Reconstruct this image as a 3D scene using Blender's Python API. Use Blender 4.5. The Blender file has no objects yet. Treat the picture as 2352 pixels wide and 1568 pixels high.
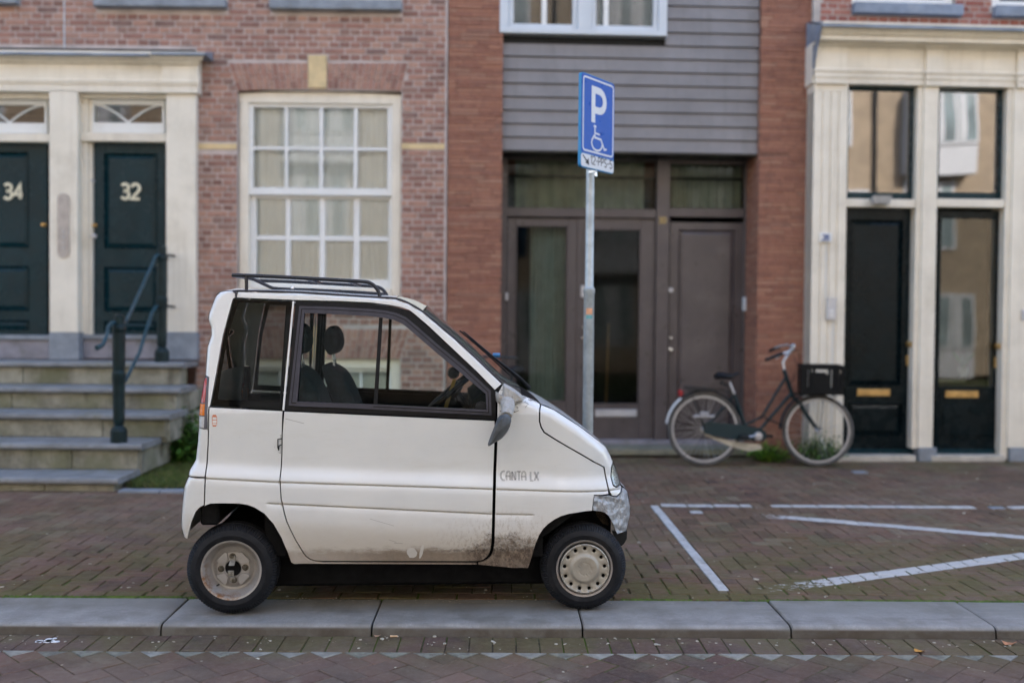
import bpy, math, random
import numpy as np
from mathutils import Vector, Matrix
from mathutils.geometry import delaunay_2d_cdt

random.seed(7); rng = np.random.default_rng(7)
SC = bpy.context.scene
COL = SC.collection

# ------------------------------------------------------------------ camera
CAM_H = 1.45
FPX = 2352 * 35 / 36
PITCH, ROLL = 0.02317, 0.0085
_r0 = Vector((1, 0, 0)); _f = Vector((0, math.cos(PITCH), -math.sin(PITCH))); _u0 = _r0.cross(_f)
_R = math.cos(ROLL) * _r0 + math.sin(ROLL) * _u0
_U = -math.sin(ROLL) * _r0 + math.cos(ROLL) * _u0
CAM = Vector((0, 0, CAM_H))
cd = bpy.data.cameras.new('camera'); cam = bpy.data.objects.new('camera', cd); COL.objects.link(cam)
cd.lens = 35; cd.sensor_width = 36; cd.clip_end = 500; cd.clip_start = 0.05
m = Matrix((( _R.x, _U.x, -_f.x, 0), (_R.y, _U.y, -_f.y, 0), (_R.z, _U.z, -_f.z, CAM_H), (0, 0, 0, 1)))
cam.matrix_world = m
cd.dof.use_dof = True; cd.dof.focus_distance = 4.75; cd.dof.aperture_fstop = 1.0
SC.camera = cam

# ------------------------------------------------------------------ sky, sun, exposure
SUN_EL, SUN_AZ = math.radians(36), math.radians(22)      # azimuth clockwise from +Y: the sun stands behind the row of houses
w = bpy.data.worlds.new('World'); SC.world = w; w.use_nodes = True
wn = w.node_tree; bg = wn.nodes['Background']
sky = wn.nodes.new('ShaderNodeTexSky'); sky.sky_type = 'NISHITA'; sky.sun_disc = False
sky.sun_elevation = SUN_EL; sky.sun_rotation = SUN_AZ; sky.air_density = 1.0; sky.dust_density = 1.6; sky.ozone_density = 1.0
wn.links.new(sky.outputs[0], bg.inputs[0]); bg.inputs[1].default_value = 0.15
sl = bpy.data.lights.new('sun', 'SUN'); so = bpy.data.objects.new('sun', sl); COL.objects.link(so)
sl.energy = 2.0; sl.angle = math.radians(0.6); sl.color = (1.0, 0.93, 0.84)
sd = Vector((math.sin(SUN_AZ) * math.cos(SUN_EL), math.cos(SUN_AZ) * math.cos(SUN_EL), math.sin(SUN_EL)))
so.rotation_euler = sd.to_track_quat('Z', 'Y').to_euler(); so.location = (0, 5, 30)
SC.view_settings.view_transform = 'Standard'; SC.view_settings.look = 'None'
SC.view_settings.exposure = 2.38; SC.view_settings.gamma = 1; SC.view_settings.use_curve_mapping = False
SC.cycles.max_bounces = 7; SC.cycles.transparent_max_bounces = 16; SC.cycles.caustics_reflective = False
SC.cycles.caustics_refractive = False

# ------------------------------------------------------------------ picture -> place
def ray(px, py):
    return _R * ((px - 1176) / FPX) + _U * ((784 - py) / FPX) + _f
def G(px, py, z=0.0):
    d = ray(px, py); t = (z - CAM_H) / d.z
    p = CAM + d * t
    return (p.x, p.y)
class Frame:
    """a vertical plane through O turned by ang; local x runs along it, local y into it, z up"""
    def __init__(s, x, y, ang):
        s.o = Vector((x, y, 0)); s.ang = ang
        s.e = Vector((math.cos(ang), math.sin(ang), 0)); s.n = Vector((-math.sin(ang), math.cos(ang), 0))
    def uz(s, px, py, v=0.0):
        d = ray(px, py); o = s.o - s.n * v
        t = (o - CAM).dot(s.n) / d.dot(s.n)
        p = CAM + d * t
        return ((p - s.o).dot(s.e), p.z)
    def world(s, u, y, z):
        return s.o + s.e * u + s.n * y + Vector((0, 0, z))

# ------------------------------------------------------------------ mesh helpers
class MB:
    def __init__(s): s.v = []; s.f = []; s.r = []
    def add(s, vf, rnd=0.5, M=None):
        v, f = vf; n = len(s.v)
        if M is not None: v = [tuple(M @ Vector(p)) for p in v]
        s.v.extend(v); s.f.extend([tuple(i + n for i in q) for q in f]); s.r.extend([rnd] * len(v)); return s
def box(x0, x1, y0, y1, z0, z1, b=0.0):
    if x0 > x1: x0, x1 = x1, x0
    if y0 > y1: y0, y1 = y1, y0
    if z0 > z1: z0, z1 = z1, z0
    b = min(b, (x1 - x0) * .4, (y1 - y0) * .4, (z1 - z0) * .4)
    if b <= 0:
        v = [(x, y, z) for z in (z0, z1) for y in (y0, y1) for x in (x0, x1)]
        return v, [(0, 2, 3, 1), (4, 5, 7, 6), (0, 1, 5, 4), (2, 6, 7, 3), (0, 4, 6, 2), (1, 3, 7, 5)]
    X, Y, Z = (x0, x1), (y0, y1), (z0, z1); v = []; idx = {}
    for i in (0, 1):
        for j in (0, 1):
            for k in (0, 1):
                sx, sy, sz = (1 if i == 0 else -1), (1 if j == 0 else -1), (1 if k == 0 else -1)
                c = (X[i], Y[j], Z[k])
                for a in range(3):
                    p = [c[0] + sx * b, c[1] + sy * b, c[2] + sz * b]; p[a] = c[a]
                    idx[(i, j, k, a)] = len(v); v.append(tuple(p))
    f = []
    def q(*k): f.append(tuple(idx[t] for t in k))
    for a in range(3):
        o1, o2 = [t for t in range(3) if t != a]
        for sgn in (0, 1):
            ks = []
            for (p1, p2) in ((0, 0), (1, 0), (1, 1), (0, 1)):
                c = [0, 0, 0]; c[a] = sgn; c[o1] = p1; c[o2] = p2; ks.append((*c, a))
            flip = (sgn == 1) ^ (a == 1)
            q(*(ks if flip else ks[::-1]))
    for a in range(3):                       # edges along axis a
        o1, o2 = [t for t in range(3) if t != a]
        for p1 in (0, 1):
            for p2 in (0, 1):
                c0 = [0, 0, 0]; c0[o1] = p1; c0[o2] = p2; c1 = list(c0); c1[a] = 1
                q((*c0, o1), (*c1, o1), (*c1, o2), (*c0, o2))
    for i in (0, 1):
        for j in (0, 1):
            for k in (0, 1): q((i, j, k, 0), (i, j, k, 1), (i, j, k, 2))
    return v, f
def tube(path, r, n=8, closed=False, caps=True, flat=None):
    P = [Vector(p) for p in path]; L = len(P); v = []; f = []
    rr = r if isinstance(r, (list, tuple)) else [r] * L
    up = None
    for i, p in enumerate(P):
        a = P[(i - 1) % L] if (closed or i > 0) else p; b = P[(i + 1) % L] if (closed or i < L - 1) else p
        t = (b - a)
        t = t.normalized() if t.length > 1e-9 else Vector((0, 0, 1))
        if up is None:
            up = Vector((0, 0, 1)) if abs(t.z) < .9 else Vector((0, 1, 0))
        s_ = t.cross(up)
        if s_.length < 1e-4: s_ = t.cross(Vector((1, 0, 0)))
        s_.normalize(); w_ = s_.cross(t).normalized(); up = w_
        for k in range(n):
            an = 2 * math.pi * k / n
            c, q = math.cos(an), math.sin(an)
            if flat: q *= flat
            v.append(tuple(p + (s_ * c + w_ * q) * rr[i]))
    for i in range(L if closed else L - 1):
        j = (i + 1) % L
        for k in range(n):
            k2 = (k + 1) % n
            f.append((i * n + k, i * n + k2, j * n + k2, j * n + k))
    if caps and not closed:
        f.append(tuple(range(n))[::-1]); f.append(tuple((L - 1) * n + k for k in range(n)))
    return v, f
def lathe(prof, n=24, axis='z', c=(0, 0, 0), a0=0.0, sweep=None, alt=None):
    """prof: (radius, height along axis)"""
    v = []; f = []; m_ = len(prof); full = sweep is None; N = n if full else n + 1
    for i in range(N):
        an = a0 + (2 * math.pi if full else sweep) * i / n
        for j, (r, h) in enumerate(prof):
            if alt and alt[j]: r = r - alt[j] * (i % 2)
            x, y = r * math.cos(an), r * math.sin(an)
            p = {'z': (x, y, h), 'y': (x, h, y), 'x': (h, x, y)}[axis]
            v.append((p[0] + c[0], p[1] + c[1], p[2] + c[2]))
    for i in range(n):
        i2 = (i + 1) % n if full else i + 1
        for j in range(m_ - 1):
            q = (i * m_ + j, i2 * m_ + j, i2 * m_ + j + 1, i * m_ + j + 1)
            f.append(q if axis != 'y' else q[::-1])
    return v, f
def prism(poly, plane, d0, d1):
    """extrude a 2-D polygon; plane 'xz' (along y), 'yz' (along x), 'xy' (along z)"""
    def P(a, b, d): return {'xz': (a, d, b), 'yz': (d, a, b), 'xy': (a, b, d)}[plane]
    n = len(poly); v = [P(a, b, d0) for a, b in poly] + [P(a, b, d1) for a, b in poly]
    f = [tuple(range(n)), tuple(range(2 * n - 1, n - 1, -1))]
    for i in range(n): j = (i + 1) % n; f.append((i, i + n, j + n, j))
    return v, f
def ribbon(path, w_, closed=False):
    """flat stroke in 2-D -> list of polygon points strip (a,b) verts and quads"""
    P = [Vector(p) for p in path]; n = len(P); L = []; 
    for i, p in enumerate(P):
        a = P[i - 1] if (i > 0 or closed) else None; b = P[(i + 1) % n] if (i < n - 1 or closed) else None
        ds = []
        if a is not None and (p - a).length > 1e-9: ds.append((p - a).normalized())
        if b is not None and (b - p).length > 1e-9: ds.append((b - p).normalized())
        t = sum(ds, Vector((0, 0))); 
        t = t.normalized() if t.length > 1e-6 else ds[0]
        k = 1.0
        if len(ds) == 2: k = 1 / max(.5, math.sqrt(max(.01, (1 + ds[0].dot(ds[1])) / 2)))
        nn = Vector((-t.y, t.x)) * (w_ / 2 * k)
        L.append((p + nn, p - nn))
    return L
def arc(cx, cy, rx, ry, a0, a1, n=10):
    return [(cx + rx * math.cos(math.radians(a0 + (a1 - a0) * i / n)), cy + ry * math.sin(math.radians(a0 + (a1 - a0) * i / n))) for i in range(n + 1)]
GLYPH = {   # strokes on a 0..1 wide, 0..1 high cell: (advance, [paths])
 '1': (.5, [[(.05, .78), (.3, 1), (.3, 0)]]),
 '2': (.85, [arc(.36, .7, .34, .3, 160, -25, 12) + [(.02, 0), (.72, 0)]]),
 '3': (.85, [arc(.32, .76, .3, .24, 150, -90, 12) + arc(.32, .27, .34, .27, 90, -150, 12)]),
 '4': (.85, [[(.52, 0), (.52, 1), (.02, .3), (.72, .3)]]),
 '5': (.85, [[(.62, 1), (.12, 1), (.06, .55)] + arc(.32, .31, .34, .31, 125, -150, 12)]),
 '8': (.85, [arc(.35, .76, .27, .24, -90, 270, 16) , arc(.35, .27, .33, .27, 90, 450, 16)]),
 '0': (.85, [arc(.35, .5, .33, .5, 0, 360, 20)]),
 'P': (.8, [[(.05, 0), (.05, 1), (.35, 1)] + arc(.35, .74, .28, .26, 90, -90, 8) + [(.05, .48)]]),
 'S': (.8, [arc(.33, .75, .28, .25, 30, 270, 10) + arc(.33, .25, .3, .25, 90, -150, 10)]),
 '-': (.6, [[(.05, .48), (.45, .48)]]),
 'C': (.75, [arc(.45, .5, .42, .5, 70, 290, 16)]),
 'A': (.78, [[(.1, 0), (.1, .62)] + arc(.36, .62, .26, .38, 180, 0, 10) + [(.62, 0)], [(-.06, .45), (.62, .45)]]),
 'N': (.78, [[(.1, 0), (.1, .98)], [(.1, .98), (.56, .04)], [(.58, .02), (.58, 1)]]),
 'T': (.62, [[(-.02, 1), (.6, 1)], [(.29, 1), (.29, 0)]]),
 'L': (.6, [[(.08, 1), (.08, 0), (.48, 0)]]),
 'X': (.8, [[(.02, 1), (.62, 0)], [(.62, 1), (.02, 0)]]),
 ' ': (.45, [])}
def text_mb(mb, s_, x, z, h, wd, stroke, fn, depth=.001, double=0):
    """lay strokes as thin raised ribbons; fn(a, b, d) maps to a 3-D point"""
    for ch in s_:
        adv, paths = GLYPH[ch]
        for p in paths:
            pts = [(x + a * wd, z + b * h) for a, b in p]
            sets = [pts]
            if double:
                L = ribbon(pts, double); sets = [[tuple(a) for a, b in L], [tuple(b) for a, b in L]]
            for q in sets:
                strip(mb, ribbon(q, stroke), fn, depth)
        x += adv * wd
def strip(mb, L, fn, depth, closed=False):
    v = []; f = []
    for a, b in L:
        v += [fn(a[0], a[1], depth), fn(b[0], b[1], depth), fn(a[0], a[1], 0), fn(b[0], b[1], 0)]
    n = len(L)
    for i in range(n if closed else n - 1):
        p, q = 4 * i, 4 * ((i + 1) % n)
        f += [(p, q, q + 1, p + 1), (p, p + 2, q + 2, q), (p + 1, q + 1, q + 3, p + 3)]
    mb.add((v, f))
def link(o, parent=None):
    COL.objects.link(o)
    if parent is not None: o.parent = parent
    return o
def obj(name, mb, mat, parent=None, smooth=None, loc=None):
    me = bpy.data.meshes.new(name); me.from_pydata(mb.v, [], mb.f)
    at = me.attributes.new('rnd', 'FLOAT', 'POINT'); at.data.foreach_set('value', mb.r)
    if mat: me.materials.append(mat)
    if smooth:
        me.polygons.foreach_set('use_smooth', [True] * len(me.polygons)); me.set_sharp_from_angle(angle=math.radians(smooth))
    me.update()
    o = bpy.data.objects.new(name, me)
    if loc is not None: o.location = loc
    return link(o, parent)
def tag(o, label=None, cat=None, group=None, kind=None):
    if label: o['label'] = label
    if cat: o['category'] = cat
    if group: o['group'] = group
    if kind: o['kind'] = kind
    return o
def thing(name, label, cat, loc=(0, 0, 0), rz=0.0, group=None):
    o = bpy.data.objects.new(name, None); o.location = loc; o.rotation_euler = (0, 0, rz); o.empty_display_size = .1
    return tag(link(o), label, cat, group)

# ------------------------------------------------------------------ materials
def srgb(h):
    c = [int(h[i:i + 2], 16) / 255 for i in (0, 2, 4)]
    return tuple(x / 12.92 if x <= .04045 else ((x + .055) / 1.055) ** 2.4 for x in c) + (1,)
class NT:
    def __init__(s, name):
        s.m = bpy.data.materials.new(name); s.m.use_nodes = True; s.t = s.m.node_tree; s.t.nodes.clear()
        s.out = s.n('ShaderNodeOutputMaterial'); s.p = s.n('ShaderNodeBsdfPrincipled'); s.l(s.p.outputs[0], s.out.inputs[0])
        s.geo = s.n('ShaderNodeNewGeometry')
    def n(s, t, **k):
        x = s.t.nodes.new(t)
        for a, b in k.items(): setattr(x, a, b)
        return x
    def l(s, a, b): s.t.links.new(a, b)
    def noise(s, scale, detail=3, rough=.55, vec=None, stretch=None):
        x = s.n('ShaderNodeTexNoise'); x.inputs['Scale'].default_value = scale; x.inputs['Detail'].default_value = detail
        x.inputs['Roughness'].default_value = rough
        v = vec or s.geo.outputs['Position']
        if stretch:
            mp = s.n('ShaderNodeMapping'); mp.inputs['Scale'].default_value = stretch; s.l(v, mp.inputs[0]); v = mp.outputs[0]
        s.l(v, x.inputs['Vector']); return x.outputs[0]
    def ramp(s, fac, a, b, ca=0.0, cb=1.0):
        x = s.n('ShaderNodeMapRange'); x.interpolation_type = 'SMOOTHSTEP'
        x.inputs[1].default_value = a; x.inputs[2].default_value = b; x.inputs[3].default_value = ca; x.inputs[4].default_value = cb
        s.l(fac, x.inputs[0]); return x.outputs[0]
    def mix(s, fac, a, b, mode='MIX'):
        x = s.n('ShaderNodeMix', data_type='RGBA', blend_type=mode)
        for i, val in ((0, fac), (6, a), (7, b)):
            if isinstance(val, (float, int)): x.inputs[i].default_value = val
            elif isinstance(val, tuple): x.inputs[i].default_value = val if len(val) == 4 else (*val, 1)
            else: s.l(val, x.inputs[i])
        return x.outputs[2]
    def math(s, op, a, b=0.0, c=0.0):
        x = s.n('ShaderNodeMath', operation=op)
        for i, val in ((0, a), (1, b), (2, c)):
            if isinstance(val, (float, int)): x.inputs[i].default_value = val
            else: s.l(val, x.inputs[i])
        return x.outputs[0]
    def sep(s, v):
        x = s.n('ShaderNodeSeparateXYZ'); s.l(v, x.inputs[0]); return x.outputs
    def attr(s, name):
        x = s.n('ShaderNodeAttribute', attribute_name=name); return x.outputs['Fac']
    def cramp(s, fac, cols):
        x = s.n('ShaderNodeValToRGB'); e = x.color_ramp.elements
        while len(e) < len(cols): e.new(.5)
        for i, (p, c) in enumerate(cols): e[i].position = p; e[i].color = (*c[:3], 1)
        s.l(fac, x.inputs[0]); return x.outputs[0]
    def bump(s, h, strength=.3, dist=.005):
        x = s.n('ShaderNodeBump'); x.inputs['Strength'].default_value = strength; x.inputs['Distance'].default_value = dist
        s.l(h, x.inputs['Height']); s.l(x.outputs[0], s.p.inputs['Normal']); return x
    def fin(s, color, rough=.6, metal=0.0, spec=.5):
        if isinstance(color, tuple): s.p.inputs['Base Color'].default_value = (*color[:3], 1)
        else: s.l(color, s.p.inputs['Base Color'])
        if isinstance(rough, (int, float)): s.p.inputs['Roughness'].default_value = rough
        else: s.l(rough, s.p.inputs['Roughness'])
        s.p.inputs['Metallic'].default_value = metal; s.p.inputs['Specular IOR Level'].default_value = spec
        return s.m
def simple(name, col, rough=.5, metal=0.0, var=.25, scale=8, bump=.0, bscale=60, spec=.5, dirt=None, dscale=3, streak=None):
    t = NT(name); a = tuple(x * (1 - var) for x in col[:3]); b = tuple(min(1, x * (1 + var)) for x in col[:3])
    c = t.mix(t.ramp(t.noise(scale, 4, .6), .3, .7), a, b)
    if dirt: c = t.mix(t.math('MULTIPLY', t.ramp(t.noise(dscale, 6, .7), .5, .72), dirt[3] if len(dirt) > 3 else .7), c, tuple(dirt[:3]))
    if streak: c = t.mix(t.ramp(t.noise(7, 5, .7, stretch=(1.6, 1.6, .12)), .48, .75, 0, streak[3]), c, tuple(streak[:3])); c = t.mix(t.ramp(t.noise(1.3, 4, .7), .45, .7, 0, streak[3] * .5), c, tuple(streak[:3]))
    if bump: t.bump(t.noise(bscale, 3, .6), bump, .003)
    r = t.ramp(t.noise(scale * 2.3, 3), .3, .7, max(0, rough - .08), min(1, rough + .1))
    return t.fin(c, r, metal, spec)
def brickmat(name, cols, grime=(.05, .045, .045), gfac=.45):
    t = NT(name); r = t.attr('rnd')
    c = t.cramp(r, cols)
    n = t.noise(90, 4, .7); c = t.mix(t.ramp(n, .35, .75, 0, .45), c, (.42, .3, .25))
    c = t.mix(t.ramp(t.noise(14, 4, .65), .45, .75, 0, gfac), c, grime)
    c = t.mix(t.ramp(t.noise(1.1, 5, .6), .5, .8, 0, gfac * .9), c, grime)
    t.bump(t.noise(120, 4, .7), .5, .004)
    return t.fin(c, .85, 0, .25)
def glassmat(name, tint=(.85, .9, .88), rough=0.0, refl=1.0, dirt=0.0, ior=1.5, wob=0.0):
    t = NT(name); t.t.nodes.remove(t.p)
    tr = t.n('ShaderNodeBsdfTransparent'); tr.inputs[0].default_value = (*tint, 1)
    gl = t.n('ShaderNodeBsdfGlossy'); gl.inputs['Roughness'].default_value = rough; gl.inputs[0].default_value = (refl, refl, refl, 1)
    fr = t.n('ShaderNodeFresnel'); fr.inputs[0].default_value = ior
    if wob:
        bp = t.n('ShaderNodeBump'); bp.inputs['Strength'].default_value = wob; bp.inputs['Distance'].default_value = .02
        t.l(t.noise(1.6, 1, .3), bp.inputs['Height']); t.l(bp.outputs[0], gl.inputs['Normal'])
    mx = t.n('ShaderNodeMixShader'); t.l(fr.outputs[0], mx.inputs[0]); t.l(tr.outputs[0], mx.inputs[1]); t.l(gl.outputs[0], mx.inputs[2])
    last = mx.outputs[0]
    if dirt:
        df = t.n('ShaderNodeBsdfDiffuse'); df.inputs[0].default_value = (.45, .45, .42, 1)
        m2 = t.n('ShaderNodeMixShader'); f = t.math('MULTIPLY', t.ramp(t.noise(160, 5, .8), .4, .8), dirt)
        f = t.math('ADD', f, dirt * .3)
        t.l(f, m2.inputs[0]); t.l(last, m2.inputs[1]); t.l(df.outputs[0], m2.inputs[2]); last = m2.outputs[0]
    t.l(last, t.out.inputs[0]); return t.m

MT = {}
MT['brick_left'] = brickmat('brick_left', [(0, (.22, .105, .08)), (.3, (.34, .17, .13)), (.55, (.40, .21, .155)), (.8, (.46, .27, .20)), (1, (.19, .11, .095))])
MT['brick_mid'] = brickmat('brick_mid', [(0, (.25, .10, .065)), (.35, (.31, .128, .08)), (.7, (.345, .15, .092)), (.9, (.38, .20, .13)), (1, (.22, .095, .065))], gfac=.25)
MT['brick_right'] = brickmat('brick_right', [(0, (.25, .07, .05)), (.5, (.34, .11, .08)), (1, (.40, .17, .12))], gfac=.25)
MT['mortar_left'] = simple('mortar_left', (.50, .42, .385), .9, var=.15, scale=5, bump=.3, dirt=(.2, .17, .15, .5))
MT['mortar_mid'] = simple('mortar_mid', (.20, .10, .07), .9, var=.2, scale=5, bump=.3)
MT['mortar_right'] = simple('mortar_right', (.45, .40, .36), .9, var=.15, scale=5, bump=.3)
MT['cream'] = simple('cream_paint', (.80, .735, .62), .38, var=.05, scale=3, bump=.06, bscale=30, dirt=(.50, .44, .34, .35), dscale=2.2, streak=(.52, .46, .36, .35))
MT['white'] = simple('white_paint', (.78, .78, .76), .35, var=.04, scale=3, bump=.05, bscale=30, dirt=(.5, .48, .44, .3))
MT['yellow_stone'] = simple('yellow_stone', (.66, .50, .27), .7, var=.1, scale=9, bump=.2, dirt=(.35, .28, .15, .4))
MT['lead'] = simple('lead_sheet', (.20, .24, .30), .5, var=.2, scale=4, bump=.2, bscale=20, dirt=(.35, .38, .4, .5))
MT['green_door'] = simple('green_door_paint', (.003, .024, .032), .22, var=.15, scale=4, bump=.04, bscale=15, spec=.22)
MT['black_door'] = simple('black_door_paint', (.002, .007, .009), .25, var=.2, scale=4, bump=.04, bscale=15, spec=.18)
MT['brown_frame'] = simple('brown_frame_paint', (.082, .066, .066), .35, var=.08, scale=3, bump=.05, bscale=20, dirt=(.14, .12, .11, .3), streak=(.055, .045, .043, .5))
MT['siding'] = simple('grey_siding', (.225, .21, .21), .55, var=.08, scale=2, bump=.1, bscale=40, streak=(.15, .14, .135, .45))
MT['threshold'] = simple('threshold_stone', (.24, .23, .26), .6, var=.2, scale=5, bump=.2, dirt=(.1, .1, .06, .6))
MT['grey_white'] = simple('grey_white_paint', (.60, .64, .68), .4, var=.04, scale=3)
MT['bluestone'] = simple('bluestone', (.24, .265, .30), .6, var=.18, scale=7, bump=.25, bscale=90, dirt=(.12, .12, .1, .5))
MT['brass'] = simple('brass', (.55, .36, .15), .35, 1.0, var=.2)
MT['chrome'] = simple('chrome', (.65, .65, .66), .25, 1.0, var=.1)
MT['dull_silver'] = simple('dull_silver', (.5, .5, .52), .45, .6, var=.1)
MT['number'] = simple('cream_enamel', (.75, .70, .52), .4, var=.05)
MT['gold'] = simple('gold_numerals', (.38, .28, .12), .35, .3, var=.1)
MT['iron_green'] = simple('green_iron', (.004, .016, .018), .4, var=.3, scale=10, bump=.15, bscale=60, spec=.25, dirt=(.03, .025, .02, .4))
MT['black_iron'] = simple('black_iron', (.012, .013, .015), .4, var=.2)
MT['black_plastic'] = simple('black_plastic', (.009, .010, .012), .5, var=.2, scale=20, bump=.05, spec=.3)
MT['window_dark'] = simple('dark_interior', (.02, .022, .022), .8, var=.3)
MT['curtain'] = simple('net_curtain', (.78, .84, .85), .9, var=.04, scale=3)
MT['glass_house'] = glassmat('window_glass', (.99, 1, 1), .0, .95, wob=.03, ior=1.5)
MT['glass_dark'] = glassmat('dark_window_glass', (.80, .84, .82), .05, .7, wob=.05, ior=1.25)
MT['glass_mirror'] = glassmat('reflecting_window_glass', (.5, .52, .52), .0, 1.0, wob=.07, ior=3.2)

def leafmat(name, cols, rough=.5):
    t = NT(name); c = t.cramp(t.attr('rnd'), cols); c = t.mix(t.ramp(t.noise(12, 3), .3, .7, 0, .4), c, (.02, .04, .01)); return t.fin(c, rough, 0, .35)
# ------------------------------------------------------------------ ground
KA = 0.012                                  # the kerb's turn against the picture plane
_kx, _ky = G(1176, 1376)
KF = Frame(_kx, _ky, KA)                    # back edge of the kerb top
_fx, _fy = G(1176, 1434)
KW = (_ky - _fy)                            # kerb width
RZ = -0.055
def kf(px, py, z=0.0):                      # ground pixel -> kerb frame (along, deep)
    x, y = G(px, py, z); d = Vector((x, y, 0)) - KF.o
    return d.dot(KF.e), d.dot(KF.n)

def groundmat(name, paint=True, road=False):
    t = NT(name); r = t.attr('rnd'); pos = t.geo.outputs['Position']
    if road: c = t.cramp(r, [(0, (.060, .034, .028)), (.35, (.095, .050, .039)), (.7, (.075, .054, .043)), (.88, (.135, .066, .052)), (1, (.11, .095, .072))])
    else: c = t.cramp(r, [(0, (.082, .044, .032)), (.35, (.140, .073, .048)), (.7, (.180, .098, .064)), (.9, (.120, .090, .054)), (1, (.22, .16, .105))])
    c = t.mix(t.ramp(t.noise(55, 5, .75), .4, .8, 0, .55), c, (.19, .15, .125))
    c = t.mix(t.ramp(t.noise(7, 5, .7), .45, .75, 0, .55), c, (.045, .035, .032))
    c = t.mix(t.ramp(t.noise(.9, 5, .65), .42, .66, 0, .5), c, (.21, .145, .11))
    c = t.mix(t.ramp(t.noise(3.4, 6, .75), .52, .7, 0, .4), c, (.25, .21, .17))
    xyz = t.sep(pos)
    # moss film: strongest towards the kerb and behind the car, patchy
    near = t.ramp(xyz[1], 5.1, 7.6, 1.0, .25) if not road else t.ramp(xyz[1], 4.1, 4.6, .08, .7)
    far = t.ramp(xyz[1], 9.0, 10.0, 0.0, .7)
    mm = t.math('MULTIPLY', t.ramp(t.noise(1.7, 7, .72), .36, .60), t.math('MAXIMUM', near, far))
    c = t.mix(t.math('MULTIPLY', mm, .78), c, (.095, .088, .022))
    # lichen specks and grit
    c = t.mix(t.ramp(t.noise(300, 2, .5), .74, .8, 0, .6), c, (.45, .42, .38))
    if paint:
        nz = t.noise(26, 6, .75); edge = t.noise(11, 5, .7)
        total = None
        for (a, b, hw, f0, f1) in PAINT:
            d = (b[0] - a[0], b[1] - a[1]); L = math.hypot(*d); ex, ey = d[0] / L, d[1] / L
            along = t.math('ADD', t.math('MULTIPLY', t.math('SUBTRACT', xyz[0], a[0]), ex), t.math('MULTIPLY', t.math('SUBTRACT', xyz[1], a[1]), ey))
            across = t.math('ABSOLUTE', t.math('ADD', t.math('MULTIPLY', t.math('SUBTRACT', xyz[0], a[0]), -ey), t.math('MULTIPLY', t.math('SUBTRACT', xyz[1], a[1]), ex)))
            across = t.math('ADD', across, t.math('MULTIPLY', t.math('SUBTRACT', edge, .5), .022))
            mk = t.math('MULTIPLY', t.ramp(across, hw - .004, hw + .004, 1, 0), t.ramp(along, 0, .02))
            wear = t.ramp(along, f0, f1, .60, .36)          # worn away at the near end
            mk = t.math('MULTIPLY', mk, t.ramp(t.math('SUBTRACT', nz, wear), -.02, .06, 0, 1))
            total = mk if total is None else t.math('MAXIMUM', total, mk)
        c = t.mix(t.math('MULTIPLY', total, .92), c, (.52, .51, .49))
    t.bump(t.noise(70, 5, .75), .55, .006)
    return t.fin(c, t.ramp(t.noise(20, 3), .3, .7, .62, .85), 0, .35)

PAINT = [((*G(1725, 1182),), (*G(2352, 1233),), .062, .0, .40), ((*G(1700, 1362),), (*G(2352, 1275),), .062, .05, .95)]
MT['paver'] = groundmat('pavement_clinker'); MT['road_paver'] = groundmat('road_clinker', False, True)
def beddingmat(name):
    t = NT(name)
    c = t.mix(t.ramp(t.noise(30, 5, .7), .4, .7), (.05, .04, .03), (.15, .12, .09))
    xyz = t.sep(t.geo.outputs['Position'])
    k = t.math('MULTIPLY', t.ramp(t.noise(2.6, 5, .65), .38, .6), t.ramp(xyz[1], 4.6, 7.5, 1.0, .35))
    c = t.mix(k, c, (.07, .11, .018)); t.bump(t.noise(150, 4, .8), .6, .006)
    return t.fin(c, .95, 0, .1)
MT['bedding'] = beddingmat('mossy_sand')
MT['far_pave'] = simple('far_paving', (.10, .07, .06), .85, var=.3, scale=9, bump=.4, bscale=8)
MT['white_block'] = simple('white_marking_block', (.47, .465, .45), .75, var=.15, scale=25, bump=.4, bscale=90, dirt=(.24, .215, .18, .8), dscale=9)
MT['triangle'] = simple('pale_triangle_block', (.23, .22, .19), .8, var=.2, scale=20, bump=.3, bscale=90, dirt=(.12, .11, .09, .6), dscale=14)
MT['triangle_dull'] = simple('worn_triangle_block', (.17, .165, .13), .85, var=.3, scale=25, bump=.3, bscale=90, dirt=(.09, .07, .055, .9), dscale=18)
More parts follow.
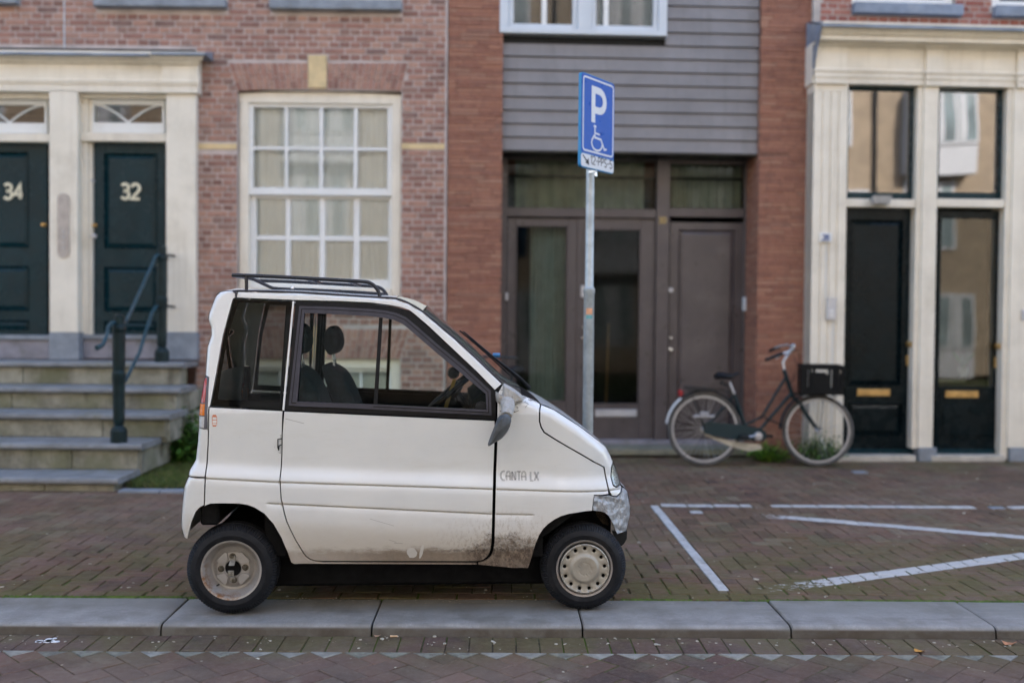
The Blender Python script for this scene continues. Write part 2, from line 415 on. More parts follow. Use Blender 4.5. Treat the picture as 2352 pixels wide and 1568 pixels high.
def kerbmat():
    t = NT('kerb_granite'); c = t.mix(t.ramp(t.noise(7, 5, .65), .3, .7), (.235, .222, .205), (.34, .325, .305))
    c = t.mix(t.ramp(t.noise(55, 5, .8), .4, .7, 0, .45), c, (.20, .185, .165))
    c = t.mix(t.ramp(t.noise(260, 3, .7), .35, .75, 0, .55), c, (.16, .16, .17))
    c = t.mix(t.ramp(t.noise(420, 2, .5), .62, .75, 0, .6), c, (.6, .6, .6))
    xyz = t.sep(t.geo.outputs['Position'])
    mo = t.math('MULTIPLY', t.ramp(xyz[1], _ky - .10, _ky - .01), t.ramp(t.noise(9, 5, .7), .4, .65))
    c = t.mix(t.math('MULTIPLY', mo, .55), c, (.09, .095, .05))
    low = t.ramp(xyz[2], -.012, -.024); c = t.mix(t.math('MULTIPLY', low, t.ramp(t.noise(6, 4, .6), .2, .6, .8, 1.0)), c, (.075, .060, .045))
    c = t.mix(t.math('MULTIPLY', t.ramp(xyz[1], _ky - KW + .16, _ky - KW + .26), t.ramp(t.noise(5, 5, .7), .3, .6, .25, .75)), c, (.20, .195, .175))
    c = t.mix(t.math('MULTIPLY', t.ramp(t.noise(3.3, 5, .7), .46, .66), .6), c, (.15, .14, .12))
    c = t.mix(t.math('MULTIPLY', t.ramp(t.noise(5, 5, .7, stretch=(.35, 3, 1)), .55, .68), .45), c, (.12, .115, .11)); c = t.mix(t.ramp(t.noise(34, 4, .7), .64, .72, 0, .5), c, (.14, .13, .11))
    t.bump(t.noise(220, 4, .8), .45, .003)
    return t.fin(c, .62, 0, .4)
MT['kerb'] = kerbmat()

def sheet(name, x0, x1, y0, y1, z, mat, fr=KF):
    mb = MB(); pts = [fr.world(x, y, 0) for x, y in ((x0, y0), (x1, y0), (x1, y1), (x0, y1))]
    mb.add(([(p.x, p.y, z) for p in pts], [(0, 1, 2, 3)])); o = obj(name, mb, mat); return tag(o, kind='structure')
ground = sheet('ground', -60, 60, -45, 45, -.20, MT['far_pave'])
def slab(name, x0, x1, y0, y1, z0, z1, mat):
    o = obj(name, MB().add(box(x0, x1, y0, y1, z0, z1)), mat, loc=KF.world(0, 0, 0)); o.rotation_euler.z = KA
    return tag(o, kind='structure')
pavement = slab('pavement', -14, 14, 0.0, 6.2, -.19, -.0050, MT['bedding'])
road = slab('road', -14, 14, -9.4, -KW, -.19, RZ - .0050, MT['bedding'])
kerb = slab('kerb', -14, 14, -KW + .01, -.006, -.19, -.062, MT['bedding'])

PT = .060
def paver_mesh(lx, ly, b=.004, h=PT, taper=.0015):
    """5-sided clinker with worn arrises, top at z=0"""
    x, y = lx / 2, ly / 2
    v = [(-x, -y, -h), (x, -y, -h), (x, y, -h), (-x, y, -h), (-x, -y, -b), (x, -y, -b), (x, y, -b), (-x, y, -b),
         (-x + b * 1.3, -y + b * 1.3, 0), (x - b * 1.3, -y + b * 1.3, 0), (x - b * 1.3, y - b * 1.3, 0), (-x + b * 1.3, y - b * 1.3, 0)]
    f = [(8, 9, 10, 11)]
    for i in range(4): j = (i + 1) % 4; f += [(i, j, j + 4, i + 4), (i + 4, j + 4, j + 8, i + 8)]
    return v, f
def irregular(v, a=.0012):
    return [(x + random.uniform(-a, a), y + random.uniform(-a, a), z + random.uniform(-a, a) * .8) for x, y, z in v]
def poly_paver(pts, b=.004, h=PT):
    """clinker of any convex outline (x, y) counter-clockwise, top at z=0"""
    n = len(pts); cx = sum(p[0] for p in pts) / n; cy = sum(p[1] for p in pts) / n
    v = [(x, y, -h) for x, y in pts] + [(x, y, -b) for x, y in pts]
    for x, y in pts:
        d = math.hypot(x - cx, y - cy); k = max(0, 1 - 1.5 * b / max(d, 1e-6)); v.append((cx + (x - cx) * k, cy + (y - cy) * k, 0))
    f = [tuple(range(2 * n, 3 * n))]
    for i in range(n): j = (i + 1) % n; f += [(i, j, j + n, i + n), (i + n, j + n, j + 2 * n, i + 2 * n)]
    return v, f
def clip(poly, fn):
    """keep the part of a convex polygon where fn(p) >= 0"""
    out = []; n = len(poly)
    for i in range(n):
        a, b = poly[i], poly[(i + 1) % n]; fa, fb = fn(a), fn(b)
        if fa >= 0: out.append(a)
        if (fa >= 0) != (fb >= 0):
            t_ = fa / (fa - fb); out.append((a[0] + (b[0] - a[0]) * t_, a[1] + (b[1] - a[1]) * t_))
    return out
def area(p): return abs(sum(p[i][0] * p[(i + 1) % len(p)][1] - p[(i + 1) % len(p)][0] * p[i][1] for i in range(len(p)))) / 2 if len(p) > 2 else 0
def project(p):
    d = Vector(p) - CAM; q = d.dot(_f)
    return (1176 + d.dot(_R) / q * FPX, 784 - d.dot(_U) / q * FPX, q)
def in_view(p, mgn=30):
    x, y, q = project(p); return q > .1 and -mgn < x < 2352 + mgn and -mgn < y < 1568 + mgn

def lay(parent, pieces, mat, zt, name='paver', limit=298, nearest=None, skip_hidden=None):
    """pieces: list of (poly in kerb frame). The most visible become objects, the rest one mesh."""
    best = []; rest = MB()
    for pl in pieces:
        cx = sum(p[0] for p in pl) / len(pl); cy = sum(p[1] for p in pl) / len(pl)
        wp = KF.world(cx, cy, zt); vis = in_view(wp, -10) and not (skip_hidden and skip_hidden(wp))
        best.append((0 if vis else 1, wp.y, cx, cy, pl))
    best.sort(key=lambda b: (b[0], b[1])); cache = {}
    for i, (hid, _, cx, cy, pl) in enumerate(best):
        loc = [(x - cx, y - cy) for x, y in pl]; a_ = random.uniform(-.008, .008)
        dz = random.gauss(0, .0011); tx, ty = random.gauss(0, .006), random.gauss(0, .006)
        # the ground is uneven: gentle swells
        dz += .004 * math.sin(cx * 1.7 + .6) * math.sin(cy * 2.3) * min(1, cy * 2 if cy > 0 else (-KW - cy) * 2)
        dz = max(dz, -.0012)
        if i < limit and not hid:
            key = tuple((round(x, 2), round(y, 2)) for x, y in loc); key = (key, random.randrange(5))
            if key not in cache:
                mb = MB(); v, f = poly_paver(loc); mb.add((irregular(v), f), random.random())
                me = bpy.data.meshes.new(name); me.from_pydata(mb.v, [], mb.f)
                me.attributes.new('rnd', 'FLOAT', 'POINT').data.foreach_set('value', mb.r); me.materials.append(mat); cache[key] = me
            o = bpy.data.objects.new(name, cache[key]); p = KF.world(cx, cy, zt + dz); o.parent = parent
            o.location = (cx, cy, zt + dz); o.rotation_euler = (tx, ty, a_); COL.objects.link(o)
        else:
            v, f = poly_paver(loc); M = Matrix.Translation((cx, cy, zt + dz)) @ Matrix.Rotation(a_, 4, 'Z') @ Matrix.Rotation(tx, 4, 'X') @ Matrix.Rotation(ty, 4, 'Y')
            rest.add((irregular(v), f), random.random(), M)
    o = obj(name + '_field', rest, mat, parent); o['kind'] = 'stuff'
    return best

A = .105; J = .0035
# markings built of white blocks: positions in the kerb frame
marks = []
u0, d0 = kf(1506, 1160); u1, d1 = kf(1656, 1355)
um = (u0 + u1) / 2
n_b = 8; seg = (d0 - d1) / n_b
for i in range(n_b): marks.append((um - .033, um + .033, d1 + seg * i, d1 + seg * (i + 1)))
top0 = kf(1514, 1165)[0]
dz0 = d0 + .005
x_ = top0 + .03; xe = kf(2250, 1165)[0]; xg0, xg1 = kf(1728, 1162)[0], kf(1772, 1162)[0]
while x_ < xe:
    a_, b_ = x_, min(x_ + .203, xe)
    if a_ < xg0: b_ = min(b_, xg0)
    elif b_ > xg1: a_ = max(a_, xg1)
    if b_ - a_ > .03 and not (a_ >= xg0 and b_ <= xg1): marks.append((a_, b_, dz0 - .05, dz0 + .05))
    x_ += .206
x_ = kf(2318, 1165)[0]
for i in range(4): marks.append((x_ + .206 * i, x_ + .206 * i + .203, dz0 - .05, dz0 + .05))
for px_, py_ in ((1600, 1175),):
    a_, b_ = kf(px_, py_); marks.append((a_ - .05, a_ + .05, b_ - .045, b_ + .045))
def cut_marks(pl):
    """a clinker loses what a marking block covers"""
    xs = [p[0] for p in pl]; ys = [p[1] for p in pl]; x0, x1, y0, y1 = min(xs), max(xs), min(ys), max(ys)
    out = [pl]
    for mx0, mx1, my0, my1 in marks:
        if x1 <= mx0 or x0 >= mx1 or y1 <= my0 or y0 >= my1: continue
        nxt = []
        for q in out:
            c_ = q
            for fn in (lambda p: mx0 - J - p[0], lambda p: p[0] - mx1 - J, lambda p: my0 - J - p[1], lambda p: p[1] - my1 - J):
                s_ = clip(c_, fn)
                if area(s_) > .0012: nxt.append(s_)
                c_ = clip(c_, lambda p: -fn(p))
                if area(c_) < 1e-5: break
        out = nxt
    return out
pieces = []
# border row laid lengthways beside the kerb
x_ = -8.0
while x_ < 8.5:
    pieces.append([(x_ + J, .012), (x_ + .2 - J, .012), (x_ + .2 - J, .012 + A - J), (x_ + J, .012 + A - J)]); x_ += .203
Y0 = .012 + A + J
xs0, xs1, ny = -66, 80, 57
for gx in range(xs0, xs1):
    for gy in range(-1, ny):
        k = (gx - gy) % 4
        if k == 0: q = (gx, gy, 2, 1)
        elif k == 3: q = (gx, gy, 1, 2)
        else: continue
        X0, Z0 = q[0] * A, Y0 + q[1] * A; X1, Z1 = X0 + q[2] * A, Z0 + q[3] * A
        if Z1 <= Y0: continue
        Z0 = max(Z0, Y0); wpt = KF.world((X0 + X1) / 2, Z0, 0)
        if abs(wpt.x) > .58 * wpt.y + 1.3: continue
        pl = [(X0 + J / 2, Z0 + J / 2), (X1 - J / 2, Z0 + J / 2), (X1 - J / 2, Z1 - J / 2), (X0 + J / 2, Z1 - J / 2)]
        pieces += cut_marks(pl)
under_car = lambda p: (-1.25 < p.x < .30 and p.y < 5.75)
lay(pavement, pieces, MT['paver'], 0.0, skip_hidden=under_car)
for (x0, x1, y0, y1) in marks:
    cx, cy = (x0 + x1) / 2, (y0 + y1) / 2
    v, f = poly_paver([(x0 - cx + J, y0 - cy + J), (x1 - cx - J, y0 - cy + J), (x1 - cx - J, y1 - cy - J), (x0 - cx + J, y1 - cy - J)], .004)
    o = obj('marking_block', MB().add((irregular(v, .0018), f)), MT['white_block'], pavement, loc=(cx, cy, .001 + random.gauss(0, .0008)))
    o.rotation_euler = (random.gauss(0, .004), random.gauss(0, .004), random.gauss(0, .006))

# gutter row, pale triangles and the diagonal carriageway
rp = []; gw = .108; gl = .218; yk = -KW - .012
x_ = -4.2
while x_ < 4.4:
    rp.append([(x_ + J, yk - gl), (x_ + gw - J / 2, yk - gl), (x_ + gw - J / 2, yk), (x_ + J, yk)]); x_ += gw
yt = yk - gl - .004; B2 = gw; c45 = math.sqrt(.5)
tri = []
for gx in range(-70, 71):
    for gy in range(-70, 71):
        k = (gx - gy) % 4
        if k == 0: q = (gx, gy, 2, 1)
        elif k == 3: q = (gx, gy, 1, 2)
        else: continue
        cells = [(gx, gy), (gx + q[2] - 1, gy + q[3] - 1)]
        sums = [c[0] + c[1] for c in cells]
        if min(sums) > -1: continue
        my_ = min(sums) * B2 * c45 + yt; mx_ = (gx - gy) * B2 * c45
        if my_ < -2.6 or abs(mx_) > 4.2: continue
        wpt = KF.world(mx_, my_, 0)
        if abs(wpt.x) > .6 * max(.5, wpt.y) + .9: continue
        g = J / 2
        def rot(P4): return [((x - y) * c45, (x + y) * c45 + yt) for x, y in P4]
        keep = [c for c, s_ in zip(cells, sums) if s_ <= -2]
        for c, s_ in zip(cells, sums):
            if s_ == -1: x, y = c; tri.append(rot([(x * B2 + g, y * B2 + g), ((x + 1) * B2 - 2.5 * g, y * B2 + g), (x * B2 + g, (y + 1) * B2 - 2.5 * g)]))
        if keep:
            x0, y0 = keep[0]; x1, y1 = keep[-1]
            rp.append(rot([(x0 * B2 + g, y0 * B2 + g), ((x1 + 1) * B2 - g, y0 * B2 + g), ((x1 + 1) * B2 - g, (y1 + 1) * B2 - g), (x0 * B2 + g, (y1 + 1) * B2 - g)]))
lay(road, rp, MT['road_paver'], RZ)
for c_ in tri:
    cx = sum(p[0] for p in c_) / len(c_); cy = sum(p[1] for p in c_) / len(c_)
    v, f = poly_paver([(x - cx, y - cy) for x, y in c_], .003)
    obj('triangle_block', MB().add((irregular(v), f)), MT['triangle'] if random.random() < .62 else MT['triangle_dull'], road, loc=(cx, cy, RZ + random.gauss(0, .001)))

# kerb stones: 1 m granite-grey concrete, rounded front arris
kj = [kf(365, 1434)[0], kf(853, 1434)[0], kf(1338, 1434)[0], kf(1815, 1434)[0]]
kj = [kj[0] - 3.0, kj[0] - 2.0, kj[0] - 1.0] + kj + [kj[3] + .98, kj[3] + 1.96, kj[3] + 2.95, kj[3] + 3.9]
for a_, b_ in zip(kj[:-1], kj[1:]):
    yb, yf = -.004, -KW - .002; r_ = .030; prof = [(yb, -.12), (yb, -.006), (yb - .006, 0)]
    for k in range(3): prof.append((yb - .05 - (yb - .05 - yf - r_) * k / 2, -.0005 * k * k))
    for k in range(1, 7):
        an = math.pi / 2 * k / 6 * .93; prof.append((yf + r_ - r_ * math.sin(an), -.002 - r_ * (1 - math.cos(an))))
    prof.append((yf - .010, -.12))
    g = .004; sk = random.uniform(-.003, .003); v = []; f = []; n = len(prof)
    xs = [a_ + g, a_ + g + .006] + list(np.linspace(a_ + .12, b_ - .12, 5)) + [b_ - g - .006, b_ - g]
    for i, x in enumerate(xs):
        e = i in (0, len(xs) - 1)
        for (y, z) in prof: v.append((x - (a_ + b_) / 2, y + (.004 if e and z > -.11 else 0) * (1 if y < -.2 else -1) + random.uniform(-.0008, .0008) , z - (.005 if e else 0) + random.uniform(-.0007, .0007)))
    for i in range(len(xs) - 1):
        for j in range(n - 1): f.append((i * n + j, i * n + j + 1, (i + 1) * n + j + 1, (i + 1) * n + j))
    f.append(tuple(range(n))[::-1]); f.append(tuple((len(xs) - 1) * n + j for j in range(n)))
    o = obj('kerb_stone', MB().add((v, f)), MT['kerb'], kerb, smooth=40, loc=((a_ + b_) / 2, 0, random.gauss(0, .0015)))
    o.rotation_euler = (0, random.gauss(0, .0015), 0)
# ------------------------------------------------------------------ houses
FL = Frame(-.685, 10.30, .010)
FM = Frame(-.670, 10.305, .048)
FR = Frame(3.10, 10.27, .055)
def subtract(iv, holes):
    out = [iv]
    for a, b in holes:
        nx = []
        for x0, x1 in out:
            if b <= x0 or a >= x1: nx.append((x0, x1)); continue
            if a > x0: nx.append((x0, a))
            if b < x1: nx.append((b, x1))
        out = nx
    return out
def poly_span(poly, z):
    xs = []
    for i in range(len(poly)):
        (x0, z0), (x1, z1) = poly[i], poly[(i + 1) % len(poly)]
        if (z0 > z) != (z1 > z): xs.append(x0 + (x1 - x0) * (z - z0) / (z1 - z0))
    return [(min(xs), max(xs))] if len(xs) >= 2 else []
def brick_wall(wall, fr, u0, u1, z0, z1, holes, course, bh, L, gap, mat, yf, depth=.05, limit=0, bond='cross', proud=.005, jit=.0008, seed=1, zvis=None, cham=.003):
    rd = random.Random(seed); items = []
    n = int((z1 - z0) / course)
    for r in range(n):
        zc = z0 + course * r + bh / 2
        hs = []
        for h in holes:
            if isinstance(h, tuple):
                if h[2] < zc + bh * .45 and h[3] > zc - bh * .45: hs.append((h[0] - gap * .5, h[1] + gap * .5))
            else:
                for a, b in poly_span(h, zc): hs.append((a - gap * .5, b + gap * .5))
        if bond == 'cross':
            header = r % 2 == 1; step = (L + gap) / 2 if header else L + gap
            off = {0: 0, 1: .25 * (L + gap), 2: (L + gap) / 2, 3: .25 * (L + gap)}[r % 4]
        else: header = False; step = None; off = 0
        x = u0 - L * 2 + off
        while x < u1 + L:
            if bond == 'cross': ln = step - gap
            else: ln = L * rd.choice((.5, .72, 1, 1, .85)) ; step = ln + gap
            for a, b in subtract((max(x, u0), min(x + ln, u1)), hs):
                if b - a > .022: items.append((a, b, zc))
            x += step
    # the pieces that show whole and large become objects
    scored = []
    for a, b, zc in items:
        c = fr.world((a + b) / 2, yf, zc); px, py, q = project(c)
        hid = bool(not in_view(c, -14) or (450 < px < 1420 and py > 660) or (zvis and not zvis(px, py)))
        scored.append((hid, abs((b - a) - L), rd.random(), a, b, zc))
    scored.sort(); cache = {}; rest = MB(); k = 0
    def bv(ln):
        v, f = box(-ln / 2, ln / 2, 0, depth, -bh / 2, bh / 2, cham)
        return [(x + rd.uniform(-.0012, .0012), y + rd.uniform(-.0006, .0006), z + rd.uniform(-.0014, .0014)) for x, y, z in v], f
    for hid, _, _, a, b, zc in scored:
        ln = round((b - a) / .004) * .004; y = yf - proud + rd.gauss(0, jit); zz = zc + rd.gauss(0, .0007)
        if k < limit and not hid:
            key = (ln, rd.randrange(9))
            if key not in cache:
                me = bpy.data.meshes.new('brick'); v, f = bv(ln); me.from_pydata(v, [], f)
                me.attributes.new('rnd', 'FLOAT', 'POINT').data.foreach_set('value', [rd.random()] * len(v)); me.materials.append(mat); cache[key] = me
            o = bpy.data.objects.new('brick', cache[key]); o.parent = wall; o.location = ((a + b) / 2, y, zz); COL.objects.link(o); k += 1
        else:
            v, f = bv(b - a); rest.add(([(x + (a + b) / 2, yy + y, z + zz) for x, yy, z in v], f), rd.random())
    if rest.v: tag(obj('brickwork', rest, mat, wall), kind='stuff')
def wall_back(mb, u0, u1, z0, z1, holes, yf, depth=.28):
    """mortar bed: solid wall cut by rectangular holes, as strips"""
    us = sorted({u0, u1, *[h[0] for h in holes], *[h[1] for h in holes]}); us = [u for u in us if u0 <= u <= u1]
    for a, b in zip(us[:-1], us[1:]):
        hs = [(h[2], h[3]) for h in holes if h[0] < (a + b) / 2 < h[1]]
        for c, d in subtract((z0, z1), hs): mb.add(box(a, b, yf, yf + depth, c, d))
class H:
    """one house: its Empty and a pixel-measured box builder"""
    def __init__(s, name, label, cat, fr):
        s.fr = fr; s.root = thing(name, label, cat, tuple(fr.o), fr.ang)
    def r(s, x0, x1, y0, y1, v=0.0):
        xm, ym = (x0 + x1) / 2, (y0 + y1) / 2
        return s.fr.uz(x0, ym, v)[0], s.fr.uz(x1, ym, v)[0], s.fr.uz(xm, y1, v)[1], s.fr.uz(xm, y0, v)[1]
    def b(s, name, x0, x1, y0, y1, vf, vb, mat, parent=None, bev=.005):
        u0, u1, z0, z1 = s.r(x0, x1, y0, y1, vf)
        return obj(name, MB().add(box(u0, u1, -vf, -vb, z0, z1, bev)), mat, parent or s.root)
def moulding(name, u0, u1, prof, mat, parent, ret0=False, ret1=False):
    """run a (y, z) profile along the wall, mitred back at the ends"""
    mb = MB(); n = len(prof); ymax = max(p[0] for p in prof)
    v = []; yb0 = prof[1][0]; ym0 = min(p[0] for p in prof)
    for u, sgn, ret in ((u0, 1, ret0), (u1, -1, ret1)):
        for y, z in prof: v.append((u + (sgn * (min(y, yb0) - ym0) if ret else 0), y, z))
    f = [(i, i + n, (i + 1) % n + n, (i + 1) % n) for i in range(n)] + [tuple(range(n)), tuple(range(2 * n - 1, n - 1, -1))]
    mb.add((v, f)); return obj(name, mb, mat, parent)
def panelled(fr, name, u0, u1, z0, z1, yf, mat, parent, panels, th=.045):
    """door leaf with sunk-and-raised panels"""
    mb = MB(); us = sorted({u0, u1, *[p[0] for p in panels], *[p[1] for p in panels]})
    for a, b in zip(us[:-1], us[1:]):
        hs = [(p[2], p[3]) for p in panels if p[0] < (a + b) / 2 < p[1]]
        for c, d in subtract((z0, z1), hs): mb.add(box(a, b, yf, yf + th, c, d))
    door = obj(name, mb, mat, parent)
    for (a, b, c, d) in panels:
        pm = MB(); w1, w2 = .018, .055
        R = [(a, b, c, d, 0.0), (a + w1 * .35, b - w1 * .35, c + w1 * .35, d - w1 * .35, -.010), (a + w1, b - w1, c + w1, d - w1, .018), (a + w2, b - w2, c + w2, d - w2, .004)]
        v = []; f = []
        for (p, q, r_, s_, y) in R: v += [(p, yf + y, r_), (q, yf + y, r_), (q, yf + y, s_), (p, yf + y, s_)]
        for k in range(3):
            for i in range(4): j = (i + 1) % 4; f.append((4 * k + i, 4 * k + j, 4 * k + 4 + j, 4 * k + 4 + i))
        f.append((12, 13, 14, 15)); pm.add((v, f)); obj('door_panel', pm, mat, door)
    return door
def numerals(fr, txt, px, py, hpx, yf, mat, parent, wd=.62, st=.28, name='house_number'):
    u, z = fr.uz(px, py, -yf); s_ = hpx / FPX * 10.2; mb = MB()
    adv = sum(GLYPH[c][0] for c in txt) * s_ * wd * 1.3
    text_mb(mb, txt, u - adv / 2, z - s_ / 2, s_, s_ * wd * 1.3, s_ * st * .7, lambda a, b, d: (a, yf - d, b), .008)
    return obj(name, mb, mat, parent)
def knob(px, py, r_, fr, yf, mat, parent, name='door_knob', length=.055):
    u, z = fr.uz(px, py, -yf)
    return obj(name, MB().add(lathe([(.0, -length), (r_ * .7, -length + .002), (r_, -length * .75), (r_ * .9, -length * .5), (r_ * .35, -length * .35), (r_ * .4, -.006), (r_ * .95, -.004), (r_ * .95, 0)], 16, 'y', (u, yf, z))), mat, parent, smooth=40)
def frame_rect(mb, u0, u1, z0, z1, w_, y0, y1, bev=.004, wt=None, wb=None):
    wt = wt or w_; wb = wb or w_
    mb.add(box(u0, u0 + w_, y0, y1, z0, z1, bev)); mb.add(box(u1 - w_, u1, y0, y1, z0, z1, bev))
    mb.add(box(u0 + w_, u1 - w_, y0 + .001, y1, z1 - wt, z1, bev)); mb.add(box(u0 + w_, u1 - w_, y0 + .001, y1, z0, z0 + wb, bev))

# ================= left house
L = H('brick_house', 'brown-red brick house with cream double door portal and arched sash window, left of the car', 'house', FL)
uz = FL.uz
wall = thing('wall', None, None); wall.parent = L.root
win = L.r(545, 921, 208, 700, 0); win = (win[0], win[1], win[2], win[3])
basement = L.r(547, 919, 823, 960, 0)
portal = (-8, uz(450, 500)[0], -1, L.r(0, 470, 112, 700, 0)[3])
kst = L.r(708.6, 750.5, 128, 204)
bandL, bandR = L.r(448, 544, 330, 343), L.r(922, 1021, 330, 343)
# flat arch bricks
def flat_arch(x0t, x1t, x0b, x1b, yt, yb, camber, keyx, n, seed, parent):
    rd = random.Random(seed); out = []
    for side in (0, 1):
        xa_t, xb_t, xa_b, xb_b = ((x0t, keyx[0], x0b, keyx[0]) if side == 0 else (keyx[1], x1t, keyx[1], x1b))
        for i in range(n):
            q = []
            def pt(f, y, top): 
                a = (xa_t, xb_t) if top else (xa_b, xb_b); return a[0] + (a[1] - a[0]) * f
            cuts = (0, .52, 1) if i % 2 else (0, .34, .68, 1)
            for c0, c1 in zip(cuts[:-1], cuts[1:]):
                P = []
                for f, c in ((i / n, c0), ((i + 1) / n, c0), ((i + 1) / n, c1), (i / n, c1)):
                    xt, xb = pt(f, 0, True), pt(f, 0, False); x = xt + (xb - xt) * c
                    cam_ = camber * (1 - ((xb - (x0b + x1b) / 2) / ((x1b - x0b) / 2)) ** 2)
                    y = yt + (yb - cam_ - yt) * c
                    P.append(FL.uz(x, y))
                # inset for the joints
                cx = sum(p[0] for p in P) / 4; cz = sum(p[1] for p in P) / 4; g = .0045
                P = [(p[0] - math.copysign(g, p[0] - cx), p[1] - math.copysign(g, p[1] - cz)) for p in P]
                v, f_ = prism([(p[0] - cx, p[1] - cz) for p in P], 'xz', -.006 + rd.gauss(0, .001), .05)
                obj('arch_brick', MB().add((v, f_), rd.random() * .75 + .1), MT['brick_left'], parent, loc=(cx, 0, cz))
    return
arch = thing('window_arch', None, None); arch.parent = L.root
flat_arch(525, 937, 545, 921, 145, 210, 5, (707, 752), 13, 3, arch)
obj('keystone', MB().add(box(kst[0], kst[1], -.02, .06, kst[2], kst[3], .005)), MT['yellow_stone'], arch)
arch2 = thing('basement_arch', None, None); arch2.parent = L.root
flat_arch(522, 942, 545, 919, 755, 824, 0, (708, 750), 13, 4, arch2)
k2 = L.r(708, 750, 748, 822)
for kk in range(2):
    w_ = (k2[1] - k2[0]) / 2
    obj('keystone', MB().add(box(k2[0] + w_ * kk + .003, k2[0] + w_ * (kk + 1) - .003, -.008, .06, k2[2], k2[3], .004)), MT['yellow_stone'], arch2)
archpoly = [FL.uz(*p) for p in ((524, 144), (938, 144), (922, 211), (545, 211))]
archpoly2 = [FL.uz(*p) for p in ((521, 753), (943, 753), (920, 824), (545, 824))]
sillA, sillB, sill0 = L.r(221, 523, 0, 22), L.r(622, 924, 4, 28), L.r(-60, 47, -10, 14)
holes_r = [win, basement, portal, (kst[0], kst[1], kst[2], kst[3]), bandL, bandR, sillA, sillB, sill0]
upper = [L.r(a, b, -700, c)  for a, b, c in ((226, 518, 0), (627, 919, 4), (-60, 42, -4))]
ztop = 5.2
holes_all = holes_r + upper
uR = uz(1021, 600)[0]
mbk = MB(); wall_back(mbk, -6.5, uz(1025, 600)[0], 0, ztop, [win, basement, portal] + upper, 0.0); obj('mortar', mbk, MT['mortar_left'], wall)
brick_wall(wall, FL, -6.5, uR, .02, ztop, holes_all + [archpoly, archpoly2], .0645, .0525, .205, .012, MT['brick_left'], 0.0, limit=296, seed=11, proud=.005, zvis=lambda px, py: px < 470 or py < 660 or px > 900)
for q, nm in ((bandL, 'yellow_band'), (bandR, 'yellow_band')):
    obj(nm, MB().add(box(q[0], q[1], -.008, .05, q[2], q[3], .003)), MT['yellow_stone'], L.root)
for q in (sillA, sillB, sill0):
    obj('window_sill', MB().add(box(q[0], q[1], -.09, .1, q[2], q[3], .012)), MT['bluestone'], L.root)
for q in upper:
    mb = MB(); frame_rect(mb, q[0] + .012, q[1] - .012, q[2], q[3], .07, .05, .14)
    wf = obj('window', mb, MT['cream'], L.root); obj('pane', MB().add(box(q[0] + .08, q[1] - .08, .09, .096, q[2] + .07, q[3] - .07)), MT['glass_house'], wf)
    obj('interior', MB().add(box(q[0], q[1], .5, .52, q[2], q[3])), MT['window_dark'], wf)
# thin seam wire on the wall and the lead strip at the party wall
def vline(name, px, y0, y1, r_, yf, mat, parent, fr):
    u = fr.uz(px, (y0 + y1) / 2)[0]; z0 = fr.uz(px, y1)[1]; z1 = fr.uz(px, y0)[1]
    return obj(name, MB().add(tube([(u, yf, z0), (u, yf, z1)], r_, 6)), mat, parent)
vline('cable', 149, -40, 112, .006, -.012, MT['grey_white'], L.root, FL)
vline('joint_strip', 1023, -60, 1010, .012, -.004, MT['mortar_left'], L.root, FL)

# --- sash window
wn_ = obj('sash_window', MB(), None, L.root) if False else None
S = thing('window', None, None); S.parent = L.root
mb = MB(); u0, u1, z0, z1 = win; fw = FL.uz(568, 400)[0] - u0
mb.add(box(u0 + .006, u0 + fw, .05, .18, z0, z1 - .03, .006)); mb.add(box(u1 - fw, u1 - .006, .05, .18, z0, z1 - .03, .006))
zt = uz(730, 235)[1]
top = [(u0 + .006, zt), (u1 - .006, zt)] + [(u0 + .006 + (u1 - u0 - .012) * (1 - k / 10), z1 - .028 + .024 * (1 - (1 - 2 * k / 10) ** 2)) for k in range(11)]
mb.add(prism(top, 'xz', .048, .18)); obj('frame', mb, MT['cream'], S, smooth=20)
mb = MB(); zs = uz(730, 661)[1]; mb.add(box(u0 + fw, u1 - fw, .02, .18, z0 + .03, zs, .008)); obj('bottom_rail', mb, MT['cream'], S)
obj('sill', MB().add(box(u0, u1, -.06, .18, z0 - .01, z0 + .03, .008)), MT['bluestone'], S)
def sash(xa, xb, ya, yb, cols, rows, yf, nm):
    a, b, c, d = L.r(xa, xb, ya, yb, -yf); mb = MB(); th = .045
    xs = [FL.uz(x, (ya + yb) / 2, -yf)[0] for x in cols]; zs_ = [FL.uz(730, y, -yf)[1] for y in rows]
    mb.add(box(a, xs[0], yf, yf + th, c, d, .004)); mb.add(box(xs[-1], b, yf, yf + th, c, d, .004))
    mb.add(box(xs[0], xs[-1], yf + .001, yf + th, zs_[0], d, .004)); mb.add(box(xs[0], xs[-1], yf + .001, yf + th, c, zs_[-1], .004))
    so_ = obj(nm, mb, MT['white'], S)
    for i in range(1, len(xs) - 1, 2):
        obj('glazing_bar', MB().add(box(xs[i], xs[i + 1], yf + .004, yf + th - .005, zs_[-1], zs_[0], .003)), MT['white'], S)
    for j in range(1, len(zs_) - 1, 2):
        obj('glazing_bar', MB().add(box(xs[0], xs[-1], yf + .007, yf + th - .008, zs_[j + 1], zs_[j], .003)), MT['white'], S)
    for i in range(0, len(xs), 2):
        for j in range(0, len(zs_), 2):
            obj('pane', MB().add(box(xs[i] - .003, xs[i + 1] + .003, yf + .02, yf + .024, zs_[j + 1] - .003, zs_[j] + .003)), MT['glass_house'], S)
sash(569, 901, 236, 449, [582, 654, 661, 733, 742, 812, 821, 890], [248, 338, 345, 432], .075, 'upper_sash')
sash(574, 901, 447, 661, [589, 656, 667, 734, 747, 812, 826, 892], [458, 542, 553, 641], .125, 'lower_sash')
mb = MB(); cu = []; N_ = 90
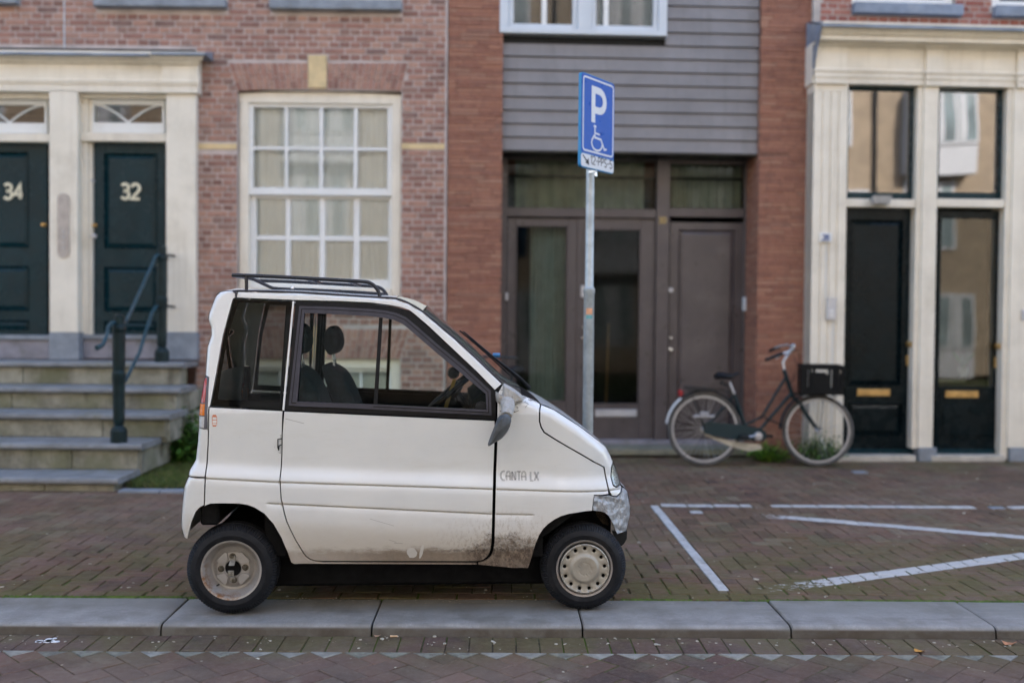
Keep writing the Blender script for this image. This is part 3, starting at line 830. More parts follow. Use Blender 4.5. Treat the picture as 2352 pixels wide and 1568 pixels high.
for k in range(N_ + 1):
    x = u0 + .05 + (u1 - u0 - .1) * k / N_; cu.append((x, .168 + .005 * math.sin(k * 1.3) + .004 * math.sin(k * .37)))
v = [(x, y, z0 + .02) for x, y in cu] + [(x, y, zt + .04) for x, y in cu]
mb.add((v, [(i, i + 1, i + N_ + 2, i + N_ + 1) for i in range(N_)])); obj('curtain', mb, MT['curtain'], S, smooth=60)
# --- basement window
Bw = thing('window', None, None); Bw.parent = L.root; u0, u1, z0, z1 = basement
mb = MB(); fb = .10; mb.add(box(u0 + .004, u0 + fb, .04, .16, z0, z1 - .004, .006)); mb.add(box(u1 - fb, u1 - .004, .04, .16, z0, z1 - .004, .006))
mb.add(box(u0 + fb, u1 - fb, .042, .16, uz(730, 846)[1], z1 - .004, .006)); mb.add(box(u0 + fb, u1 - fb, .042, .16, z0, z0 + .08, .006))
obj('frame', mb, MT['cream'], Bw)
mb = MB(); frame_rect(mb, u0 + fb, u1 - fb, z0 + .08, uz(730, 846)[1], .035, .08, .12); um_ = (u0 + u1) / 2
for t_ in (.25, .5, .75): mb.add(box(u0 + (u1 - u0) * t_ - .012, u0 + (u1 - u0) * t_ + .012, .085, .118, z0 + .1, uz(730, 846)[1] - .02, .003))
obj('sash', mb, MT['white'], Bw); obj('pane', MB().add(box(u0 + fb, u1 - fb, .098, .102, z0 + .08, uz(730, 848)[1])), MT['glass_house'], Bw)
obj('curtain', MB().add(box(u0 + fb, u1 - fb, .2, .205, z0, z1)), MT['curtain'], Bw)

# --- door portal
P = thing('door_portal', None, None); P.parent = L.root
pf = .10                                     # how far the pilasters stand out
def col_(x0, x1, y0, y1, vf, vb, mat, nm): return L.b(nm, x0, x1, y0, y1, vf, vb, mat, P)
zl = lambda y, v=0.0: FL.uz(300, y, v)[1]
col_(381, 449, 206, 763, pf, -.25, MT['cream'], 'pilaster'); col_(113, 178, 206, 763, pf, -.25, MT['cream'], 'pilaster')
col_(380, 451, 763, 826, pf + .012, -.25, MT['bluestone'], 'plinth'); col_(112, 180, 763, 826, pf + .012, -.25, MT['bluestone'], 'plinth')
col_(-260, -150, 206, 763, pf, -.25, MT['cream'], 'pilaster'); col_(-262, -148, 763, 826, pf + .012, -.25, MT['bluestone'], 'plinth')
yb_ = -pf
def ent(ua, ub, out, ra=False, rb=True, nm='entablature'):
    z = lambda y: zl(y, pf + out); o_ = -(pf + out)
    prof = [(.1, z(212)), (o_, z(212)), (o_, z(196)), (o_ - .012, z(195)), (o_ - .012, z(191)), (o_ - .02, z(190)), (o_ - .02, z(186)), (o_ + .005, z(184)),
            (o_ + .005, z(150)), (o_ - .03, z(147)), (o_ - .035, z(143)), (o_ - .06, z(141)), (o_ - .085, z(134)), (o_ - .10, z(129)), (o_ - .10, z(124)), (.1, z(124))]
    return moulding(nm, ua, ub, prof, MT['cream'], P, ra, rb)
ua_, ub_ = uz(372, 170, pf)[0], uz(457, 170, pf)[0]
ent(-6.4, ua_ + .04, 0, False, False); ent(ua_ - .09, uz(471, 130, pf + .12)[0], .035, True, True)
mb = MB(); zt_ = zl(124, pf + .1)
for (a, b, y0, y1, zz) in ((-6.4, uz(466, 120, pf + .13)[0], -(pf + .125), .0, zt_ - .001), (ua_ - .06, uz(473, 120, pf + .15)[0], -(pf + .155), .0, zt_ + .004)):
    v = [(a, y0, zz), (b, y0, zz), (b, .0, zz + .075), (a, .0, zz + .075), (a, y0, zz - .022), (b, y0, zz - .022), (b, .0, zz - .022), (a, .0, zz - .022)]
    mb.add((v, [(0, 1, 2, 3), (4, 5, 1, 0), (5, 6, 2, 1), (7, 4, 0, 3), (7, 6, 5, 4)]))
obj('lead_flashing', mb, MT['lead'], P)
def doorway(xl, xr, gx0, gx1, num, numx, knobs, full=True):
    """jambs, fanlight and panelled leaf"""
    jf = -.02
    L.b('lintel', xl, xr, 212, 226, jf + .03, -.25, MT['cream'], P)
    L.b('transom', xl, xr, 306, 325, jf + .03, -.25, MT['cream'], P)
    F = thing('fanlight', None, None); F.parent = P
    a, b, c, d = L.r(gx0 - 16, gx1 + 6, 228, 306, -.06); g0, g1, h0, h1 = L.r(gx0, gx1, 241, 282, -.06)
    mb = MB(); y0 = .06; mb.add(box(a, g0, y0, y0 + .05, c, d, .004)); mb.add(box(g1, b, y0, y0 + .05, c, d, .004)); mb.add(box(g0, g1, y0 + .001, y0 + .05, h1, d, .004)); mb.add(box(g0, g1, y0 + .001, y0 + .05, c, h0, .004))
    o = obj('fanlight_frame', mb, MT['white'], P)
    gm = (g0 + g1) / 2; gw_ = (g1 - g0)
    for sg in (-1, 1):
        pts = []
        for k in range(9):
            t_ = k / 8; pts.append((gm + sg * gw_ * .5 * t_, y0 + .012, h0 + (h1 - h0) * (1 - (1 - t_) ** 1.7)))
        obj('glazing_bar', MB().add(tube(pts, .013, 6, flat=.9)), MT['white'], o)
    obj('pane', MB().add(box(g0, g1, y0 + .02, y0 + .024, h0, h1)), MT['glass_house'], o)
    bpy.data.objects.remove(F)
    u0, u1, z0, z1 = L.r(xl if xl < 0 else gx0 - 7, gx1 + 6, 325, 769, -.10)
    if full:
        mb = MB(); e0 = L.r(178, 209, 212, 775, -.02); mb.add(box(e0[0] - .01, e0[1] - .03, .02, .2, e0[2], e0[3], .004)); mb.add(box(e0[1] - .03, e0[1], .05, .2, e0[2], e0[3], .004)); obj('door_frame', mb, MT['cream'], P)
    zr = lambda y: FL.uz(300, y, -.10)[1]
    pw = (u1 - u0); px0, px1 = u0 + pw * .175, u1 - pw * .10
    if not full: px0, px1 = u0 + pw * .1, u1 - pw * .16
    dr = panelled(FL, 'door', u0, u1, z0, z1, .10, MT['green_door'], P, [(px0, px1, zr(571), zr(352)), (px0, px1, zr(716), zr(613)), (px0, px1, zr(760), zr(737))])
    numerals(FL, num, numx, 440, 34, .092, MT['number'], dr)
    for (kx, ky, r_, m_) in knobs: knob(kx, ky, r_, FL, .10, MT[m_], dr)
    # the opening behind stays dark
    L.b('threshold', xl, xr, 769, 779, .02, -.3, MT['bluestone'], P); L.b('threshold_riser', xl, xr, 779, 824, -.01, -.3, MT['threshold'], P)
doorway(178, 381, 216, 372, '32', 302, [(216, 416, .016, 'dull_silver'), (219, 518, .022, 'brass'), (217, 543, .03, 'dull_silver')])
doorway(-150, 113, -60, 102, '34', 33, [(103, 517, .022, 'brass')], False)
# bell plate between the two doors
a, b, c, d = L.r(133, 160, 444, 592, pf)
o_ = []; rr = (b - a) / 2
pl = arc((a + b) / 2, d - rr, rr, rr, 0, 180, 8) + arc((a + b) / 2, c + rr, rr, rr, 180, 360, 8)
bp = obj('bell_plate', MB().add(prism(pl, 'xz', -pf - .012, -pf)), simple('bell_plate_metal', (.40, .36, .33), .45, .3, var=.15, scale=12, bump=.2), P)
for i in range(4): obj('bell_push', MB().add(lathe([(0, -.008), (.011, -.007), (.014, 0)], 12, 'y', ((a + b) / 2, -pf - .012, c + .1 + i * .055))), MT['dull_silver'], bp)

# ================= middle house
Mh = H('brick_house', 'red long-brick house with grey boarding over brown glazed doors, behind the parking sign', 'house', FM)
muz = FM.uz
wm = thing('wall', None, None); wm.parent = Mh.root
uA0, uA1 = muz(1026, 600)[0], muz(1151, 600)[0]; uB0, uB1 = muz(1741, 600)[0], muz(1864, 600)[0]
for a, b in ((uA0 + .003, uA1), (uB0, uB1 + .02)): obj('mortar', MB().add(box(a, b, 0, .56, 0, 5.2)), MT['mortar_mid'], wm)
wb1 = []
def longbricks(u0, u1, seed, limit):
    brick_wall(wm, FM, u0, u1, .01, 5.2, [], .0405, .0335, .30, .006, MT['brick_mid'], 0.0, limit=limit, bond='wild', proud=.006, jit=.0022, seed=seed, depth=.04, cham=.0022)
longbricks(uA0 + .004, uA1 + .002, 21, 140); longbricks(uB0 - .002, uB1, 22, 150)
# return face of the right pier
mb = MB(); rd = random.Random(5); z = .01
while z < 4.0:
    y = 0.0 if int(z / .0405) % 2 else -.1
    while y < .5:
        l_ = .21; a, b = max(y, .002), min(y + l_, .5)
        if b - a > .03: mb.add(box(uB0 - .006 + rd.gauss(0, .001), uB0 + .02, a, b - .006, z, z + .0335, .002), rd.random())
        y += l_
    z += .0405
tag(obj('reveal_brickwork', mb, MT['brick_mid'], wm), kind='stuff')
# boarding
sd_y = .06; us0, us1 = uA1 + .004, uB0 - .004
zb0 = muz(1440, 349, -sd_y)[1]; pitch = .139
sid = thing('siding', None, None); sid.parent = Mh.root
obj('siding_backing', MB().add(box(us0, us1, sd_y + .05, sd_y + .2, zb0 + .02, 5.2)), MT['black_plastic'], sid)
wq = Mh.r(1150, 1535, -400, 79, .02)
k = 0; zc = zb0
while zc < 5.1:
    z1_ = zc + pitch - .010; segs = subtract((us0, us1), [(wq[0] - .01, wq[1])] if z1_ > wq[2] + .01 else [])
    for a, b in segs:
        if b - a < .05: continue
        v = [(a, sd_y - .012, zc), (b, sd_y - .012, zc), (b, sd_y + .006, z1_), (a, sd_y + .006, z1_), (a, sd_y + .05, zc), (b, sd_y + .05, zc), (b, sd_y + .05, z1_), (a, sd_y + .05, z1_)]
        zz = zc; v = [(x, y, q - zz) for x, y, q in v]
        obj('siding_board', MB().add((v, [(0, 1, 2, 3), (4, 5, 1, 0), (3, 2, 6, 7), (0, 3, 7, 4), (1, 5, 6, 2), (7, 6, 5, 4)]), random.random()), MT['siding'], sid, loc=(0, 0, zz))
    zc += pitch
# upper window
U = thing('window', None, None); U.parent = Mh.root; u0, u1, z0, z1 = wq; y0 = -.02
mb = MB(); mb.add(box(u0, u1, y0, .15, z0, z0 + .055, .004))
cu_ = [Mh.r(1176, 1322, -300, 57, .0), Mh.r(1366, 1508, -300, 66, .0)]
mb.add(box(u0, cu_[0][0] - .03, y0 + .005, .15, z0 + .055, z1, .004)); mb.add(box(cu_[0][1] + .03, cu_[1][0] - .03, y0 + .005, .15, z0 + .055, z1, .004)); mb.add(box(cu_[1][1] + .03, u1, y0 + .005, .15, z0 + .055, z1, .004))
obj('frame', mb, MT['grey_white'], U)
for q in cu_:
    mb = MB(); frame_rect(mb, q[0] - .028, q[1] + .028, z0 + .062, z1, .05, .02, .08, wb=.045); cs = obj('casement', mb, MT['grey_white'], U)
    obj('pane', MB().add(box(q[0] + .02, q[1] - .02, .05, .054, z0 + .1, z1 - .03)), MT['glass_house'], U)
    obj('curtain', MB().add(box(q[0] - .02, q[1] + .02, .25, .255, z0, z1)), MT['curtain'], U)
qq = cu_[0]; obj('glazing_bar', MB().add(box(qq[0] + (qq[1] - qq[0]) * .48, qq[0] + (qq[1] - qq[0]) * .56, .03, .07, z0 + .1, z1, .003)), MT['white'], U)
qq = cu_[1]; obj('glazing_bar', MB().add(box(qq[0] + (qq[1] - qq[0]) * .16, qq[0] + (qq[1] - qq[0]) * .24, .03, .07, z0 + .1, z1, .003)), MT['white'], U)
# soffit and door screen set back
dy = .46; fy = dy
mb = MB(); mb.add(box(us0, us1, sd_y, .6, zb0 - .018, zb0 - .001)); obj('soffit', mb, MT['black_iron'], Mh.root)
D = thing('door_screen', None, None); D.parent = Mh.root
def fb_(nm, x0, x1, y0, y1, vf, vb, mat, par=None, bev=.005): return Mh.b(nm, x0, x1, y0, y1, -vf, -vb, mat, par or D, bev)
zth = muz(1430, 1026, -fy)[1]
fb_('jamb', 1136, 1164, 340, 1026, fy - .02, fy + .12, MT['brown_frame']); fb_('jamb', 1708, 1736, 340, 1026, fy - .02, fy + .12, MT['brown_frame'])
fb_('mullion', 1506, 1536, 362, 1026, fy - .03, fy + .12, MT['brown_frame'])
for x0, x1 in ((1163, 1507), (1535, 1709)):
    fb_('head_rail', x0, x1, 340, 368 if x0 < 1200 else 377, fy, fy + .1, MT['brown_frame']); fb_('transom', x0, x1, 478, 499, fy - .02, fy + .1, MT['brown_frame'])
    g = fb_('transom_pane', x0, x1, 366, 480, fy + .05, fy + .056, MT['glass_dark'], bev=0)
def leaf(x0, x1, gx0, gx1, gy0, gy1, name, slot=None):
    u0, u1, z0, z1 = Mh.r(x0, x1, 501, 1010, -fy); a, b, c, d = Mh.r(gx0, gx1, gy0, gy1, -fy); mb = MB()
    y0, y1 = fy + .02, fy + .07
    mb.add(box(u0, a, y0, y1, z0, z1, .004)); mb.add(box(b, u1, y0, y1, z0, z1, .004)); mb.add(box(a, b, y0, y1, d, z1, .004)); mb.add(box(a, b, y0, y1, z0, c, .004))
    dr = obj('door', mb, MT['brown_frame'], D)
    mb = MB(); frame_rect(mb, a - .002, b + .002, c - .002, d + .002, .018, y0 - .008, y1 - .02, .003); obj('glazing_bead', mb, MT['brown_frame'], dr)
    return dr, (a, b, c, d), y0
dA, gA, yA = leaf(1164, 1331, 1183, 1303, 517, 923, 'door')
dB, gB, yB = leaf(1333, 1504, 1357, 1471, 525, 930, 'door')
for dr, gg in ((dA, gA), (dB, gB)): obj('pane', MB().add(box(gg[0], gg[1], yA + .022, yA + .028, gg[2], gg[3])), MT['glass_dark'], dr)
fb_('meeting_strip', 1324, 1336, 502, 1010, fy + .006, fy + .03, MT['brown_frame'])
u0, u1, z0, z1 = Mh.r(1537, 1708, 511, 1010, -fy); a, b, c, d = Mh.r(1557, 1687, 527, 985, -fy)
dC = panelled(FM, 'door', u0, u1, z0, z1, fy + .02, MT['brown_frame'], D, [(a, b, c, d)])
fb_('threshold', 1164, 1709, 1010, 1026, fy - .05, fy + .12, MT['threshold'])
sl_ = Mh.b('door_slab', 1152, 1741, 1031, 1045, -.02, -.62, simple('mossy_slab', (.20, .19, .14), .85, var=.3, scale=6, bump=.3, dirt=(.10, .10, .04, .7)), D)
fb_('letter_plate', 1367, 1463, 940, 957, fy + .004, fy + .02, MT['dull_silver'], dB)
for kx, ky, r_, m_, dd in ((1539, 803, .028, 'chrome', dC), (1540, 776, .016, 'chrome', dC), (1340, 752, .018, 'chrome', dB), (1338, 776, .016, 'chrome', dB)): knob(kx, ky, r_, FM, fy + .02, MT[m_], dd)
fb_('door_viewer', 1532, 1547, 661, 671, fy, fy + .02, MT['dull_silver'], dC); fb_('door_handle', 1334, 1347, 655, 683, fy - .01, fy + .02, MT['dull_silver'], dB)
numerals(FM, '30', 1522, 506, 14, fy - .032, MT['gold'], D, st=.3)
ic = Mh.b('intercom', 1709, 1723, 682, 714, -.40, -.47, MT['grey_white'], D)
fb_('door_contact', 1160, 1167, 672, 690, fy - .04, fy - .02, MT['dull_silver'])
# rooms behind the glass
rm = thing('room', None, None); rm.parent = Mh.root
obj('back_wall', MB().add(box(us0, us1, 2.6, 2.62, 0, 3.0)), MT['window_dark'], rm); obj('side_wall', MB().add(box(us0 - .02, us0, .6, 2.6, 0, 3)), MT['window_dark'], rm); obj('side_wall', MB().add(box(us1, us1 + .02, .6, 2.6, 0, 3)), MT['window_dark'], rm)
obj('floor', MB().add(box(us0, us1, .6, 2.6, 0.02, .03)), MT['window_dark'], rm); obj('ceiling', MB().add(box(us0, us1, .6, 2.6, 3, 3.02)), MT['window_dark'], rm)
mb = MB(); c0, c1 = gA[0] + (gA[1] - gA[0]) * .3, gA[1] + .02; pts = [(c0 + (c1 - c0) * k / 60, fy + .16 + .022 * math.sin(k * .9) + .01 * math.sin(k * 2.3)) for k in range(61)]
mb.add(([(x, y, .05) for x, y in pts] + [(x, y, gA[3] + .1) for x, y in pts], [(i, i + 1, i + 62, i + 61) for i in range(60)]))
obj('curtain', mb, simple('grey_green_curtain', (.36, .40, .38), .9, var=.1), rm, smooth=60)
mb = MB()
for k in range(2):
    x0_, x1_ = ((gA[0], gB[1] + .06), (u0, u1))[k]; pts = [(x0_ + (x1_ - x0_) * j / 70, fy + .2 + .02 * math.sin(j * .8)) for j in range(71)]
    zz = muz(1430, 480, -fy)[1]; mb.add(([(x, y, zz) for x, y in pts] + [(x, y, zz + .7) for x, y in pts], [(i, i + 1, i + 72, i + 71) for i in range(70)]))
obj('net_curtain', mb, simple('olive_net', (.30, .30, .24), .9, var=.2, scale=4), rm, smooth=60)
mb = MB(); uu = (gB[0] * .55 + gB[1] * .45); mb.add(tube([(uu, 1.0, .1), (uu + .03, 1.0, 1.4)], .012, 6)); obj('broom', mb, simple('broom_wood', (.25, .13, .04), .6), rm)

# ================= right house
Rh = H('brick_house', 'red brick house with cream shopfront and two black-green doors, right of the bicycle', 'house', FR)
ruz = FR.uz; wy = .17
wr = thing('wall', None, None); wr.parent = Rh.root
zc_ = ruz(2100, 45)[1]; ur0 = FR.uz(1872, 30, -wy)[0]
sA, sB = Rh.r(1956, 2206, 12, 38, -wy), Rh.r(2279, 2560, 20, 46, -wy)
wA, wB = Rh.r(1962, 2200, -700, 12, -wy), Rh.r(2285, 2560, -700, 20, -wy)
mb = MB(); wall_back(mb, ur0, 6.0, zc_ - .1, 5.2, [wA, wB], wy); obj('mortar', mb, MT['mortar_right'], wr)
brick_wall(wr, FR, ur0 + .06, 6.0, zc_ - .05, 5.2, [wA, wB, sA, sB], .0645, .0525, .205, .012, MT['brick_right'], wy, limit=80, seed=31)
obj('corner_strip', MB().add(box(ur0 - .02, ur0 + .055, wy - .008, wy + .1, zc_, 5.2, .004)), MT['mortar_right'], Rh.root)
for q, s_ in ((wA, sA), (wB, sB)):
    obj('window_sill', MB().add(box(s_[0], s_[1], wy - .08, wy + .1, s_[2], s_[3], .01)), MT['lead'], Rh.root)
    mb = MB(); frame_rect(mb, q[0] + .01, q[1] - .01, q[2], q[3], .09, wy + .03, wy + .14, wb=.075); wf = obj('window', mb, MT['white'], Rh.root)
    mb = MB(); frame_rect(mb, q[0] + .1, q[1] - .1, q[2] + .075, q[3] - .09, .04, wy + .06, wy + .11); obj('sash', mb, MT['green_door'], wf)
    obj('pane', MB().add(box(q[0] + .12, q[1] - .12, wy + .08, wy + .085, q[2] + .1, q[3] - .1)), MT['glass_house'], wf); obj('curtain', MB().add(box(q[0], q[1], wy + .3, wy + .31, q[2], q[3])), MT['curtain'], wf)
SF = thing('shopfront', None, None); SF.parent = Rh.root
def rb(nm, x0, x1, y0, y1, vf, vb, mat, par=None, bev=.005): return Rh.b(nm, x0, x1, y0, y1, vf, vb, mat, par or SF, bev)
# fluted left pilaster
u0, u1, z0, z1 = Rh.r(1864, 1942, 190, 1060, 0); mb = MB(); zf = ruz(1900, 210)[1]; W_ = u1 - u0
fl = [(.22, .27), (.46, .51), (.70, .75)]; cuts = [0] + [c for p in fl for c in p] + [1]
for i in range(0, len(cuts) - 1, 2): mb.add(box(u0 + W_ * cuts[i], u0 + W_ * cuts[i + 1], 0, .3, z0 + .12, zf, .003))
mb.add(box(u0, u1, .012, .3, z0 + .12, zf)); mb.add(box(u0, u1, 0, .3, zf + .001, z1, .003)); mb.add(box(u0 - .004, u1 + .004, -.012, .3, z0, z0 + .12, .004)); obj('pilaster', mb, MT['cream'], SF)
rb('pilaster', 2116, 2150, 190, 1028, 0, -.3, MT['cream']); rb('pilaster_edge', 2101, 2116, 190, 1030, -.03, -.3, MT['cream']); rb('plinth', 2111, 2152, 1028, 1060, .012, -.3, MT['bluestone'])
rb('pilaster_edge', 2306, 2322, 190, 1055, -.03, -.3, MT['cream']); rb('pilaster', 2322, 2420, 190, 1028, 0, -.3, MT['cream']); rb('plinth', 2320, 2422, 1028, 1060, .012, -.3, MT['bluestone'])
u0a = ruz(1880, 120)[0]; zR = lambda y, v=0.0: FR.uz(2110, y + 3.2, v)[1]
def entR(ua, ub, out, ra, rb_, cornice=True):
    z = lambda y: zR(y, out); o_ = -out
    prof = [(.28, z(193)), (o_, z(193)), (o_, z(180)), (o_ - .01, z(179)), (o_ - .01, z(168)), (o_ - .022, z(166)), (o_ - .022, z(161)), (o_ + .006, z(158)), (o_ + .006, z(110)), (o_ - .02, z(106)), (o_ - .03, z(101)), (.28, z(101))]
    moulding('entablature', ua, ub, prof, MT['cream'], SF, ra, rb_)
entR(ruz(1866, 150)[0], 6.2, 0.0, False, False)
for x0, x1 in ((1872, 1944), (2126, 2164), (2336, 2430)): entR(ruz(x0, 150)[0] - .035, ruz(x1, 150)[0] + .035, .035, True, True)
o_ = -.02; z = lambda y: zR(y, .15)
prof = [(.28, z(98)), (o_ - .02, z(98)), (o_ - .05, z(94)), (o_ - .14, z(93)), (o_ - .14, z(84)), (o_ - .16, z(82)), (o_ - .19, z(71)), (o_ - .22, z(60)), (o_ - .22, z(57)), (.28, z(57))]
moulding('cornice', ruz(1890, 80, .22)[0], 6.2, prof, MT['cream'], SF, False, False)
mb = MB(); za, zb = zR(57, .24), zR(44, .0); ua = ruz(1889, 60, .25)[0]
v = [(ua, -.255, za), (6.2, -.255, za), (6.2, .2, zb + .02), (ua, .2, zb + .02), (ua, -.255, za - .03), (6.2, -.255, za - .03)]
mb.add((v, [(0, 1, 2, 3), (4, 5, 1, 0)])); zl_ = zR(178)
mb.add(([(ua - .004, -.25, za - .01), (ua - .004, .2, zb), (ua - .004, .2, zl_), (ua - .004, -.03, zl_), (ua - .004, -.03, zR(110))], [(0, 1, 2, 3, 4)]))
mb.add(([(ua + .0, -.25, za - .01), (ua - .0, -.05, za - .16), (ua + .02, .0, zl_), (ua - .004, .0, zl_)], [(0, 1, 2, 3)])); obj('lead_flashing', mb, MT['lead'], SF)
# windows and doors
for x0, x1, g0, g1, par in ((1944, 2102, 1949, 2092, 0), (2152, 2307, 2158, 2296, 1)):
    u0, u1, z0, z1 = Rh.r(x0, x1, 196, 457, -.12); a, b, c, d = Rh.r(g0, g1, 208, 442, -.12); mb = MB(); y0 = .12
    mb.add(box(u0, a, y0, y0 + .06, z0, z1, .004)); mb.add(box(b, u1, y0 - .01, y0 + .06, z0, z1, .004)); mb.add(box(a, b, y0, y0 + .06, d, z1, .004)); mb.add(box(a, b, y0, y0 + .06, z0, c, .004))
    f_ = obj('transom_window', mb, MT['green_door'], SF); obj('pane', MB().add(box(a - .005, b + .005, y0 + .03, y0 + .035, c - .005, d + .005)), MT['glass_mirror'], f_)
    rb('transom', x0, x1, 457, 476, -.03, -.25, MT['cream'])
    rb('threshold', x0 - 12, x1 + 2, 1046, 1060, .02, -.25, simple('pale_threshold', (.46, .42, .36), .8, var=.15) if par == 0 else bpy.data.materials['pale_threshold'])
u0, u1, z0, z1 = Rh.r(1942, 2102, 478, 1046, -.14); pa = Rh.r(1950, 2072, 505, 893 - 8, -.14); pb_ = Rh.r(1950, 2072, 925, 1000, -.14)
d1_ = panelled(FR, 'door', u0, u1, z0, z1, .14, MT['black_door'], SF, [pa, pb_])
obj('kick_board', MB().add(box(u0, u1, .125, .14, z0, z0 + .07, .004)), MT['green_door'], d1_)
u0, u1, z0, z1 = Rh.r(2151, 2307, 485, 1046, -.14); ga = Rh.r(2160, 2288, 502, 888, -.14); y0 = .14; mb = MB()
mb.add(box(u0, ga[0], y0, y0 + .05, z0, z1, .004)); mb.add(box(ga[1], u1, y0, y0 + .05, z0, z1, .004)); mb.add(box(ga[0], ga[1], y0, y0 + .05, ga[3], z1, .004)); mb.add(box(ga[0], ga[1], y0, y0 + .05, z0, ga[2], .004))
d2_ = obj('door', mb, MT['black_door'], SF); obj('pane', MB().add(box(ga[0], ga[1], y0 + .02, y0 + .025, ga[2], ga[3])), glassmat('shop_door_glass', (.75, .78, .76), 0, 1, wob=.06, ior=1.6), d2_)
obj('kick_board', MB().add(box(u0, u1, .125, .14, z0, z0 + .07, .004)), MT['green_door'], d2_)
u_, _u, zz0, zz1 = Rh.r(2165, 2285, 930, 1000, -.14); obj('door_panel', MB().add(box(u_, _u, .128, .14, zz0, zz1, .006)), MT['black_door'], d2_)
for x0, x1, y0_, dd in ((1969, 2045, 893, d1_), (2172, 2248, 897, d2_)):
    lp = Rh.b('letter_plate', x0, x1, y0_, y0_ + 16, -.125, -.14, MT['brass'], dd, .003); Rh.b('letter_flap', x0 + 8, x1 - 8, y0_ + 4, y0_ + 13, -.119, -.13, MT['brass'], lp, .002)
for kx, ky, dd in ((2088, 790, d1_), (2290, 794, d2_)):
    knob(kx, ky, .036, FR, .14, MT['brass'], dd, length=.08); Rh.b('keyhole_plate', kx - 6, kx + 4, ky + 26, ky + 50, -.13, -.14, MT['brass'], dd, .002)
lf = thing('outdoor_light', None, None); lf.parent = SF
a, b, c, d = Rh.r(2004, 2054, 450, 468, .1); mb = MB()
mb.add(([(a, -.12, d), (b - .03, -.12, d), (b, .03, d - .02), (a + .03, .03, d - .02), (a + .02, -.10, c), (b - .05, -.10, c), (b - .03, .03, c), (a + .05, .03, c)], [(0, 1, 2, 3), (7, 6, 5, 4), (0, 4, 5, 1), (1, 5, 6, 2), (3, 7, 4, 0)]))
obj('lamp_housing', mb, MT['dull_silver'], lf)
np_ = Rh.b('number_plate', 1883, 1911, 535, 556, .02, 0, MT['white'], SF, .003); numerals(FR, '28', 1897, 545.5, 13, -.021, simple('blue_enamel', (.05, .12, .35), .4), np_, st=.22)
ic = Rh.b('intercom', 1900, 1921, 684, 735, .03, 0, MT['dull_silver'], SF, .004)
for i in range(2): Rh.b('call_button', 1906, 1915, 712 + i * 9, 717 + i * 9, .034, .03, MT['white'], ic, .001)
vline('conduit', 1897, 556, 684, .004, -.005, MT['grey_white'], SF, FR); vline('conduit', 1911, 735, 1030, .004, -.005, MT['grey_white'], SF, FR)
Rh.b('door_bell', 2352 - 4, 2362, 712, 735, .02, 0, MT['dull_silver'], SF, .003)
# shop interior seen through the glazed door
shop = thing('room', None, None); shop.parent = Rh.root
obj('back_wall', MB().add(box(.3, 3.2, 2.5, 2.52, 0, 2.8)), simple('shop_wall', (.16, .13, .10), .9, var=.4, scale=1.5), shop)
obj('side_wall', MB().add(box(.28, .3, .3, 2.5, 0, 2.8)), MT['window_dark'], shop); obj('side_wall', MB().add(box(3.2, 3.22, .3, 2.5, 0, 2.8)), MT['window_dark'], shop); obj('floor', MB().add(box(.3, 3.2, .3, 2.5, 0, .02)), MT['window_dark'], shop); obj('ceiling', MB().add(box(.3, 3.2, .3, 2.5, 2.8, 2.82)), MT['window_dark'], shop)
zs = FR.uz(2210, 869, -.5)[1]; obj('window_shelf', MB().add(box(ga[0] - .02, ga[0] + .42, .38, .62, zs - .03, zs, .004)).add(box(ga[0] + .1, ga[0] + .12, .4, .6, 0, zs - .03)), MT['cream'], shop)
# upper storeys and backs of the three houses (above the frame; they shade the street)
def hull(house, u0, u1, mat, lowleft=None, lowright=None, front=0.0):
    mb = MB(); mb.add(box(u0, u1, front + .01, 9, 5.2, 11.2)); mb.add(box(u0, u1, 8.7, 9, 0, 5.2))
    obj('upper_storeys', mb, mat, house.root)
hull(L, -24, FL.uz(1024, 300)[0], MT['brick_left']); hull(Mh, 0.0, FM.uz(1866, 300)[0], MT['brick_mid']); hull(Rh, 0.02, 26, MT['brick_right'], front=.17)
obj('end_wall', MB().add(box(-24, -6.5, 0, .3, 0, 5.2)), MT['mortar_left'], L.root); obj('end_wall', MB().add(box(6.0, 26, 0, .3, 0, 5.2)), MT['mortar_right'], Rh.root)

# houses across the street (seen only as reflections; they throw sunlight back)
OB = thing('apartment_building', 'pale brick apartment block with white bays across the street, seen reflected in the windows', 'building', (0, -5.6, 0), KA)
op_wall = simple('pale_brick', (.31, .245, .175), .85, var=.12, scale=3, bump=.1)
op_white = simple('opposite_white', (.50, .51, .53), .4, var=.03); op_glass = simple('opposite_glass', (.20, .25, .26), .12, var=.3, scale=.8, spec=.8)
def opp(x, z, w_, h, d=0.0, cols=2):
    n = MB(); n.add(box(x, x + w_, -.02, .04 + d, z, z + h, .01)); f_ = obj('window', n, op_white, OB)
    for i in range(cols):
        a = x + .09 + (w_ - .09) / cols * i; b = a + (w_ - .09) / cols - .09
        obj('pane', MB().add(box(a, b, .03 + d, .046 + d, z + .1, z + h - .1)), op_glass, f_)
        obj('curtain', MB().add(box(a + .02, a + (b - a) * .45, .046 + d, .05 + d, z + .12, z + h - .12)), op_white, f_)
obj('wall', MB().add(box(-34, 34, -8, 0, 0, 14.2)), op_wall, OB)
for i in range(-7, 8):
    for fl_ in range(5):
        x = i * 3.0 + .45; z = .7 + fl_ * 2.75
        if z + 1.9 > 14.2: continue
        if (i + fl_) % 2: opp(x, z, 1.5, 1.9)
        else:
            opp(x - .1, z, 1.9, 1.5, .45, 3); obj('bay', MB().add(box(x - .1, x + 1.8, 0, .45, z - .75, z - .01, .01)), op_white, OB)
    if i % 3 == 0: obj('downpipe', MB().add(tube([(i * 3.0 + 2.6, .08, 0), (i * 3.0 + 2.6, .08, 14)], .05, 8)), MT['black_iron'], OB)
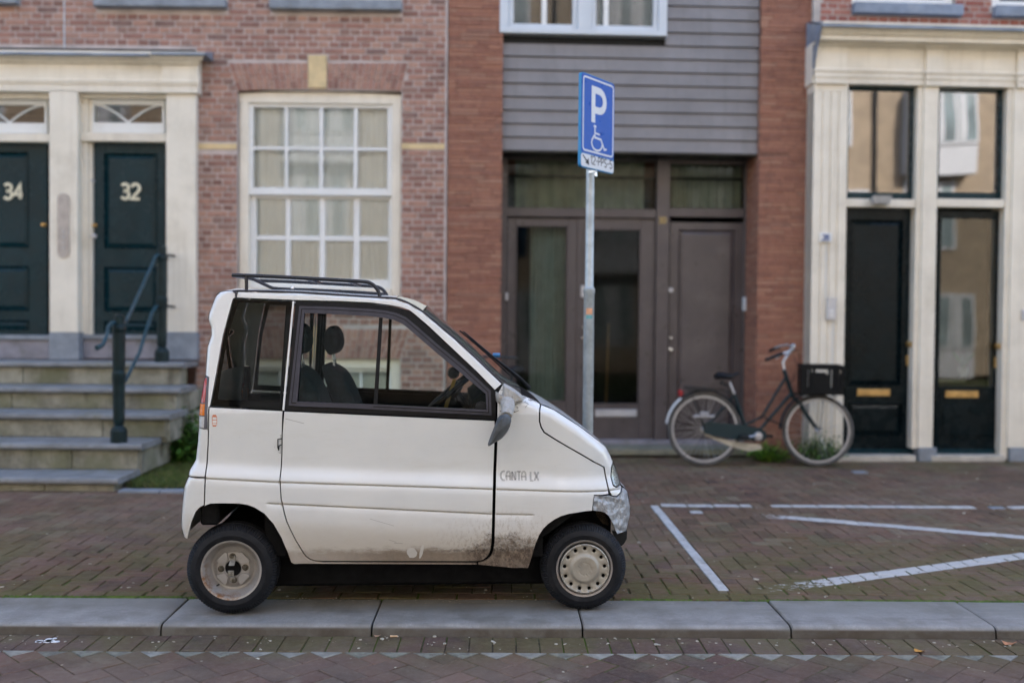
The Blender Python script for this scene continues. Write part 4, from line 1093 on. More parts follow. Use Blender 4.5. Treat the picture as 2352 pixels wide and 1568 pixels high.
for i in (-4, -1, 2, 5):
    mb = MB(); x = i * 3.0 + 2.2; mb.add(box(x, x + 1.5, 0, .7, 3.2, 3.32)); 
    for k in range(11): mb.add(box(x + .02 + k * .145, x + .04 + k * .145, .66, .68, 3.32, 4.2))
    mb.add(box(x, x + 1.5, .65, .69, 4.18, 4.22)); obj('balcony', mb, MT['black_iron'], OB)

# ------------------------------------------------------------------ stoop
def stonemat():
    t = NT('stoop_stone'); c = t.mix(t.ramp(t.noise(4, 6, .65), .3, .7), (.17, .16, .12), (.36, .34, .27))
    c = t.mix(t.ramp(t.noise(2.2, 4, .6), .42, .66, 0, .55), c, (.12, .125, .05))
    c = t.mix(t.ramp(t.noise(9, 5, .7, stretch=(1, 1, .25)), .5, .75, 0, .6), c, (.06, .055, .045))
    t.bump(t.noise(60, 4, .7), .4, .004); return t.fin(c, .85, 0, .25)
MT['stoop'] = stonemat()
MT['tread'] = simple('tread_bluestone', (.21, .215, .22), .6, var=.2, scale=5, bump=.25, bscale=60, dirt=(.13, .125, .07, .7), dscale=3)
ST = thing('stoop', 'five grey stone steps with mossy risers up to the green doors 32 and 34', 'steps', tuple(FL.o), FL.ang)
def fdist(py, px, z):                # depth of a level edge seen at this pixel
    d = ray(px, py); t_ = (z - CAM_H) / d.z; p = CAM + d * t_; return p
levels = [(1098, 263, .119, 1079, 310), (1026, 299, .345, 1010, 337), (961, 351, .560, 945, 371), (898, 378, .765, 884, 398), (833, 394, .985, 826, 454)]
def onL(px, py, z):
    p = fdist(py, px, z) - FL.o; return p.dot(FL.e), p.dot(FL.n)
info = []
for (yf_, xr, z, yb, xb) in levels:
    u, y = onL(xr, yf_, z); info.append([u, y, z])
steps_y = [i[1] for i in info]
for k in range(5):                    # keep an even going
    info[k][1] = steps_y[0] + (steps_y[4] - steps_y[0]) * k / 4
zprev = 0.0
for k, (u, y, z) in enumerate(info):
    back = info[k + 1][1] + .10 if k < 4 else -.02
    ur = u + (.03, .03, .02, .02, .12)[k]
    # tread slab with rounded nosing, cut in two lengths
    cut = ur - (2.35, 1.7, 2.1, 1.55, 1.9)[k]
    for a, b in ((-6.4, cut - .003), (cut + .003, ur)):
        if k == 4 and b == ur: pass
        prof = [(y, z - .045), (y - .004, z - .03), (y, z - .010), (y + .012, z), (back, z), (back, z - .052), (y + .03, z - .052), (y + .008, z - .05)]
        obj('tread', MB().add(prism([(p[0] - y, p[1] - z) for p in prof], 'yz', 0, b - a)), MT['tread'], ST, loc=(a, y, z))
    zr0 = zprev; rr = [(-6.4, ur - 1.6), (ur - 1.594, ur - .62), (ur - .614, ur - .05)]
    for a, b in rr:
        obj('riser', MB().add(box(0, b - a, 0, .22, 0, z - .052 - zr0, .006)), MT['stoop'], ST, loc=(a, y + .045 + random.uniform(0, .004), zr0))
    zprev = z
# rough side wall of big blocks
rd = random.Random(9); ys = info[0][1]
for k in range(5):
    u, y, z = info[k]; zt_ = z - .055; zb_ = info[k - 1][2] - .055 if k else 0
    yy = y + .07; ue = info[k][0]; us_ = (ue - .03, ue + .0, ue - .01, ue - .02, ue + .0)[k]
    while yy < -.05:
        l_ = rd.uniform(.28, .5); e = min(yy + l_, -.02)
        if e - yy > .05: 
            w0 = .25 + .0 * k; uo = us_ + rd.uniform(-.012, .012)
            v, f = box(-w0, 0, .004, e - yy - .004, .004, zt_ - zb_ - .002, .012); obj('side_block', MB().add((irregular(v, .005), f)), MT['stoop'], ST, loc=(uo, yy, zb_))
        yy += l_
obj('core', MB().add(box(-6.4, info[4][0], info[4][1] + .1, -.01, 0, info[4][2] - .06)), MT['stoop'], ST)
# iron handrail
hr = thing('handrail', 'green cast iron stair handrail with two posts on the stone stoop', 'handrail', tuple(FL.o), FL.ang)
def onplane(px, py, y):               # pixel -> (u, y, z) on the plane y of the left house
    u, z = FL.uz(px, py, -y); return (u, y, z)
y1 = info[1][1] + .10; y2 = info[4][1] + .16; yr = lambda t_: y1 + (y2 - y1) * t_
def post(px, pyt, pyb, y, nm='post'):
    u, _, zt_ = onplane(px, pyt, y); zb_ = info[1][2] if y == y1 else info[4][2]; H_ = zt_ - zb_
    pr = [(0, 0), (.070, 0), (.070, .10), (.058, .125), (.040, .15), (.045, .17), (.048, .20), (.052, H_ * .45), (.058, H_ * .53), (.058, H_ * .545), (.050, H_ * .56), (.052, H_ * .6), (.054, H_ * .86), (.060, H_ * .88), (.060, H_ * .90), (.044, H_ * .92), (.046, H_ * .985), (.02, H_), (0, H_)]
    return obj(nm, MB().add(lathe(pr, 8, 'z', (u, y, zb_), a0=math.pi / 8)), MT['iron_green'], hr)
post(273, 722, 1008, y1); post(372, 563, 824, y2)
MT['rail_teal'] = simple('teal_rail', (.022, .062, .082), .4, var=.2, scale=10)
T = lambda px, py, t_: onplane(px, py, yr(t_))
obj('rail', MB().add(tube([T(372, 583, 1), T(358, 588, .94), T(325, 662, .55), T(290, 738, .08), T(280, 742, 0)], .016, 8)), MT['rail_teal'], hr, smooth=50)
obj('rail', MB().add(tube([T(372, 700, 1), T(358, 704, .95), T(348, 722, .85), T(320, 810, .42), T(288, 874, .05), T(278, 878, 0)], .017, 8)), MT['rail_teal'], hr, smooth=50)
obj('scroll', MB().add(tube([T(270, 742, 0), T(258, 741, -.05), T(249, 750, -.12), T(245, 772, -.2), T(236, 792, -.28), T(222, 799, -.33)], [.018, .018, .017, .016, .018, .024], 8)), MT['rail_teal'], hr, smooth=50)
for ya, yb in ((585, 610), (702, 722)):
    obj('wall_bracket', MB().add(tube([T(374, ya, 1), T(398, ya + 2, 1.15), T(412, ya + 6, 1.3), T(415, yb - 6, 1.33), T(416, yb, 1.34)], [.014, .013, .013, .018, .03], 8)), MT['black_iron'], hr, smooth=50)

# ------------------------------------------------------------------ parking sign
SG = (1352, 1000); sd_ = 6.35
sx = (SG[0] - 1176) / FPX * sd_ ; S_ang = math.atan2(.87, .50)     # board direction
sign = thing('parking_sign', 'blue disabled parking sign with white P and wheelchair on a galvanised pole', 'sign', (sx, sd_, 0), 0)
def zpix(py, d, px=1352): return CAM_H + (784 - py) / FPX * d + (-PITCH) * d + ROLL * (px - 1176) / FPX * d
galv = simple('galvanised_steel', (.42, .46, .48), .5, .55, var=.15, scale=14, bump=.1, bscale=80, dirt=(.25, .26, .24, .5), dscale=10)
zj = zpix(672, sd_); ztop_ = zpix(392, sd_)
obj('pole', MB().add(lathe([(0, -.1), (.034, -.1), (.034, zj - .01), (.038, zj), (.038, zj + .025), (.031, zj + .03), (.0275, zj + .04), (.0265, ztop_ + .35), (0, ztop_ + .35)], 20, 'z')), galv, sign, smooth=40)
stk = obj('sticker', MB().add(lathe([(.0345, zpix(722, sd_)), (.0345, zpix(708, sd_))], 6, 'z', (0, 0, 0), a0=math.radians(235), sweep=math.radians(70))), simple('sticker_orange', (.7, .35, .2), .5), sign)
obj('sticker', MB().add(lathe([(.0346, zpix(732, sd_)), (.0346, zpix(724, sd_))], 6, 'z', (0, 0, 0), a0=math.radians(235), sweep=math.radians(70))), simple('sticker_teal', (.15, .4, .42), .5), sign)
# the board: 0.40 m wide box, near (left) edge at the camera side
bw, bh = .40, 0.0
ca, sa = .588, .809
board = thing('board', None, None); board.parent = sign; board.rotation_euler = (0, 0, math.atan2(sa, ca))
dl = sd_ - .17; dr_ = sd_ + .17
zt1 = zpix(171, dl, 1328); zb1 = zpix(386, dl, 1328)
board.location = (.030, -.036, (zt1 + zb1) / 2); bh = zt1 - zb1
MT['sign_blue'] = simple('sign_blue', (.018, .105, .46), .35, var=.03); MT['sign_white'] = simple('sign_white', (.70, .72, .76), .4, var=.02); MT['sign_edge'] = simple('sign_edge_blue', (.02, .22, .48), .45, var=.05); MT['sign_black'] = simple('sign_black', (.01, .012, .02), .4)
def rrect(x0, x1, z0, z1, r_, n=6):
    return arc(x1 - r_, z1 - r_, r_, r_, 0, 90, n) + arc(x0 + r_, z1 - r_, r_, r_, 90, 180, n) + arc(x0 + r_, z0 + r_, r_, r_, 180, 270, n) + arc(x1 - r_, z0 + r_, r_, r_, 270, 360, n)
hw = bw / 2; hb = bh / 2; zs_ = -hb + bh * .155
obj('board_box', MB().add(prism(rrect(-hw, hw, -hb, hb, .022), 'xz', -.014, .006)), MT['sign_edge'], board)
bf = lambda a, b, d: (a, -.0145 - d, b)
obj('blue_face', MB().add(prism(rrect(-hw + .004, hw - .002, zs_, hb - .004, .02), 'xz', -.0155, -.0135)), MT['sign_blue'], board)
obj('white_face', MB().add(prism(rrect(-hw + .004, hw - .002, -hb + .006, zs_ - .004, .018), 'xz', -.0155, -.0135)), MT['sign_white'], board)
bo = MB(); q = rrect(-hw + .022, hw - .016, zs_ + .018, hb - .022, .022); strip(bo, ribbon(q, .011, True), lambda a, b, d: (a, -.0158 - d, b), .0006, True); obj('white_border', bo, MT['sign_white'], board)
pm = MB(); ph = bh * .39; pw_ = .19; pz = hb - .062 - ph; px_ = -.082; st = .044
fnp = lambda a, b, d: (a, -.0158 - d, b)
strip(pm, ribbon([(px_ + st / 2, pz), (px_ + st / 2, pz + ph)], st), fnp, .0006)
bowl = [(px_ + st / 2, pz + ph - .022)] + [(px_ + .09, pz + ph - .022)] + arc(px_ + .09, pz + ph - .022 - .062, .07, .062, 90, -90, 10)[1:] + [(px_ + st / 2, pz + ph - .146)]
strip(pm, ribbon(bowl, .044), lambda a, b, d: (a, -.0160 - d, b), .0006); obj('letter', pm, MT['sign_white'], board)
wm_ = MB(); wz = zs_ + .03; s3 = bh * .27
def W3(a, b): return (-.085 + a * s3 * 1.35, wz + b * s3)
wm_.add(prism([W3(.22 + .075 * math.cos(t_ * math.pi / 8), .96 + .055 * math.sin(t_ * math.pi / 8)) for t_ in range(16)], 'xz', -.0164, -.0156))
for pth, w__ in (([W3(.22, .90), W3(.22, .52), W3(.56, .50), W3(.78, .12), W3(.9, .17)], .0125), ([W3(.22, .70), W3(.50, .68)], .010), ([W3(.16 + 0, .60)] + [W3(.34 + .30 * math.cos(math.radians(a_)), .30 + .28 * math.sin(math.radians(a_))) for a_ in range(135, 375, 15)], .0125)):
    strip(wm_, ribbon(pth, w__), fnp, .0006)
obj('wheelchair_symbol', wm_, MT['sign_white'], board)
tm = MB(); th_ = bh * .088; text_mb(tm, '12-PPS-5', -.088, -hb + .022 + .01, th_, .047, .0065, fnp, .0006)
strip(tm, ribbon([(-.178, zs_ - .016), (-.118, -hb + .034)], .010), fnp, .0006)
tm.add(prism([(-.104, -hb + .020), (-.148, -hb + .032), (-.112, -hb + .062)], 'xz', -.0164, -.0156)); obj('lettering', tm, MT['sign_black'], board)
cl = obj('clamp', MB().add(lathe([(.034, -hb - .03), (.034, -hb + .0)], 16, 'z', (.035, .045, 0))).add(box(-.05, -.03, -.03, .02, -hb - .018, -hb - .004)), MT['chrome'], board)

# ------------------------------------------------------------------ leaning bicycle
BF = Frame(*( (lambda p: (p[0], p[1]))(G(1612, 1071)) ), .028)
bike = thing('bicycle', 'dark green city bicycle with black crate, leaning against the brick pier', 'bicycle', tuple(BF.o), BF.ang)
lean = .06
def B(px, py, y=0.0):
    u, z = BF.uz(px, py); return (u, y + z * lean, z)
bgreen = simple('bicycle_enamel', (.006, .022, .027), .35, var=.1, spec=.3); rub = simple('bicycle_tyre', (.08, .075, .07), .7, var=.3, scale=20); alu = simple('alloy', (.5, .5, .52), .35, .8, var=.1)
def bwheel(px, py, sgn):
    c = B(px, py); R_ = c[2] - .004; g = thing('wheel', None, None); g.parent = bike; g.location = c; g.rotation_euler = (-lean, 0, sgn)
    circ = lambda r_, n=40: [(r_ * math.cos(2 * math.pi * k / n), 0, r_ * math.sin(2 * math.pi * k / n)) for k in range(n)]
    obj('tyre', MB().add(tube(circ(R_ - .02), .020, 8, True)), rub, g, smooth=60); obj('rim', MB().add(tube(circ(R_ - .048), .013, 6, True)), alu, g, smooth=60)
    sp = MB()
    for k in range(36):
        a1 = 2 * math.pi * k / 36; a2 = a1 + (.5 if k % 2 else -.5); y = .02 * (1 if k % 2 else -1)
        sp.add(tube([(.03 * math.cos(a2), y, .03 * math.sin(a2)), ((R_ - .05) * math.cos(a1), 0, (R_ - .05) * math.sin(a1))], .0013, 3, caps=False))
    tag(obj('spokes', sp, alu, g), kind='stuff'); obj('hub', MB().add(lathe([(0, -.05), (.014, -.05), (.03, -.035), (.022, -.02), (.022, .02), (.03, .035), (.014, .05), (0, .05)], 12, 'y')), alu, g, smooth=40)
    return R_
RR = bwheel(1619, 985, 0); bwheel(1880, 989, -.05)
tb = lambda pts, r_, nm='frame_tube', m_=bgreen: obj(nm, MB().add(tube(pts, r_, 8)), m_, bike, smooth=50)
tb([B(1689, 905), B(1716, 985)], .016, 'seat_tube'); tb([B(1809, 866), B(1752, 958)], .015, 'top_tube'); tb([B(1820, 905), B(1744, 990)], .018, 'down_tube')
tb([B(1805, 850), B(1824, 912)], .021, 'head_tube'); tb([B(1690, 908), B(1660, 940), B(1621, 983)], .010, 'seat_stay'); tb([B(1752, 958), B(1714, 975)], .013)
tb([B(1824, 912, -.03), B(1838, 925, -.045), B(1852, 948, -.05), B(1868, 972, -.05), B(1880, 987, -.05)], .012, 'fork_blade'); tb([B(1824, 912, .03), B(1838, 925, .045), B(1852, 948, .05), B(1868, 972, .05), B(1880, 987, .05)], .012, 'fork_blade')
tb([B(1689, 905), B(1678, 878)], .013, 'seat_post', alu)
# chain case as a long rounded plate
cc = [B(x, y)[0::2] for x, y in ((1612, 972), (1628, 966), (1645, 970), (1700, 974), (1742, 982), (1757, 990), (1759, 1004), (1748, 1012), (1700, 1010), (1640, 1000), (1616, 994))]
v, f = prism(cc, 'xz', -.055, -.028); v = [(x, y + z * lean, z) for x, y, z in v]; obj('chain_case', MB().add((v, f)), bgreen, bike)
cs = simple('cream_plastic', (.42, .38, .30), .5); c2 = [B(x, y)[0::2] for x, y in ((1606, 985), (1640, 1004), (1690, 1014), (1745, 1020), (1750, 1030), (1720, 1036), (1670, 1022), (1620, 1000))]
v, f = prism(c2, 'xz', -.028, -.012); v = [(x, y + z * lean, z) for x, y, z in v]; obj('chain_guard_lower', MB().add((v, f)), cs, bike)
ck = B(1738, 1000, -.075); obj('crank', MB().add(tube([B(1738, 1000, -.06), B(1695, 1002, -.07)], .010, 6)), alu, bike); obj('crank_cover', MB().add(lathe([(0, -.02), (.035, -.016), (.045, 0)], 16, 'y', ck)), alu, bike, smooth=50)
obj('pedal', MB().add(box(ck[0] - .20, ck[0] - .11, ck[1] - .10, ck[1] - .01, ck[2] - .012, ck[2] + .012, .004)), MT['black_plastic'], bike)
obj('pedal', MB().add(box(ck[0] + .10, ck[0] + .19, ck[1] + .13, ck[1] + .21, ck[2] - .03, ck[2] - .006, .004)), MT['black_plastic'], bike)
sdl = MB(); cz = B(1673, 868)[2]; sp_ = []
for (x, y, w_, h_) in ((1646, 865, .075, .03), (1655, 862, .10, .035), (1668, 864, .085, .03), (1682, 865, .045, .024), (1694, 860, .026, .018), (1702, 856, .016, .012)):
    c = B(x, y); sp_.append([(c[0], c[1] + w_ * math.cos(a_), c[2] + h_ * math.sin(a_)) for a_ in [2 * math.pi * k / 10 for k in range(10)]])
v = [p for r_ in sp_ for p in r_]; f = [(i * 10 + k, i * 10 + (k + 1) % 10, (i + 1) * 10 + (k + 1) % 10, (i + 1) * 10 + k) for i in range(5) for k in range(10)] + [tuple(range(9, -1, -1)), tuple(range(50, 60))]
obj('saddle', sdl.add((v, f)), MT['black_plastic'], bike, smooth=60); obj('saddle_springs', MB().add(tube([B(1662, 874, -.04), B(1660, 882, -.04), B(1676, 884, 0)], .012, 6)).add(tube([B(1662, 874, .04), B(1660, 882, .04), B(1676, 884, 0)], .012, 6)), MT['black_iron'], bike)
# mudguards
def guard(cx, cy, a0, a1, mat, nm, r_=None, w_=.030, n=16):
    c = B(cx, cy); r_ = (r_ or RR + .022); v = []
    for k in range(n + 1):
        an = math.radians(a0 + (a1 - a0) * k / n)
        for t_ in (-1, -.5, .5, 1): q = r_ - .012 * abs(t_) ** 3; z = c[2] + q * math.sin(an); v.append((c[0] + q * math.cos(an), w_ * t_ + z * lean, z))
    f = [(4 * i + j, 4 * i + j + 1, 4 * i + 5 + j, 4 * i + 4 + j) for i in range(n) for j in range(3)]
    o = obj(nm, MB().add((v, f)), mat, bike, smooth=60); return o
guard(1619, 985, 20, 128, bgreen, 'mudguard'); guard(1619, 985, 128, 172, MT['white'], 'white_mudguard_tip', w_=.034); guard(1880, 989, 60, 178, bgreen, 'front_mudguard')
obj('rear_rack', MB().add(tube([B(1574, 892, -.05), B(1576, 889, -.06), B(1668, 897, -.06), B(1686, 905, -.02)], .007, 6)).add(tube([B(1574, 892, .05), B(1576, 889, .06), B(1668, 897, .06), B(1686, 905, .02)], .007, 6)).add(tube([B(1582, 890, -.06), B(1619, 983, -.06)], .005, 6)).add(tube([B(1600, 890, .06), B(1619, 983, .06)], .005, 6)).add(box(B(1580, 890)[0], B(1660, 890)[0], B(1600, 890)[1] - .05, B(1600, 890)[1] + .05, B(1600, 893)[2] - .012, B(1600, 893)[2] - .004)), MT['black_iron'], bike)
a_ = B(1565, 903); obj('rear_light', MB().add(box(a_[0] - .02, a_[0] + .02, a_[1] - .03, a_[1] + .03, a_[2] - .03, a_[2] + .03, .006)), simple('red_reflector', (.30, .01, .015), .3), bike)
a_ = B(1617, 955); obj('ring_lock', MB().add(box(a_[0] - .11, a_[0] + .10, a_[1] - .065, a_[1] - .055, a_[2] - .012, a_[2] + .012, .004)).add(box(a_[0] - .05, a_[0] + .04, a_[1] - .065, a_[1] - .055, a_[2] + .02, a_[2] + .04, .004)), alu, bike)
# stem, swept bars, grips
tb([B(1806, 852), B(1803, 832), B(1812, 818)], .013, 'stem', alu)
tb([B(1812, 818, -.02), B(1824, 800, -.06), B(1818, 798, -.14), B(1800, 806, -.22), B(1778, 812, -.27)], .011, 'handlebar', alu); tb([B(1812, 818, .02), B(1828, 800, .06), B(1824, 793, .14), B(1808, 797, .22), B(1800, 803, .27)], .011, 'handlebar', alu)
tb([B(1784, 810, -.26), B(1744, 824, -.29)], .017, 'grip', MT['black_plastic']); tb([B(1812, 797, .24), B(1790, 809, .29)], .017, 'grip', MT['black_plastic'])
tb([B(1800, 806, -.2), B(1770, 822, -.24)], .006, 'brake_lever', alu)
for y_, e_ in ((-.2, -.02), (.2, .02)): tb([B(1800, 804, y_), B(1832, 806, y_ * .6), B(1838, 840, e_ * 2), B(1822, 880, e_), B(1800, 880, e_)], .003, 'brake_cable', MT['black_plastic']); a_ = B(1826, 797); obj('bell', MB().add(lathe([(0, .035), (.02, .03), (.03, .01), (.028, 0), (0, 0)], 12, 'z', a_)), MT['chrome'], bike, smooth=50)
tb([B(1748, 960, -.02), B(1752, 950, -.04), B(1760, 960, -.03), B(1800, 978, .0)], .009, 'chain_lock', MT['black_plastic'])
# front crate of slatted plastic
cr = thing('crate', 'black plastic crate carried on the front of the leaning bicycle', 'crate', tuple(BF.world(B(1872, 868)[0], .0, B(1872, 903)[2])), BF.ang - .22)
cw, cdp, chh = .30, .38, .285
MT['crate'] = simple('crate_plastic', (.004, .0045, .005), .55, var=.3, scale=20, spec=.2)
def cside(x0, x1, y0, y1, nm):
    mb = MB(); n = 9; ax = abs(x1 - x0) > abs(y1 - y0); a, b = (x0, x1) if ax else (y0, y1)
    def bx(p, q, z0, z1): mb.add(box(p, q, y0, y1, z0, z1, .002) if ax else box(x0, x1, p, q, z0, z1, .002))
    bx(a, b, 0, .05); bx(a, b, chh - .04, chh); bx(a, a + .03, .05, chh - .04); bx(b - .03, b, .05, chh - .04); mid = (a + b) / 2
    bx(mid - .075, mid + .075, .05, chh - .085)
    for k in range(n):
        p = a + .03 + (b - a - .06) * k / n; bx(p, p + (b - a - .06) / n * .8, .05, chh - .04) if abs(p + .01 - mid) > .08 else None
    return obj(nm, mb, MT['crate'], cr)
cside(-cw / 2, cw / 2 + .1, -cdp / 2, -cdp / 2 + .012, 'long_side'); cside(-cw / 2, cw / 2 + .1, cdp / 2 - .012, cdp / 2, 'long_side'); cside(-cw / 2, -cw / 2 + .012, -cdp / 2 + .012, cdp / 2 - .012, 'short_side'); cside(cw / 2 + .088, cw / 2 + .1, -cdp / 2 + .012, cdp / 2 - .012, 'short_side')
obj('base', MB().add(box(-cw / 2, cw / 2 + .1, -cdp / 2, cdp / 2, 0, .012)), MT['crate'], cr)
tb([B(1824, 905, -.06), B(1900, 906, -.06)], .008, 'crate_carrier', MT['black_iron']); tb([B(1824, 905, .06), B(1900, 906, .06)], .008, 'crate_carrier', MT['black_iron']); tb([B(1895, 906, .0), B(1882, 986, -.06)], .006, 'carrier_strut', MT['black_iron'])

# ------------------------------------------------------------------ plants
MT['leaf_a'] = leafmat('leaf_green', [(0, (.022, .07, .012)), (.5, (.06, .17, .022)), (.9, (.12, .26, .035)), (1, (.22, .22, .05))]); MT['leaf_b'] = leafmat('leaf_bright', [(0, (.06, .17, .012)), (.6, (.15, .36, .02)), (1, (.25, .40, .04))]); MT['stem_g'] = simple('plant_stem', (.05, .07, .03), .7)
def leafy(name, label, x, y, spread, h, n, mat, size, seed, group=None, cat='plant', dens=1.0, z0=0.0):
    rd = random.Random(seed); root = thing(name, label, cat, (x, y, z0), 0, group); st_ = MB(); lv = MB()
    ns = max(5, int(n / 14)); 
    for s_ in range(ns):
        an = rd.uniform(0, 2 * math.pi); rr_ = spread * rd.random() ** .5; hh = h * rd.uniform(.45, 1) * (1 - .45 * rr_ / spread)
        bx_, by_ = rr_ * .35 * math.cos(an), rr_ * .35 * math.sin(an) * .6; tx, ty = rr_ * math.cos(an), rr_ * math.sin(an) * .6
        P_ = [(bx_ + (tx - bx_) * t_ ** 1.4, by_ + (ty - by_) * t_ ** 1.4, hh * t_) for t_ in (0, .35, .7, 1)]
        st_.add(tube(P_, [.005, .004, .003, .0015], 4))
        for k in range(int(n / ns)):
            t_ = rd.uniform(.1, 1.02); i = min(2, int(t_ * 3)); q = t_ * 3 - i; c = [P_[i][j] + (P_[i + 1][j] - P_[i][j]) * min(q, 1) for j in range(3)]
            c[0] += rd.gauss(0, size * .8); c[1] += rd.gauss(0, size * .7); c[2] = max(.004, c[2] + rd.gauss(0, size * .5))
            s1 = size * rd.uniform(.6, 1.3); M = Matrix.Translation(c) @ Matrix.Rotation(rd.uniform(0, 6.28), 4, 'Z') @ Matrix.Rotation(rd.uniform(-.9, .6), 4, 'Y') @ Matrix.Rotation(rd.uniform(-.6, .6), 4, 'X')
            lv.add(([(0, 0, 0), (.35 * s1, .28 * s1, .05 * s1), (s1, 0, -.08 * s1), (.35 * s1, -.28 * s1, .05 * s1)], [(0, 1, 2), (0, 2, 3)]), rd.random(), M)
    obj('stems', st_, MT['stem_g'], root); obj('foliage', lv, mat, root); root.children[0]['kind'] = 'stuff'; root.children[1]['kind'] = 'stuff'; return root
gx, gy = -3.17, 9.50; leafy('bush', 'leafy green weeds growing in the corner beside the stone stoop', gx, gy, .27, .72, 1700, MT['leaf_a'], .065, 3, cat='weeds')
gx, gy = G(452, 1045); leafy('bush', 'tall weed with small yellow flowers behind the tail light of the white car', gx + .02, gy - .18, .16, .80, 300, MT['leaf_a'], .055, 4, cat='weeds')
gx, gy = G(1770, 1060); leafy('weeds', 'low bright green weeds at the foot of the brick pier between the bicycle wheels', gx - .02, gy + .0, .26, .24, 1300, MT['leaf_b'], .035, 5)
gx, gy = G(1880, 1068); leafy('weeds', 'darker bushy weed with tall sprigs behind the bicycle front wheel', gx + .02, gy + .02, .28, .40, 1500, MT['leaf_a'], .038, 6)
gx, gy = G(1872, 1068); leafy('creeper', 'thin green creeper climbing the cream pilaster behind the front wheel', gx, gy + .16, .16, .62, 150, MT['leaf_a'], .03, 7)
fl = MB(); gx, gy = G(452, 1045)
for k in range(9):
    c = (gx + .06 + random.uniform(-.1, .12), gy + .2 + random.uniform(-.05, .05), .62 + random.uniform(-.1, .16)); fl.add(lathe([(0, 0), (.014, .006), (.02, .002)], 6, 'z', c))
obj('yellow_flowers', fl, simple('yellow_petals', (.75, .55, .02), .6), bpy.data.objects['bush.001']).matrix_parent_inverse = Matrix.Translation(-Vector(bpy.data.objects['bush.001'].location))
# grass verge between stoop and kerbstone edging
def tufts(name, poly_px, n, h, mat, seed, z0=0.0, lean_=.5, wide=.004):
    rd = random.Random(seed); P_ = [G(*p) for p in poly_px]; xs = [p[0] for p in P_]; ys = [p[1] for p in P_]; mb = MB(); k = 0
    def inside(x, y):
        c = False
        for i in range(len(P_)):
            (x0, y0), (x1, y1) = P_[i], P_[(i + 1) % len(P_)]
            if (y0 > y) != (y1 > y) and x < (x1 - x0) * (y - y0) / (y1 - y0) + x0: c = not c
        return c
    while k < n:
        x, y = rd.uniform(min(xs), max(xs)), rd.uniform(min(ys), max(ys))
        if not inside(x, y): continue
        k += 1; a_ = rd.uniform(0, 6.28); hh = h * rd.uniform(.4, 1.2); dx, dy = math.cos(a_) * wide, math.sin(a_) * wide; lx, ly = rd.gauss(0, lean_ * hh), rd.gauss(0, lean_ * hh)
        mb.add(([(x - dx, y - dy, z0), (x + dx, y + dy, z0), (x + lx * .5, y + ly * .5, z0 + hh * .65), (x + lx, y + ly, z0 + hh)], [(0, 1, 2), (1, 3, 2)]), rd.random())
    return tag(obj(name, mb, mat), kind='stuff')
MT['grass'] = leafmat('grass_blades', [(0, (.04, .06, .018)), (.4, (.09, .14, .03)), (.75, (.15, .20, .05)), (1, (.30, .25, .12))])
verge = [(296, 1124), (430, 1124), (470, 1060), (400, 1046), (350, 1052)]
pg = [G(*p) for p in verge]; mb = MB(); mb.add(([(x, y, .004) for x, y in pg], [(0, 1, 2, 3, 4)])); tag(obj('verge_soil', mb, simple('soil', (.07, .06, .035), .95, var=.3, scale=8, bump=.6, bscale=30, dirt=(.06, .09, .02, .8))), kind='structure')
o = tufts('grass', verge, 7000, .07, MT['grass'], 8, .004)
o['label'] = 'short grass patch beside the stoop behind the white car'; o['category'] = 'grass'
a = G(272, 1131); b = G(470, 1131); es = thing('edging_stone', 'flat grey stone edging strip in front of the grass patch', 'edging stone', (0, 0, 0))
for k in range(2):
    x0 = a[0] + (b[0] - a[0]) * k / 2; x1 = a[0] + (b[0] - a[0]) * (k + 1) / 2; obj('stone', MB().add(box(0, x1 - x0 - .006, 0, .11, -.1, .022, .005)), MT['bluestone'], es, loc=(x0, a[1] - .02, 0))
# moss along the kerb joint
def mosspath(name, x0, x1, y0, y1, n, seed, z0=-.004, label=None, size=.008):
    rd = random.Random(seed); mb = MB(); cl = [(rd.uniform(x0, x1), rd.uniform(.3, 1)) for _ in range(max(3, int((x1 - x0) * 5)))]
    for _ in range(n):
        c, w_ = rd.choice(cl); x = min(max(rd.gauss(c, .13), x0), x1); y = rd.uniform(y0, y1); p = KF.world(x, y, 0); s_ = size * rd.uniform(.5, 1.5)
        M = Matrix.Translation((p.x, p.y, z0)) @ Matrix.Rotation(rd.uniform(0, 6.28), 4, 'Z')
        mb.add(([(-s_, -s_ * .7, 0), (s_, -s_ * .6, 0), (s_ * .7, s_, 0), (-s_ * .7, s_ * .8, 0), (0, 0, s_ * 1.1)], [(0, 1, 4), (1, 2, 4), (2, 3, 4), (3, 0, 4)]), rd.random(), M)
    o = tag(obj(name, mb, MT['moss']), kind='stuff'); o['label'] = label; o['category'] = 'moss'; return o
MT['moss'] = simple('moss', (.075, .12, .018), .9, var=.5, scale=14)
mosspath('moss', kf(0, 1376)[0], kf(440, 1376)[0], -.008, .014, 1700, 1, label='bright green moss filling the joint behind the kerb left of the rear wheel')
mosspath('moss', kf(1430, 1376)[0], kf(2352, 1376)[0], -.006, .012, 1500, 2, label='moss along the joint behind the kerb in front of the marked parking bay')
